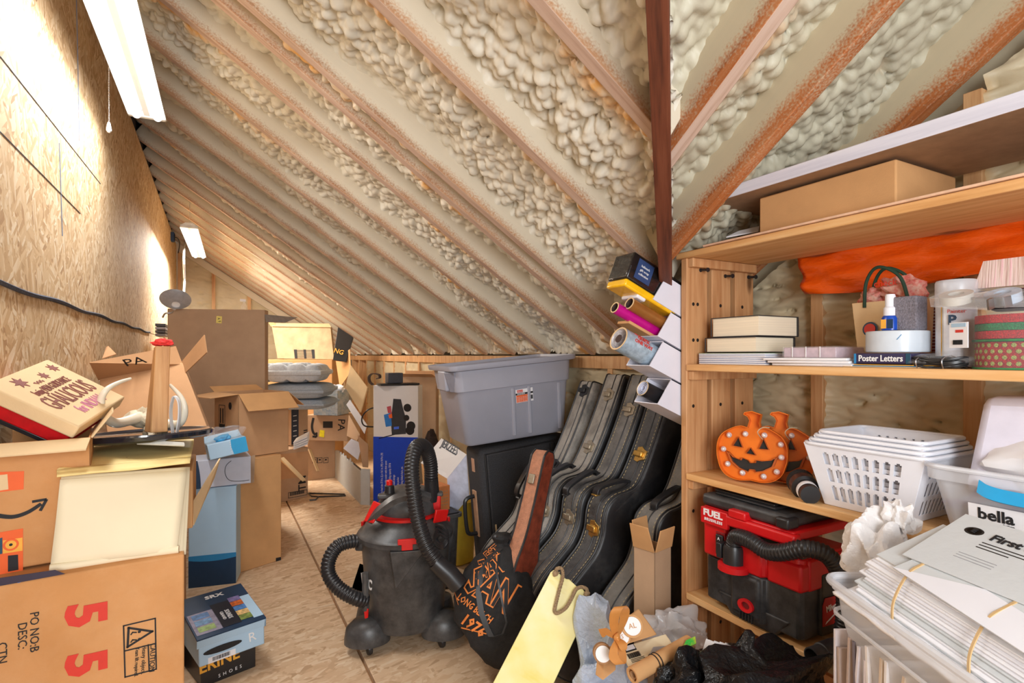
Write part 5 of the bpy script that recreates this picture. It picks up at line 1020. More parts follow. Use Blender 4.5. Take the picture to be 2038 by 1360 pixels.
mst, tt_, b = nt('stripe_paper'); w = N(tt_, 'ShaderNodeTexWave'); w.inputs['Scale'].default_value = 38; w.bands_direction = 'Z'; tt_.links.new(coord(tt_), w.inputs['Vector']); tt_.links.new(ramp(tt_, w.outputs[0], [(.4, srgb(96, 22, 30)), (.55, srgb(30, 36, 60)), (.7, srgb(160, 150, 160))]), b.inputs['Base Color'])
MB().hexa([(-.03, -.06, 0), (.03, -.06, 0), (.03, .05, 0), (-.03, .05, 0), (-.035, -.01, .17), (.035, -.01, .17), (.035, .05, .17), (-.035, .05, .17)]).build('bag', mst, t, bev=.002)
t = thing('spray_can', 'white spray paint can with a clear cap on the second board', 'can', V((1.50, .624, Z2)))
MB().lathe([(.03, 0), (.038, .003), (.038, .142), (.034, .15), (.028, .155)], 36).build('can', mk('white_can', srgb(224, 228, 238), .3), t, smooth=True); MB().lathe([(.038, .143), (.0392, .145), (.0392, .195), (.037, .201), (.0, .202)], 36).build('clear_cap', M_CLRM, t, smooth=True)
MB().lathe([(.008, .15), (.008, .175), (.0, .178)], 14).build('nozzle', M_WHT, t)
MC = Matrix(((0, 0, -1, -.0392), (-1, 0, 0, 0), (0, 1, 0, 0), (0, 0, 0, 1))); RZ = Matrix.Rotation(math.radians(24), 4, 'Z')
text('Painter', .012, RZ @ MC @ TM(.0, .128, .001), M_RED, t); text('P', .03, RZ @ MC @ TM(-.008, .108, .001), M_DBLU, t, bold=.001); MB().box((-.0395, -.016, .065), (-.036, .008, .085)).xf(RZ).build('red_label', M_RED, t); MB().tube([(-.0385, .012, .004), (-.0385, .012, .14)], .0012, 5).build('seam', M_BRASS, t)
# brush lying on the ribbon tub, tape dispensers, ribbon tub
def ribbon_tub():
    t = thing('ribbon_tub', 'clear tub of red and green glitter ribbon spools at the right edge', 'ribbon tub', V((1.47, .488, Z2)))
    def spool(z0, z1, col, nm, dots=None):
        o = MB().lathe([(.02, z0), (.083, z0), (.083, z1), (.02, z1)], 40).build(nm, col, t, smooth=True)
        if dots:
            b = MB()
            for r_ in range(4):
                for k in range(36):
                    a = 2 * math.pi * (k + .5 * (r_ % 2)) / 36; b.lathe([(.0003, 0), (.0045, .0004), (.0003, .001)], 8, (.083 * math.cos(a), .083 * math.sin(a), z0 + .008 + .0125 * r_), ax=(math.cos(a), math.sin(a), 0))
            b.build('sequin_dots', dots, t)
    gl = lambda n, c: mk(n, c, .3, .35, var=.55, vs=420, bs=500, bstr=.8)
    spool(.004, .056, gl('red_glitter_a', srgb(196, 20, 30)), 'ribbon_spool', gl('gold_sequin', srgb(190, 200, 110))); spool(.063, .079, gl('red_glitter_b', srgb(226, 24, 36)), 'ribbon_spool'); spool(.08, .094, gl('green_glitter', srgb(10, 140, 80)), 'ribbon_spool'); spool(.095, .112, gl('red_glitter_c', srgb(226, 24, 36)), 'ribbon_spool')
    g = mk('green_plastic', srgb(30, 130, 70), .35); 
    for z in (.0, .0575): MB().lathe([(.02, z), (.088, z), (.088, z + .004), (.02, z + .004)], 40).build('spool_flange', g, t, smooth=True)
    MB().lathe([(.089, 0), (.09, .002), (.09, .122), (.088, .122), (.088, .003)], 40, cap=False).build('clear_wall', clear('tub_clear', (.9, .92, .95), .05, .05), t, smooth=True)
    MB().box((-.0925, .042, .045), (-.0905, .085, .1)).xf(Matrix.Rotation(math.radians(-22), 4, 'Z')).build('tag_card', M_PAPER, t); 
    o = barcode(t, 0, 0, .022, .01, 12); o.data.transform(Matrix.Rotation(math.radians(-22), 4, 'Z') @ Matrix(((0, 0, -1, -.0922), (-1, 0, 0, .075), (0, 1, 0, .052), (0, 0, 0, 1))))
    MB().box((-.0932, .052, .078), (-.0925, .07, .084)).xf(Matrix.Rotation(math.radians(-22), 4, 'Z')).build('tag_print', M_RED, t); MB().box((-.0932, .046, .09), (-.0925, .08, .098)).xf(Matrix.Rotation(math.radians(-22), 4, 'Z')).build('tag_print', M_LBLU, t)
ribbon_tub()
t = thing('paint_brush', 'wide pale bristle brush with black handle lying above the ribbon tub', 'brush', V((1.53, .52, Z2 + .1255)))
mb_, tt_, b = nt('bristles'); st_ = noise(tt_, coord(tt_, (60, 260, 3)), 1, 3); tt_.links.new(ramp(tt_, st_, [(.3, srgb(196, 160, 152)), (.5, srgb(226, 206, 196)), (.7, srgb(236, 188, 196))]), b.inputs['Base Color']); bump(tt_, b, st_, .7, .004)
MB().hexa([(-.02, -.07, .052), (.03, -.07, .052), (.03, .075, .052), (-.02, .075, .052), (-.012, -.075, .115), (.024, -.075, .115), (.024, .06, .115), (-.012, .06, .115)]).build('bristles', mb_, t); MB().box((-.022, -.072, .045), (.032, .077, .054)).build('ferrule', M_METAL, t, bev=.002); MB().box((-.02, -.055, .0), (.03, .05, .046)).build('handle', M_BPC, t, bev=.012)
def tape_disp(label, ctr, rx, ry, rz, m):
    t = thing('tape_dispenser', label, 'tape', rotm(ctr, rx, ry, rz), 'clear tape dispensers over the ribbon tub')
    MB().lathe([(.014, -.0095), (.03, -.0095), (.03, .0095), (.014, .0095), (.014, -.0095)], 26, (.0, .03, 0), ax=(1, 0, 0), cap=False).build('tape', m, t, smooth=True)
    MB().box((-.011, -.055, -.034), (-.0098, .062, .01)).build('shell', M_WRAP, t); MB().box((-.011, -.058, -.034), (.011, .062, -.0325)).build('shell', M_WRAP, t); MB().box((.0098, -.055, -.034), (.011, .062, .01)).build('shell', M_WRAP, t); MB().box((-.011, -.06, -.034), (.011, -.056, -.02)).build('cutter', M_METAL, t); return t
M_TAPE = mk('clear_tape_roll', srgb(216, 214, 206), .25, var=.1)
tape_disp('clear tape dispenser tilted furthest left over the white spray can', V((1.41, .56, Z2 + .150)), 22, 68, 6, M_TAPE); tape_disp('clear tape dispenser below the leftmost one, leaning on the ribbon tub', V((1.43, .525, Z2 + .148)), 20, 74, -10, M_TAPE); tape_disp('clear tape dispenser lying at the right frame edge on the ribbon tub', V((1.42, .48, Z2 + .148)), 6, 66, 2, mk('blue_tape', srgb(186, 206, 226), .2, var=.2, vs=50))
t = thing('cable_coil', 'coiled thin black cable in a clear bag at the front of the second board', 'cable', V((1.42, .622, Z2 + .012)))
rs_ = random.Random(3)
for k in range(7):
    b = MB(); a0 = rs_.uniform(0, 6); b.tube([(.028 * math.cos(q) * (1 + .12 * math.sin(q * 2 + a0)) + rs_.uniform(-.001, .001), .05 * math.sin(q) * (1 + .05 * k / 7), -.008 + .003 * k + .003 * math.sin(q * 3 + a0)) for q in np.linspace(0, 2 * math.pi, 28, endpoint=False)], .0026, 6, closed=True); b.build('cable_loop', M_BPC, t, smooth=True)
for y in (-.02, .03): MB().tube(bez([(-.03, y, -.012), (-.034, y, .006), (-.0, y, .016), (.034, y, .01)]), .0015, 6).build('tie', M_METAL, t)
crumple('clear_bag', (.02, .0, .006), (.045, .06, .018), M_WRAP, t, 71, .5, 3)
# ---------------------------------------------------------------- third board
Z3 = SZ[1] + .0005
M_PUM = mk('pumpkin_orange', srgb(232, 118, 20), .4, var=.04); M_PUMD = mk('pumpkin_dark', srgb(180, 84, 16), .5); M_BULB = mk('clear_bulb', srgb(236, 226, 226), .1, .2, var=.3, vs=90, coat=.5)
def pumpkin():
    t = thing('marquee_pumpkin', 'orange jack o lantern marquee light in front, with clear bulbs', 'decoration', None, 'pumpkin lights on the third board')
    out = []
    for k in range(64):
        a = 2 * math.pi * k / 64; r = 1 + .035 * abs(math.sin(a * 2.5 + math.pi * .25)) - .045 * math.exp(-((a - math.pi * 1.5) / .12) ** 2)
        x = .098 * math.copysign(abs(math.cos(a)) ** .75, math.cos(a)) * r; y = .083 + .083 * math.copysign(abs(math.sin(a)) ** .8, math.sin(a)) * r; out.append((x, y))
    stem = [(.025, .163), (.021, .18), (.026, .205), (.0, .213), (-.02, .209), (-.024, .203), (-.012, .197), (-.006, .185), (-.012, .163)]
    i0 = min(range(64), key=lambda k: math.hypot(out[k][0] - .025, out[k][1] - .165)); i1 = min(range(64), key=lambda k: math.hypot(out[k][0] + .012, out[k][1] - .165))
    ring = out[:i0] + stem + out[i1 + 1:]
    d = .045; b = MB(); b.poly([(x, y, -.03) for x, y in ring], (0, 0, -.004)); b.build('back_plate', M_PUM, t)
    n = len(ring); b = MB(); vs = []
    for x, y in ring: vs += [(x, y, 0), (x * .985, y * .985 + .001, 0), (x * .985, y * .985 + .001, -.034), (x, y, -.034)]
    fs = []
    for i in range(n):
        j = (i + 1) % n
        for k in range(4): l = (k + 1) % 4; fs.append((4 * i + k, 4 * i + l, 4 * j + l, 4 * j + k))
    b.add(vs, fs); b.build('rim', M_PUM, t, smooth=True)
    z = -.0295
    def hole(pts, nm):
        w = MB(); k = len(pts); c = V((sum(p[0] for p in pts) / k, sum(p[1] for p in pts) / k, 0)); vs = [V((*p, z + .014)) for p in pts] + [V((*p, z)) for p in pts] + [c + (V((*p, 0)) - c) * 1.1 + V((0, 0, z + .014)) for p in pts] + [c + (V((*p, 0)) - c) * 1.1 + V((0, 0, z)) for p in pts]
        fs = []
        for i in range(k): j = (i + 1) % k; fs += [(i, j, k + j, k + i), (2 * k + i, 3 * k + i, 3 * k + j, 2 * k + j), (i, 2 * k + i, 2 * k + j, j)]
        w.add(vs, fs); o = w.build(nm, M_PUMD, t); MB().poly([(*p, z + .0006) for p in pts], (0, 0, -.001)).build(nm + '_opening', M_BPC, o)
    hole([(-.055, .103), (-.028, .1), (-.04, .13)], 'eye'); hole([(.02, .1), (.046, .1), (.032, .13)], 'eye'); hole([(-.016, .083), (.01, .08), (-.004, .1)], 'nose')
    hole([(-.068, .083), (-.05, .066), (-.03, .06), (-.026, .067), (-.01, .062), (-.004, .054), (.01, .056), (.012, .064), (.03, .063), (.05, .067), (.066, .078), (.056, .05), (.03, .034), (.012, .03), (.008, .036), (-.006, .036), (-.01, .028), (-.034, .036), (-.056, .054)], 'mouth')
    for x, y in ((-.068, .135), (-.02, .142), (.034, .142), (.08, .118), (.082, .08), (.07, .036), (.034, .018), (-.026, .022), (-.07, .045), (-.084, .09)):
        MB().lathe([(.004, 0), (.0045, .004), (.0085, .008), (.009, .013), (.005, .019), (.0004, .021)], 12, (x, y, z)).build('bulb', M_BULB, t, smooth=True)
    MB().tube(bez([(.03, .128, z + .01), (.02, .15, .012), (.032, .165, .006), (.05, .166, -.005)]), .0014, 5).build('twine', mk('twine', srgb(196, 180, 150), .9), t)
    return t
def facing(loc_, az, tilt=0):    # a frame whose local z points to azimuth az (degrees, from -Y towards -X), y up
    a = math.radians(az); z = V((-math.sin(a), -math.cos(a), 0)); y = V((0, 0, 1)); x = y.cross(z); M = Matrix((x, y, z)).transposed().to_4x4(); M.translation = loc_; return M @ Matrix.Rotation(math.radians(tilt), 4, 'X')
pk = pumpkin(); p = PZ(1490, 966, Z3); pm = facing(V((p.x + .02, p.y + .01, Z3 + .006)), 62, -6); pk.matrix_world = pm
for ch in pk.children: pass
dup(pk, facing(V((p.x + .085, p.y - .035, Z3 + .006)), 62, -5), 'orange jack o lantern marquee light half hidden behind the front one')
t = thing('hose_adapter', 'black vacuum brush adapter with a white barcode sticker lying on the third board', 'adapter', V((1.425, .945, Z3 + .027)))
ax = V((-.62, -.62, -.06)).normalized(); MB().lathe([(.016, .075), (.024, .075), (.026, .03), (.026, .02), (.034, .015), (.036, -.012), (.034, -.02), (.0, -.02)], 28, ax=ax).build('body', M_BPC, t, smooth=True); MB().lathe([(.034, -.02), (.037, -.045), (.03, -.048), (.0, -.046)], 26, ax=ax).build('bristles', mk('black_bristle', (.02, .02, .02), .9, var=.5, vs=200, bs=260, bstr=1), t)
MB().lathe([(.0264, .034), (.0268, .035), (.0262, .055), (.0258, .056)], 28, ax=ax, cap=False).build('sticker', M_PAPER, t, smooth=True)
def basket(label):
    t = thing('plastic_basket', label, 'basket', None, 'nested white baskets on the third board')
    H = .155; B = [V((0, 0, 0)), V((0, -.2, 0)), V((.17, -.2, 0)), V((.17, 0, 0))]; T = [V((-.02, .045, H)), V((-.02, -.24, H)), V((.215, -.24, H)), V((.215, .045, H))]
    for i, nm in enumerate(('front', 'end', 'back', 'end')):
        a, b2, c, d = B[i], B[(i + 1) % 4], T[(i + 1) % 4], T[i]; w = MB(); nc = 8; f = lambda s, q: (a * (1 - s) + b2 * s) * (1 - q) + (d * (1 - s) + c * s) * q
        rows = [(0, .1), (.34, .4), (.62, .68), (.88, 1)]; s0, s1 = .14, .86; cw = (s1 - s0) / nc
        q4 = lambda u0, v0, u1, v1: w.add([f(u0, v0), f(u1, v0), f(u1, v1), f(u0, v1)], [(0, 1, 2, 3)])
        q4(0, 0, s0, 1); q4(s1, 0, 1, 1)
        for r0, r1 in rows: q4(s0, r0, s1, r1)
        for (x0, y0), (x1, y1) in zip(rows, rows[1:]):
            for k in range(nc + 1):
                c0 = s0 + cw * k - cw * .17; q4(max(c0, s0), y0, min(c0 + cw * .34, s1), x1)
            for k in range(nc if nm != 'none' else 0):      # rounded upper ends of the slots and the louvre bars inside them
                cx = s0 + cw * (k + .5); q4(cx - cw * .33, x1 - .022, cx - cw * .16, x1); q4(cx + cw * .16, x1 - .022, cx + cw * .33, x1)
        w.build(nm + '_panel', M_WPL, t, solid=.0022)
    MB().add(B, [(0, 1, 2, 3)]).build('base', M_WPL, t, solid=.003)
    cs = [T[0] + V((-.003, .003, 0)), T[1] + V((-.003, -.003, 0)), T[2] + V((.003, -.003, 0)), T[3] + V((.003, .003, 0))]
    rim = []
    for i in range(4):
        p, q, r = cs[i - 1], cs[i], cs[(i + 1) % 4]; d0 = (p - q).normalized() * .028; d1 = (r - q).normalized() * .028
        for k in range(5): s = k / 4; rim.append((q + d0) * (1 - s) ** 2 + q * 2 * s * (1 - s) + (q + d1) * s * s)
    MB().tube(rim, .0048, 8, closed=True).build('rim', M_WPL, t, smooth=True)
    return t
bk_ = basket('outermost of the four nested white slotted baskets, lowest rim'); bl_ = V((1.402, .872, Z3 + .002)); bk_.matrix_world = Matrix.Translation(bl_)
for k in range(1, 4): dup(bk_, Matrix.Translation(bl_ + V((.006 * k, -.007 * k, .0105 * k))) @ Matrix.Diagonal((1 - .05 * k, 1 - .05 * k, 1, 1)), ('', 'second from the bottom rim of the four nested white slotted baskets', 'third from the bottom rim of the four nested white slotted baskets', 'innermost of the four nested white slotted baskets, topmost rim')[k])
# clear storage bin at the right edge
t = thing('clear_bin', 'clear storage bin with blue latch and bella label at the right edge', 'bin', V((1.40, .60, Z3)))
def tub(L_, W_, H_, fl, mat, root, rimr=.006, nm='shell'):     # local +x depth, -y along the shelf
    R = lambda f, y: rr(-f, L_ + f, -W_ - f, f, y, .03)
    o = loft([[V((p.x, p.z, p.y)) for p in R(*a)] for a in ((-.004, 0), (0, .006), (fl, H_ - .03), (fl + .01, H_ - .028), (fl + .012, H_))], True, False).build(nm, mat, root, smooth=True)
    q = [V((p.x, p.z, p.y)) for p in rr(-fl - .014, L_ + fl + .014, -W_ - fl - .014, fl + .014, H_, .04)]; MB().tube(q, rimr, 8, closed=True).build('rim', mat, root, smooth=True); return o
tub(.25, .38, .15, .022, M_CLRM, t)
crumple('white_contents', (.1, -.19, .155), (.1, .17, .07), M_PAPER, t, 81, .25, 3, .95); crumple('plum_contents', (.03, -.10, .06), (.03, .09, .05), mk('plum_cloth', srgb(92, 46, 84), .9, var=.5, vs=30), t, 82, .4, 3); crumple('grey_contents', (.05, -.07, .05), (.05, .06, .048), mk('grey_cloth', srgb(110, 110, 124), .9, var=.3, vs=30), t, 83, .4, 3)
MB().ribbon(bez([(-.045, -.075, .124), (-.05, -.095, .116), (-.05, -.14, .112), (-.05, -.27, .112)]), (0.01, 0, .024), .004).build('blue_latch', M_CYAN, t, smooth=True)
MBL = Matrix(((0, 0, -1, -.0165), (-1, 0, 0, -.05), (0, 1, 0, .0), (0, 0, 0, 1))) @ Matrix.Rotation(math.radians(7), 4, 'X')
MB().box((-.0, .015, 0), (.16, .085, .0012)).xf(MBL).build('label', M_PAPER, t); text('bella', .032, MBL @ TM(.045, .066, .0018), M_BLK, t, bold=.0008); MB().box((.002, .028, .0012), (.075, .046, .002)).xf(MBL).build('label_blue', M_CYAN, t)
text('12 QT. 11.4 L', .0085, MBL @ TM(.034, .041, .0025), M_WHT, t); text('Locking Lid', .011, MBL @ TM(.036, .033, .0025), M_WHT, t, bold=.0003); text('storage solution', .0075, MBL @ TM(.05, .051, .0018), M_BLK, t); MB().box((.085, .03, .0012), (.095, .046, .002)).xf(MBL).build('label_picture', M_TEAL, t)
# plain white upright board of papers in the bin
t_ = MB().hexa([V((1.43, .585, Z3 + .09)), V((1.45, .22, Z3 + .09)), V((1.56, .22, Z3 + .09)), V((1.54, .585, Z3 + .09)), V((1.47, .565, Z3 + .30)), V((1.48, .22, Z3 + .31)), V((1.58, .22, Z3 + .31)), V((1.56, .565, Z3 + .3))]).build('white_paper_bag', mk('white_paper_bag', srgb(218, 216, 232), .7, var=.04), bev=.02); tag(t_, 'white paper bag standing in the clear bin at the right edge', 'bag')
# ---------------------------------------------------------------- white tilted bins beside the shelf with rolls
be = math.radians(23); DX = V((math.cos(be), 0, -math.sin(be))); DZ = V((math.sin(be), 0, math.cos(be))); DY = V((0, 1, 0))
M_BIN = mk('white_corrugated', srgb(226, 226, 238), .5, var=.03, vs=8, bs=260, bstr=.05); M_BINI = mk('bin_inside', srgb(196, 198, 212), .6, var=.03)
NB = ('topmost', 'second from the top', 'third from the top', 'lowest')
BINS = []
for k, (u, v, ub, vb_) in enumerate(((1323, 544, 1311, 600), (1332, 617, 1320, 672), (1316, 675, 1299, 731), (1332, 751, 1319, 812))):
    o = PY(u, v, 1.352); Mx = Matrix((DX, DY, DZ)).transposed().to_4x4(); Mx.translation = o - DZ * .098
    t = thing('white_bin', NB[k] + ' white open ended cardboard bin leaning on the shelf side', 'bin', Mx, 'white bins at the end of the shelf unit'); Lb, Wb, Hb, c = (1.72 - o.x) / math.cos(be), .115, .096, .003
    sl = -.012
    def side(y0, y1): MB().hexa([(sl, y0, 0), (Lb, y0, 0), (Lb, y1, 0), (sl, y1, 0), (.012, y0, Hb), (Lb, y0, Hb), (Lb, y1, Hb), (.012, y1, Hb)]).build('side', M_BIN, t)
    side(0, c); side(Wb - c, Wb); MB().box((sl, 0, -c), (Lb, Wb, 0)).build('base', M_BIN, t); MB().box((.012, 0, Hb - c), (Lb, Wb, Hb)).build('top', M_BIN, t); MB().box((Lb - .004, 0, 0), (Lb, Wb, Hb)).build('end', M_BIN, t); MB().box((.06, c, 0), (Lb, Wb - c, .0008)).build('liner', M_BINI, t)
    BINS.append(Mx)
def inbin(k, x, y, z): return BINS[k] @ V((x, y, z))
# pack in the top bin
t = thing('black_pack', 'black film wrapped pack with a blue label in the topmost white bin', 'pack', BINS[0]); MB().box((-.135, .008, .016), (.1, .105, .11)).build('pack', mk('black_film', (.014, .012, .012), .18, var=.3, vs=20, bs=30, bstr=.5, coat=.6), t, bev=.006)
Q = Matrix(((0, 0, 1, -.035), (1, 0, 0, 0), (0, -1, 0, 0), (0, 0, 0, 1)))
MP = Matrix.Translation((-.075, .0075, .064)) @ Matrix.Rotation(math.radians(90), 4, 'X')
MB().box((-.034, -.034, 0), (.034, .034, .0012)).xf(MP).build('label', mk('navy_label', srgb(48, 70, 116), .5), t); 
for k, s in enumerate(('hallmark', 'gift wrap', 'collection')): text(s, .011, MP @ TM(0, .014 - .014 * k, .0018), M_WHT, t)
t_ = MB().box((-.135, .004, -.012), (.1, .1, .014)).xf(BINS[0]).build('yellow_pack', mk('yellow_film', srgb(250, 190, 20), .25, coat=.5), bev=.006); tag(t_, 'yellow film wrapped pack under the black pack in the topmost white bin', 'pack')
t_ = MB().box((-.07, .01, -.022), (-.03, .09, -.006)).xf(BINS[0]).build('white_film', M_WPL, bev=.005); tag(t_, 'crumpled end of white film below the yellow pack', 'film')
def roll(label, k, y, z, x0, r, mat, core, ri=.7, tex=None):
    t = thing('paper_roll', label, 'paper roll', BINS[k], 'wrapping rolls in the white bins'); b = MB().lathe([(r * ri, x0), (r, x0), (r, .3), (r * ri, .3)], 26, (0, y, z), ax=(1, 0, 0)); b.f = b.f[:-2]; b.m = b.m[:-2]
    b.build('paper', mat, t, smooth=True); b = MB().lathe([(r * ri, x0 - .0005), (r * ri, .2), (.001, .2)], 22, (0, y, z), ax=(1, 0, 0), cap=False); b.build('core', core, t, smooth=True)
    MB().lathe([(r * ri, x0 - .001), (r * 1.0, x0 - .001), (r, x0 + .001), (r * ri, x0 + .001), (r * ri, x0 - .001)], 26, (0, y, z), ax=(1, 0, 0), cap=False).build('end_ring', M_CARDL, t); return t
M_CORE = mk('core_dark', srgb(70, 50, 44), .8)
roll('slim magenta roll in the second white bin', 1, .05, .028, -.175, .019, mk('magenta_foil', srgb(200, 16, 140), .3, .2), M_CORE, .8)
roll('gold brown roll in the second white bin', 1, .03, .058, -.14, .021, mk('gold_foil', srgb(168, 112, 56), .3, .4), M_CORE, .8)
t_ = MB().box((-.11, .04, .002), (.2, .1, .012)).xf(BINS[1]).build('folded_wrap', M_CARD2, bev=.002); tag(t_, 'folded brown paper under the rolls in the second white bin', 'paper')
rl = roll('fat roll of printed silver film with red letters in the third white bin', 2, .052, .046, -.125, .04, mk('silver_print_film', srgb(170, 190, 206), .25, .2, var=.25, vs=60), mk('white_foil_core', srgb(226, 220, 220), .3, .2, var=.25, vs=60, bs=60, bstr=.8), .88)
MB().lathe([(.0005, -.1255), (.014, -.1255), (.014, -.124), (.0005, -.124)], 18, (0, .052, .046), ax=(1, 0, 0)).build('core_hole', M_CORE, rl)
for j, a in enumerate((-62, -38, -14)):
    RM = Matrix.Translation((0, .052, .046)) @ Matrix.Rotation(math.radians(a), 4, 'X') @ Matrix.Translation((-.05, -.0405, 0)) @ Matrix.Rotation(math.radians(90), 4, 'X'); text(('CUSTOM', 'QUICK', 'ONE WAY')[j], .017, RM, M_RED, rl, bold=.0004)
roll('rolled navy and white paper in the lowest white bin', 3, .045, .035, -.055, .026, mk('navy_roll', srgb(26, 26, 30), .4), M_PAPER, .93)
b = MB()
for r in (.021, .016, .011): b.lathe([(r, -.054), (r, .1), (r - .0015, .1), (r - .0015, -.054), (r, -.054)], 20, (0, .045, .035), ax=(1, 0, 0), cap=False)
b.xf(Matrix()).build('inner_turns', mk('blue_grey_print', srgb(206, 210, 230), .6, var=.2, vs=60), [o for o in COL.objects if o.name.startswith('paper_roll')][-1])
# ---------------------------------------------------------------- narrow tall carton beside the post
a, b_ = V((1.205, 1.385, 0)), V((1.31, 1.435, 0)); M, W, H = face(V((1.27, 1.362, 0)), V((1.362, 1.382, 0)), V((1.27, 1.362, .60)))
tq = carton('narrow_carton', 'tall narrow open carton standing beside the shelf post', M, W, H, .085, M_CARD3, M_CARD2, [('front', .075, 12), ('left', .09, 18), ('back', .085, 6)])
# ---------------------------------------------------------------- red packout style vacuum on the lowest board
Z4 = SZ[0]; xv0, xv1, yv0, yv1 = 1.372, 1.60, .915, 1.235
tv = thing('red_vacuum', 'red and black boxy wet and dry vacuum on the lowest board', 'vacuum', V((xv0, yv1, Z4)))
L_ = yv1 - yv0; D_ = xv1 - xv0                                   # local: x depth, y = -along the shelf, z up
def bxv(n, x0, y0, z0, x1, y1, z1, m, **k): return MB().box((x0, -y1, z0), (x1, -y0, z1)).build(n, m, tv, **k)
M_BV = mk('black_tool_plastic', (.018, .018, .02), .45, var=.3, vs=14, dust=(.14, .14, .14), dustamt=.4, ds=10); M_RV = mk('red_tool_plastic', srgb(206, 20, 26), .4, var=.08, vs=14)
pr = [(.0, .0), (.02, -.004), (.10, -.004), (.11, -.022), (.21, -.022), (.22, -.004), (.31, -.004), (L_, .01)]
MB().poly([(x, -y, .02) for y, x in pr] + [(D_, -L_, .02), (D_, 0, .02)], (0, 0, .135)).build('tank', M_BV, tv, bev=.006)
MB().hexa([(.0, -.09, .0), (.0, -.24, .0), (.16, -.26, .0), (.16, -.07, .0), (-.012, -.05, .06), (-.012, -.29, .06), (.2, -.3, .06), (.2, -.02, .06)]).build('tank_foot', M_BV, tv, bev=.006)
bxv('front_bulge', -.03, .11, .03, .0, .21, .15, M_BV, bev=.012)
MB().poly([(x - .002, -y, .155) for y, x in pr] + [(D_, -L_, .155), (D_, 0, .155)], (0, 0, .085)).build('red_body', M_RV, tv, bev=.006)
bxv('red_corner', -.012, .22, .15, .06, .325, .225, M_RV, bev=.008); bxv('red_front', -.018, .0, .16, .02, .085, .31, M_RV, bev=.008)
bxv('red_side', .02, L_ - .01, .15, .2, L_ + .008, .235, M_RV, bev=.006); bxv('black_side', .07, L_ - .01, .02, .2, L_ + .01, .19, M_BV, bev=.006)
bxv('red_top', -.02, .0, .285, D_, L_ - .01, .312, M_RV, bev=.006); bxv('red_top_bar', -.034, .0, .275, .0, L_, .308, M_RV, bev=.007); bxv('red_nub', -.038, .11, .305, .01, .17, .33, M_RV, bev=.005)
bxv('lid', -.018, -.008, .312, D_ - .02, L_ - .03, .35, M_BV, bev=.012); bxv('lid_plate', .0, .03, .35, D_ - .05, L_ - .08, .358, M_BPC, bev=.004); bxv('lid_latch', -.03, L_ - .06, .315, .02, L_ - .02, .345, M_BPC, bev=.006)
for k in range(3): bxv('lid_rib', .01 + .06 * k, .02, .357, .03 + .06 * k, L_ - .09, .364, M_BPC, bev=.003)
bxv('recess', .0, .085, .24, .03, L_, .285, M_BPC)
bxv('switch_plate', -.021, .052, .175, -.012, .086, .245, mk('dark_red', srgb(140, 12, 18), .5), bev=.002); bxv('switch', -.028, .056, .178, -.018, .082, .238, M_BPC, bev=.003)
FV = Matrix(((0, 0, -1, -.0285), (-1, 0, 0, 0), (0, 1, 0, 0), (0, 0, 0, 1)))
for s, z in (('O', .206), ('I', .188), ('A', .226)): text(s, .014, FV @ TM(.069, z, .0005), M_WHT, tv)
FV2 = Matrix(((0, 0, -1, -.035), (-1, 0, 0, 0), (0, 1, 0, 0), (0, 0, 0, 1))); bxv('logo_panel', -.0345, .004, .262, -.02, .105, .312, M_RV, bev=.003)
text('FUEL', .027, FV2 @ TM(.052, .297, .0002), M_WHT, tv, bold=.001, sx=1.25); text('BRUSHLESS', .012, FV2 @ TM(.054, .277, .0002), M_WHT, tv, spacing=1.25, sx=.95, bold=.0003)
MB().lathe([(.034, .0), (.042, .004), (.042, .02), (.034, .024)], 24, (-.03, -.125, .148), sy=1.1).build('red_port', M_RV, tv, smooth=True); MB().lathe([(.03, .0), (.03, .05), (.026, .06)], 20, (-.03, -.125, .165)).build('hose_collar', M_BPC, tv, smooth=True); bxv('collar_tab', -.055, .082, .18, -.02, .1, .225, M_BPC, bev=.003)
Mi2 = tv.matrix_world.copy(); hose(tv, Matrix(), [(-.03, -.125, .215), (-.032, -.13, .24), (-.04, -.15, .258), (-.05, -.2, .262), (-.05, -.25, .25), (-.05, -.3, .262), (-.035, -.35, .285), (.0, -.385, .275), (.03, -.4, .23), (.05, -.405, .16), (.05, -.4, .06)], .0235, 10, .0095)
MB().lathe([(.012, 0), (.012, .006), (.022, .008), (.022, .0), (.012, .0)], 24, (-.03, -.17, .065), ax=(-1, 0, 0), sx=1.15, sy=.85, cap=False).build('drain_ring', M_RV, tv, smooth=True); MB().lathe([(.0005, 0), (.013, 0), (.013, .002), (.0005, .002)], 20, (-.0295, -.17, .065), ax=(-1, 0, 0)).build('drain_hole', mk('drain_red_dark', srgb(110, 20, 22), .6), tv)
for k in range(5): bxv('drain_rib', -.034, .148 + .01 * k, .02, -.028, .151 + .01 * k, .042, M_BPC)
FS = Matrix.Translation((.125, -L_ - .0115, .085)) @ Matrix.Rotation(math.radians(90), 4, 'X')
MB().poly([(-.055, -.035, 0), (.045, -.04, 0), (.06, -.02, 0), (.06, .035, 0), (-.045, .04, 0), (-.055, .02, 0)], (0, 0, .0015)).xf(FS).build('logo_plate', mk('logo_red', srgb(176, 16, 24), .4), tv)
text('Milwaukee', .024, FS @ TM(0, .012, .002, 6), M_WHT, tv, sx=.8, bold=.0004); text('FUEL', .015, FS @ TM(.03, -.026, .002), M_WHT, tv); MB().slab([(-.045, -.03, .002), (.02, -.002, .002), (.022, .002, .002), (-.04, -.024, .002)], .001).xf(FS).build('logo_bolt', M_WHT, tv)
t = thing('hose_wand', 'black vacuum wand tube lying on the lowest board', 'wand', V((1.40, .84, Z4 + .032))); ax = V((-.55, -.2, 0)).normalized()
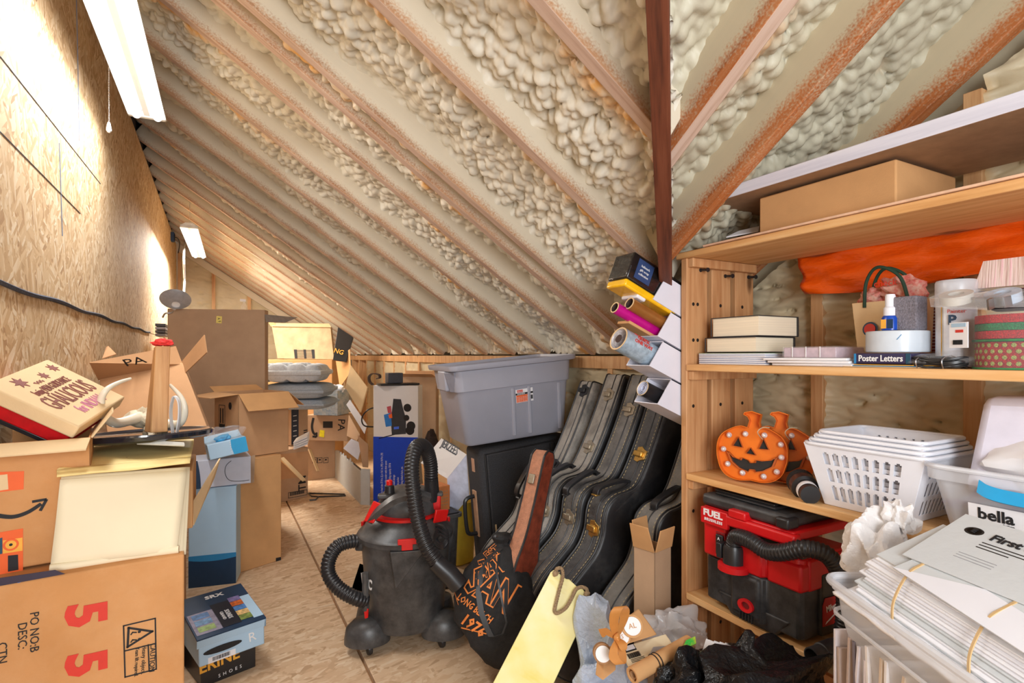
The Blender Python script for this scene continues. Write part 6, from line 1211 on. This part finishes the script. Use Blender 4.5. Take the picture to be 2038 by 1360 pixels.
p = V((0, 0, 0)); MB().lathe([(.024, -.18), (.024, .0), (.027, .002), (.027, .05), (.024, .052), (.024, .085), (.021, .085), (.021, .0)], 24, ax=(-.7, .1, -.06), cap=False).build('tube', M_BV, t, smooth=True); MB().lathe([(.0005, .05), (.021, .05)], 20, ax=(-.7, .1, -.06), cap=False).build('bore', M_BPC, t)
t_ = MB().box((XF + .12, .3, .03), (XF + .14, 1.2, .36)).build('back_board', wood('low_board', srgb(160, 106, 60), srgb(196, 140, 86), srgb(206, 156, 100), 1)); tag(t_, 'plain wooden board standing under the lowest shelf board', 'board')
# ---------------------------------------------------------------- black drawstring bag
M_BAG = mk('black_canvas', (.017, .017, .018), .8, var=.3, vs=40, bs=300, bstr=.35)
c0 = PZ(985, 1290, .02); tb = thing('canvas_bag', 'black canvas bag with orange collegiate lettering against the guitar cases', 'bag', V((c0.x, c0.y, 0)))
fw = V((S_, C_, 0)); rt = V((C_, -S_, 0)); base = V((c0.x, c0.y, 0))
prof = [(1322, 992, 1016, 2.12), (1310, 966, 1056, 2.15), (1270, 928, 1074, 2.18), (1230, 906, 1078, 2.2), (1180, 902, 1068, 2.22), (1140, 922, 1050, 2.24), (1110, 948, 1034, 2.26), (1090, 972, 1022, 2.27), (1078, 984, 1012, 2.28), (1066, 978, 1018, 2.28)]
rings = []; nb_ = 40
for v, ul, ur, w in prof:
    w -= .06
    c = P((ul + ur) / 2, v, w) - base; rx = (ur - ul) / 2 * w / FP; ry = min(.1, rx * .9 + .01); ring = []
    for k in range(nb_):
        a = 2 * math.pi * k / nb_; f = 1 + .05 * math.sin(a * 5 + v * .05) + .035 * math.sin(a * 9 - v * .08); ring.append(c + rt * (rx * math.cos(a) * f) + fw * (ry * math.sin(a) * f))
    rings.append(ring)
low_ = min(p.z for p in rings[0]); 
RR = []
for r0, r1 in zip(rings, rings[1:]):
    for k in range(4): RR.append([p.lerp(q, k / 4) + V((0, 0, 0)) for p, q in zip(r0, r1)])
RR.append(rings[-1]); bagb = loft(RR); bag_o = bagb.build('body', M_BAG, tb, smooth='all'); 
def onbag(u, v, lift=.004):    # the nearest point of the bag body seen through a pixel
    best = None; o = V((0, 0, HC)); d = (P(u, v, 1) - o).normalized()
    ok, lo, n_, _ = BV.ray_cast(o - base, d)
    if lo_hit(ok): return ok - d * lift
    return P(u, v, 2.15) - base
def lo_hit(x): return x is not None
from mathutils.bvhtree import BVHTree
BV = BVHTree.FromPolygons(bagb.v, bagb.f)
M_OR = mk('orange_lettering', srgb(240, 140, 66), .7, var=.1)
def bagtext(s, pa, pb_, hpx, m, name='lettering', bold=.0, lift=.004):
    """lettering whose baseline runs between two pixels, draped on the bag surface"""
    c = bpy.data.curves.new('t', 'FONT'); c.body = s; c.size = 1; c.resolution_u = 1; c.offset = bold; o = bpy.data.objects.new('t', c); COL.objects.link(o)
    me = bpy.data.meshes.new_from_object(o.evaluated_get(bpy.context.evaluated_depsgraph_get())); bpy.data.objects.remove(o)
    bm = bmesh.new(); bm.from_mesh(me); bmesh.ops.triangulate(bm, faces=bm.faces); bmesh.ops.subdivide_edges(bm, edges=[e for e in bm.edges if e.calc_length() > .12], cuts=2, use_grid_fill=False); bmesh.ops.triangulate(bm, faces=bm.faces); bm.to_mesh(me); bm.free()
    xs = [v.co.x for v in me.vertices]; W = max(xs); dx, dy = pb_[0] - pa[0], pb_[1] - pa[1]; L = math.hypot(dx, dy); nx, ny = dy / L, -dx / L
    for v in me.vertices:
        t = v.co.x / W; h = v.co.y / .7 * hpx; v.co = onbag(pa[0] + dx * t + nx * h, pa[1] + dy * t + ny * h, lift)
    me.materials.clear(); me.materials.append(m); q = bpy.data.objects.new(name, me); COL.objects.link(q); q.parent = tb; return q
def outl(t, pa, pb_, h, bo, bi):
    bagtext(t, pa, pb_, h, M_OR, bold=bo)
    bagtext(t, pa, pb_, h, M_BLK, name='lettering_fill', bold=bi, lift=.0055)
bagtext('1976', (914, 1238), (958, 1270), 22, M_OR, bold=.03); bagtext('LONG BEACH', (908, 1192), (974, 1242), 14, M_OR, bold=.025); outl('SAN', (922, 1172), (1008, 1222), 60, .05, .012); outl('TAX', (962, 1150), (1004, 1136), 34, .05, .01); outl('EST', (974, 1118), (998, 1098), 20, .05, .005)
for a, b_ in (((912, 1204), (905, 1180)), ((918, 1250), (968, 1262))): MB().ribbon([onbag(a[0] + (b_[0] - a[0]) * t / 6, a[1] + (b_[1] - a[1]) * t / 6, .003) for t in range(7)], (0, 0, .004), .0008).build('lettering_line', M_OR, tb)
def strap(pts, w=.03): MB().ribbon([onbag(u, v, .006) if len(q_) == 0 else P(u, v, q_[0]) - base for u, v, *q_ in pts], rt * w, .0015).build('strap', M_BPC, tb, smooth=True)
strap([(996, 1092), (976, 1110), (958, 1140), (952, 1180), (958, 1220), (968, 1248), (978, 1268)], .022); strap([(985, 1110), (990, 1150), (1000, 1200), (1008, 1240), (1000, 1262), (980, 1268)], .008)
MB().ribbon(bez([P(1010, 1084, 2.26) - base, P(1032, 1098, 2.22) - base, P(1050, 1112, 2.2) - base, P(1054, 1122, 2.2) - base, P(1030, 1140, 2.18) - base, P(1008, 1166, 2.16) - base]), V((.0, .0, .03)), .002).build('loop_strap', M_BPC, tb, smooth=True)
for k, (a, b_) in enumerate((((1000, 1084), (985, 1068)), ((1000, 1084), (1016, 1072)), ((1002, 1084), (994, 1100)))): MB().tube([P(*a, 2.24) - base, P(*b_, 2.2) - base], [.013, .007], 8).build('drawstring', M_BPC, tb, smooth=True)
MB().tube(bez([P(1012, 1086, 2.24) - base, P(1018, 1070, 2.22) - base, P(1030, 1066, 2.22) - base]), .008, 8).build('leather_loop', mk('dark_brown_leather', srgb(60, 40, 34), .5), tb, smooth=True)
crumple('side_pocket', P(1036, 1195, 2.2) - base, (.07, .05, .1), M_BAG, tb, 91, .3, 3)
# ---------------------------------------------------------------- yellow board with rope
mY, t_, b = nt('yellow_board'); vec = coord(t_, (1, 1, 1)); n1 = noise(t_, vec, 5, 5); c = ramp(t_, n1, [(.3, srgb(236, 222, 122)), (.5, srgb(244, 236, 168)), (.7, srgb(250, 244, 200))]); c = mixc(t_, ramp(t_, noise(t_, coord(t_, (3, 9, 9)), 1.4, 4), [(.6, (0, 0, 0)), (.72, (.6,) * 3)]), c, srgb(232, 214, 70)); t_.links.new(c, b.inputs['Base Color']); b.inputs['Roughness'].default_value = .6
A, B = P(1100, 1131, 1.83), P(1186, 1182, 1.78); dn = (P(1055, 1360, 1.66) - P(1143, 1157, 1.805)); ln_ = (P(1143, 1157, 1.805).z) / -dn.z
Mx, W, _ = face(A, B, A - dn); Hh = dn.length * ln_
ty = thing('yellow_board', 'pale yellow painted board with a rope loop leaning in the foreground', 'board', Mx)
MB().poly([(W * .04, -.002, 0), (W * .34, -.008, 0), (W * .4, -.004, 0), (W * .62, -.012, 0), (W * .72, -.008, 0), (W * .9, -.022, 0), (W, -.04, 0), (W, -Hh, 0), (0, -Hh, 0), (0, -.015, 0)], (0, 0, -.018)).build('board', mY, ty, bev=.002)
M_ROPE = mk('rope', srgb(150, 126, 96), .9, var=.3, vs=200)
def rope(q, r):
    q = bez(q, 14); out = []
    for st in range(3):
        b = MB(); pts = []
        for i, p in enumerate(q):
            d = (q[min(i + 1, len(q) - 1)] - q[max(i - 1, 0)]).normalized(); u = d.cross(V((0, 0, 1))).normalized(); v = d.cross(u); a = i * .75 + st * 2.094; pts.append(p + (u * math.cos(a) + v * math.sin(a)) * r * .55)
        b.tube(pts, r * .6, 6); b.build('rope_strand', M_ROPE, ty, smooth=True)
l = lambda u, v, z=.01: V((*loc(Mx, u, v), z))
rope([l(1106, 1142, .0), l(1108, 1134, .012), l(1118, 1134), l(1120, 1150), l(1112, 1180), l(1106, 1205), l(1104, 1218), l(1110, 1222, .016), l(1126, 1212, .02), l(1138, 1192, .02), l(1146, 1176, .016), l(1156, 1170), l(1167, 1174), l(1168, 1183, .002)], .0055)
for u, v in ((1106, 1142), (1168, 1183)): crumple('rope_knot', l(u, v, .006), (.009, .011, .008), M_ROPE, ty, 95, .4, 2)
# ---------------------------------------------------------------- rubbish heap in front of the shelf
M_PB = mk('pale_blue_bag', srgb(190, 206, 228), .35, var=.12, vs=8, bs=40, bstr=1, coat=.2, dust=(.35, .42, .52), dustamt=.5, ds=12); M_BB = mk('black_bin_bag', (.008, .008, .009), .3, var=.2, bs=38, bstr=1, spec=.3)
def heap(name, label, cat, ctr, rad, mat, seed, amp=.5, n=4, **k):
    o = crumple(name, (0, 0, 0), rad, mat, None, seed, amp, n, **k); o.location = ctr; return tag(o, label, cat)
t_ = heap('white_plastic_bag', 'crumpled pale blue plastic bag right of the yellow board', 'bag', V((1.055, 1.335, .215)), (.075, .08, .225), M_PB, 101, 1.3, 5)
c = P(1170, 1345, 1.5); heap('carrier_bag', 'white carrier bag with blue print at the foot of the gift box', 'bag', V((1.0, 1.12, .12)), (.1, .1, .13), mk('white_blue_bag', srgb(226, 230, 242), .4, var=.05, dust=srgb(20, 70, 190), dustamt=.9, ds=7, bs=30, bstr=.8), 103, .55)
heap('clear_film_bag', 'crumpled clear grey film behind the gift box', 'film', P(1345, 1262, 1.72), (.1, .07, .07), clear('grey_film', (.8, .8, .82), .45, .2), 105, .6)
heap('black_bin_bag', 'large crumpled black bin bag in the foreground', 'bag', P(1508, 1358, 1.3) + V((.0, .0, -.06)), (.2, .14, .105), M_BB, 107, .75, 5)
heap('black_bin_bag', 'smaller black bin bag lump at left of the large black bin bag', 'bag', P(1368, 1366, 1.36), (.085, .075, .07), M_BB, 111, .75, 4)
b = MB().poly([P(1436, 1345, 1.33), P(1474, 1296, 1.36), P(1492, 1262, 1.36), P(1506, 1264, 1.36), P(1502, 1290, 1.34), P(1540, 1335, 1.3)], fw * .03); tag(b.build('bag_peak', M_BB, smooth=True, bev=.006), 'pointed twisted neck of black film rising from the black bin bag', 'bag')
for k in range(6):
    u = 1392 + 11 * k; o = MB().slab([P(u - 4, 1330, 1.40 + .008 * k), P(u + 40, 1330, 1.37 + .008 * k), P(u + 34, 1282 + 2 * k, 1.42 + .008 * k), P(u + (8 if k else 14), 1272 + 2 * k, 1.44 + .008 * k)], .002).build('paper_sheet', M_PAPER); tag(o, ('leftmost white paper sheet fanned behind the black bin bag', 'second white paper sheet from the left behind the black bin bag', 'third white paper sheet from the left behind the black bin bag', 'third white paper sheet from the right behind the black bin bag', 'second white paper sheet from the right behind the black bin bag', 'rightmost white paper sheet fanned behind the black bin bag')[k], 'paper', 'white papers behind the black bin bag')
t_ = MB().slab([P(1356, 1296, 1.42), P(1386, 1282, 1.42), P(1384, 1268, 1.44), P(1366, 1276, 1.44)], .002).build('colour_card', mk('yellow_green_card', srgb(240, 214, 40), .5, dust=srgb(40, 180, 60), dustamt=1, ds=30)); tag(t_, 'small yellow and green printed card beside the white papers', 'card')
# gift box with gold bow
g0, g1, g2 = P(1240, 1266, 1.55), P(1296, 1238, 1.62), P(1224, 1242, 1.58)
def gift(label, a, b_, c, dep, seed, win=True):
    M, W, H = face(a, b_, c); t = thing('gift_box', label, 'gift box', M, 'kraft gift boxes tied with gold ribbon'); MB().box((0, 0, -dep), (W, H, 0)).build('body', M_CARD2, t, bev=.003)
    MB().box((W * .14, H * .14, 0), (W * .86, H * .86, .001)).build('window', M_CARDD, t); return t, M, W, H
t, M, W, H = gift('open kraft gift box with a jar behind its window, upper of two', P(1222, 1288, 1.5), P(1292, 1240, 1.56), P(1200, 1262, 1.55), .09, 1)
M, W, H = face(P(1248, 1282, 1.5), P(1308, 1265, 1.53), P(1271, 1212, 1.6)); 
bpy.data.objects.remove(t.children[1]); bpy.data.objects.remove(t.children[0]); t.matrix_world = Matrix.Translation(P(1250, 1270, 1.53)); Mi = t.matrix_world.inverted()
MB().hexa([P(1234, 1276, 1.5), P(1246, 1284, 1.47), P(1308, 1264, 1.52), P(1296, 1254, 1.62), P(1211, 1254, 1.52), P(1216, 1258, 1.5), P(1271, 1212, 1.58), P(1268, 1214, 1.66)]).xf(Mi).build('body', M_CARD2, t, bev=.003)
MJ, _, _ = face(P(1242, 1268, 1.482), P(1276, 1240, 1.53), P(1236, 1258, 1.485))
for (u, v, r, s) in ((1258, 1247, .023, 'AL'), (1238, 1268, .018, 'S')):
    p = P(u, v, 1.475); nz = V((-.45, -.75, .5)).normalized(); o = MB().lathe([(.0005, .004), (r, .004), (r, .0), (r * 1.25, .0), (r * 1.25, -.02), (.0005, -.02)], 24, ax=nz, org=p).xf(Mi); o.build('jar', (M_CARD2), t, smooth=True)
    MB().lathe([(.0005, .0), (r, .0), (r, .0045), (.0005, .0045)], 24, ax=nz, org=p + nz * .001).xf(Mi).build('jar_label', M_WHT, t)
    x = V((.85, -.5, .0)).normalized(); x = (x - nz * x.dot(nz)).normalized(); y = nz.cross(x); R3 = Matrix((x, y, nz)).transposed().to_4x4(); R3.translation = p + nz * .0065; text(s, r * .8, Mi @ R3 @ TM(0, 0, 0, 12), M_CARD2, t)
t2 = thing('gift_box', 'lower kraft gift box on its side under the gold bow', 'gift box', Matrix.Translation(P(1210, 1320, 1.48)), 'kraft gift boxes tied with gold ribbon'); Mi = t2.matrix_world.inverted()
MB().hexa([P(1184, 1344, 1.44), P(1200, 1356, 1.42), P(1226, 1334, 1.44), P(1215, 1320, 1.52), P(1189, 1298, 1.5), P(1202, 1314, 1.46), P(1226, 1318, 1.47), P(1216, 1284, 1.54)]).xf(Mi).build('body', M_CARD2, t2, bev=.003)
p = P(1200, 1302, 1.45); nz = V((-.5, -.8, .35)).normalized(); MB().lathe([(.0005, .0), (.02, .0), (.02, .005), (.0005, .005)], 22, ax=nz, org=p).xf(Mi).build('jar_label', M_WHT, t2); MB().lathe([(.0005, -.03), (.025, -.03), (.025, -.001), (.0005, -.001)], 22, ax=nz, org=p).xf(Mi).build('jar', M_CARDD, t2)
M_GOLD = mk('gold_satin', srgb(206, 140, 74), .28, .15, var=.12, vs=14)
tw = thing('gold_bow', 'gold satin ribbon bow on the kraft gift boxes', 'bow', Matrix.Translation(P(1228, 1268, 1.44))); Mi = tw.matrix_world.inverted()
def bow(pts, w, n): 
    q = bez([P(*p) for p in pts], 8); k = len(q); MB().ribbon(q, [rt * (w * (.35 + .65 * math.sin(math.pi * i / (k - 1)) ** .7)) + fw * .006 for i in range(k)], .001).xf(Mi).build(n, M_GOLD, tw, smooth=True)
bow([(1228, 1270, 1.44), (1222, 1248, 1.43), (1224, 1222, 1.42), (1234, 1208, 1.43), (1243, 1216, 1.45), (1240, 1238, 1.46), (1228, 1268, 1.45)], .03, 'bow_loop'); bow([(1228, 1272, 1.44), (1212, 1262, 1.43), (1199, 1252, 1.42), (1202, 1268, 1.43)], .022, 'bow_tail'); bow([(1228, 1272, 1.43), (1222, 1290, 1.41), (1222, 1310, 1.4), (1236, 1322, 1.4), (1238, 1300, 1.42), (1230, 1274, 1.43)], .026, 'bow_loop'); bow([(1228, 1272, 1.43), (1238, 1282, 1.41), (1242, 1296, 1.4)], .024, 'bow_tail')
crumple('bow_knot', P(1228, 1270, 1.43), (.01, .01, .012), M_GOLD, tw, 7, .3, 2).data.transform(Mi)
# cream packet with barcode, small framed card, kraft roll
M, W, H = face(P(1254, 1330, 1.42), P(1352, 1300, 1.44), P(1238, 1288, 1.5)); tp_ = thing('cream_packet', 'flat cream packet with a barcode label lying beside the gold bow', 'packet', M); MB().box((0, 0, -.012), (W, H, 0)).build('body', M_CREAM, tp_, bev=.002)
plate(tp_, 'black_label', M_BLK, rectp(.006, H * .68, .042, H * .98), .001); plate(tp_, 'label', M_PAPER, rectp(.014, H * .74, .04, H * .95), .0018); barcode(tp_, .01, H * .36, .034, H * .22); plate(tp_, 'silver_window', mk('silver_window', srgb(190, 192, 200), .3, .3), [(.062, .02), (.085, .045), (.12, .035), (.12, .012)], .0015)
for k in range(3): plate(tp_, 'print_line', M_SCREW, rectp(.012, H * (.3 - .06 * k), .05, H * (.315 - .06 * k)), .001)
a, b_ = P(1258, 1345, 1.36), P(1372, 1280, 1.47); t = thing('kraft_roll', 'rolled kraft paper held by black bands on the rubbish heap', 'paper roll', Matrix.Translation(a)); d = (b_ - a); ln_ = d.length; r = .02
MB().lathe([(r * .75, 0), (r, 0), (r, ln_), (r * .75, ln_), (r * .75, 0)], 22, ax=d, cap=False).build('paper', M_CARD2, t, smooth=True); MB().lathe([(r * .5, .002), (r * .45, .002), (r * .45, ln_), (r * .5, ln_), (r * .5, .002)], 18, ax=d, cap=False).build('inner_turn', M_CARDD, t, smooth=True)
for s in (.36, .41): MB().lathe([(r + .0005, ln_ * s), (r + .0025, ln_ * s + .001), (r + .0005, ln_ * s + .004)], 22, ax=d, cap=False).build('elastic_band', M_BPC, t, smooth=True)
# ---------------------------------------------------------------- foreground tote of letters
A, B, Cc = P(1655, 1150, 1.107), P(1960, 1362, .75), P(1722, 1130, 1.17); z = .80
A.z = B.z = z; x = (B - A).normalized(); Y_ = V((-x.y, x.x, 0)); 
if Y_.dot(V((1, 0, 0))) < 0: Y_ = -Y_
Mt = Matrix((x, Y_, V((0, 0, 1)))).transposed().to_4x4(); Mt.translation = A - V((0, 0, .3))
# local x runs along the long side towards the camera, local y across (away), local z up
tt = thing('letter_tote', 'frosted lidless tote packed with letters and files, bottom right corner', 'tote', Mt)
def R2(f, zz, r=.03, L_=.5, W_=.23): return [V((p.x, p.z, zz)) for p in rr(-f, L_ + f, -f, W_ + f, 0, r)]
loft([R2(-.03, 0), R2(-.024, .006), R2(-.012, .2), R2(-.004, .235), R2(.0, .28), R2(.008, .285), R2(.008, .3)], True, False).build('shell', M_CLRM, tt, smooth=True); MB().tube(R2(.012, .3, .035), .007, 8, closed=True).build('rim', M_CLRM, tt, smooth=True); MB().tube(R2(.004, .238, .032), .004, 6, closed=True).build('step', M_CLRM, tt, smooth=True)
rs_ = random.Random(12)
for k in range(22):
    xx = .0 + .018 * k; c = rs_.choice(((214, 196, 176), (236, 232, 232), (190, 170, 160), (226, 220, 226), (120, 110, 116), (240, 238, 240)))
    lean = rs_.uniform(-.02, .03); h = rs_.uniform(.15, .21)
    o = MB().hexa([(xx, .004, .012), (xx + .006, .004, .012), (xx + .006, .19, .012), (xx, .19, .012), (xx + lean, .008, .012 + h), (xx + lean + .006, .008, .012 + h), (xx + lean + .006, .19, .012 + h), (xx + lean, .19, .012 + h)]).build('file_folder', mk('file_%d' % k, srgb(*c), .7, var=.08), tt)
for k in range(6):
    q = [(.2 + .06 * math.cos(a) * (1 + .3 * k), -.002 + .002 * k, .02 + .075 * (1 + .12 * k) * math.sin(a)) for a in np.linspace(.1, 2.9, 12)]; MB().ribbon([V(p) for p in q], V((0, .03, 0)), .0015).build('curved_folder', (M_PAPER, mk('mauve_paper', srgb(170, 140, 160), .7))[k % 2], tt, smooth=True)
t_ = thing('plain_carton', 'plain brown carton under the letter tote, below the frame', 'box', Matrix.Translation((A.x, A.y, 0)))
MB().hexa([Mt @ V((.02, .0, -.5)), Mt @ V((.42, .0, -.5)), Mt @ V((.42, .2, -.5)), Mt @ V((.02, .2, -.5)), Mt @ V((.02, .0, -.001)), Mt @ V((.42, .0, -.001)), Mt @ V((.42, .2, -.001)), Mt @ V((.02, .2, -.001))]).xf(Matrix.Translation((-A.x, -A.y, 0))).build('body', M_CARD, t_)
# bundles of letters lying across the tote (sloping up to the right)
M_ENV = mk('grey_envelope', srgb(206, 210, 212), .7, var=.03, vs=6, bs=60, bstr=.08); M_ENV2 = mk('white_envelope', srgb(232, 232, 238), .7, var=.03, vs=6)
c0, c1, c2 = P(1690, 1150, 1.06), P(1955, 1330, .80), P(1800, 1085, 1.09)
ux = (c1 - c0); Lx = ux.length; ux = ux / Lx; uy = (c2 - c0); uy = (uy - ux * uy.dot(ux)).normalized(); uz = ux.cross(uy); uz = uz if uz.z > 0 else -uz
Mb = Matrix((ux, uy, uz)).transposed().to_4x4(); Mb.translation = c0
te = thing('letter_bundle', 'thick bundle of white letters held with rubber bands in the tote', 'letters', Mb); rs_ = random.Random(6)
for k in range(14):
    x0 = rs_.uniform(-.012, .012); y0 = .0 + .0045 * k + rs_.uniform(-.003, .003); zz = -.03 + .0042 * k
    MB().box((x0, y0, zz), (x0 + Lx * 1.3, y0 + .15, zz + .0036)).build('letter', rs_.choice((M_ENV2, M_PAPER, M_PAPER, M_ENV)), te, bev=.0008)
for xx in (Lx * .36, Lx * .9): MB().ribbon(bez([V((xx, -.002, -.03)), V((xx - .004, .014, .0)), V((xx - .008, .056, .032)), V((xx - .012, .1, .034)), V((xx - .014, .2, .034))], 4), V((.004, 0, 0)), .0012).build('rubber_band', mk('rubber_band', srgb(206, 172, 122), .6), te, smooth=True)
te2 = thing('envelope', 'large grey window envelope lettered First Bank on top of the letter bundle', 'envelope', Mb @ TM(.045, .085, .035, 9))
MB().box((0, 0, 0), (.34, .17, .002)).build('body', M_ENV, te2, bev=.0005); text('First Bank', .026, TM(.125, .125, .003, 0), M_BLK, te2, bold=.0006); MB().lathe([(.009, 0), (.0105, .0006), (.012, .0)], 20, (.042, .128, .0021), sx=1.3).build('seal_print', M_SCREW, te2); text('E', .016, TM(.042, .128, .003), M_BLK, te2, bold=.0005)
for k in range(3): MB().box((.07, .104 - .008 * k, .002), (.16 - .02 * k, .106 - .008 * k, .0026)).build('print_line', M_SCREW, te2)
for k in range(3): MB().box((.06, .06 - .007 * k, .002), (.12, .0612 - .007 * k, .0025)).build('print_line', mk('grey_print%d' % k, srgb(150, 150, 155), .7), te2)
te3 = thing('envelope', 'grey envelope with a dark stamp block below the First Bank envelope', 'envelope', Mb @ TM(.06, .05, .0315, -3)); MB().box((0, 0, 0), (.34, .14, .002)).build('body', M_ENV, te3, bev=.0005); MB().box((.036, .1, .002), (.058, .122, .0026)).build('stamp_block', mk('slate_print', srgb(110, 116, 120), .7), te3); MB().slab([(0, .0, .0022), (.34, -.0, .0022), (.2, .06, .0026), (.12, .064, .0026)], .0006).build('envelope_flap', M_ENV2, te3)
te4 = thing('envelope', 'white padded envelope lying along the near edge of the letter tote', 'envelope', Mb @ Matrix.Translation((-.012, -.035, -.03)) @ Matrix.Rotation(math.radians(-12), 4, 'X')); 
o = MB().grid(lambda s, t: V((s * (Lx * 1.25), t * .06, .004 + .003 * math.sin(s * 9) * math.sin(t * 5) + .0012 * math.sin(s * 30 + t * 8))), 60, 10).build('body', M_PAPER, te4, smooth='all', solid=.006); MB().box((.06, .048, .008), (.085, .0505, .0115)).build('maroon_mark', mk('maroon', srgb(120, 20, 60), .6), te4)
te5 = sheetthing('grey_sheet', 'grey paper sheet standing at the back of the letter bundle', [(1740, 1120, 1.13), (1850, 1100, 1.08), (1895, 1082, 1.12), (1838, 1068, 1.16)], M_ENV, .002, cat='paper')
cb = heap('crumpled_bag', 'crumpled white plastic bag at the far corner of the letter tote', 'bag', P(1755, 1105, 1.2), (.055, .06, .068), mk('white_thin_plastic', srgb(232, 230, 230), .35, var=.06, bs=30, bstr=.6), 121, .7, 4)
o = crumple('bag_neck', (.03, -.02, .075), (.03, .03, .04), cb.data.materials[0], cb, 123, .7, 3)
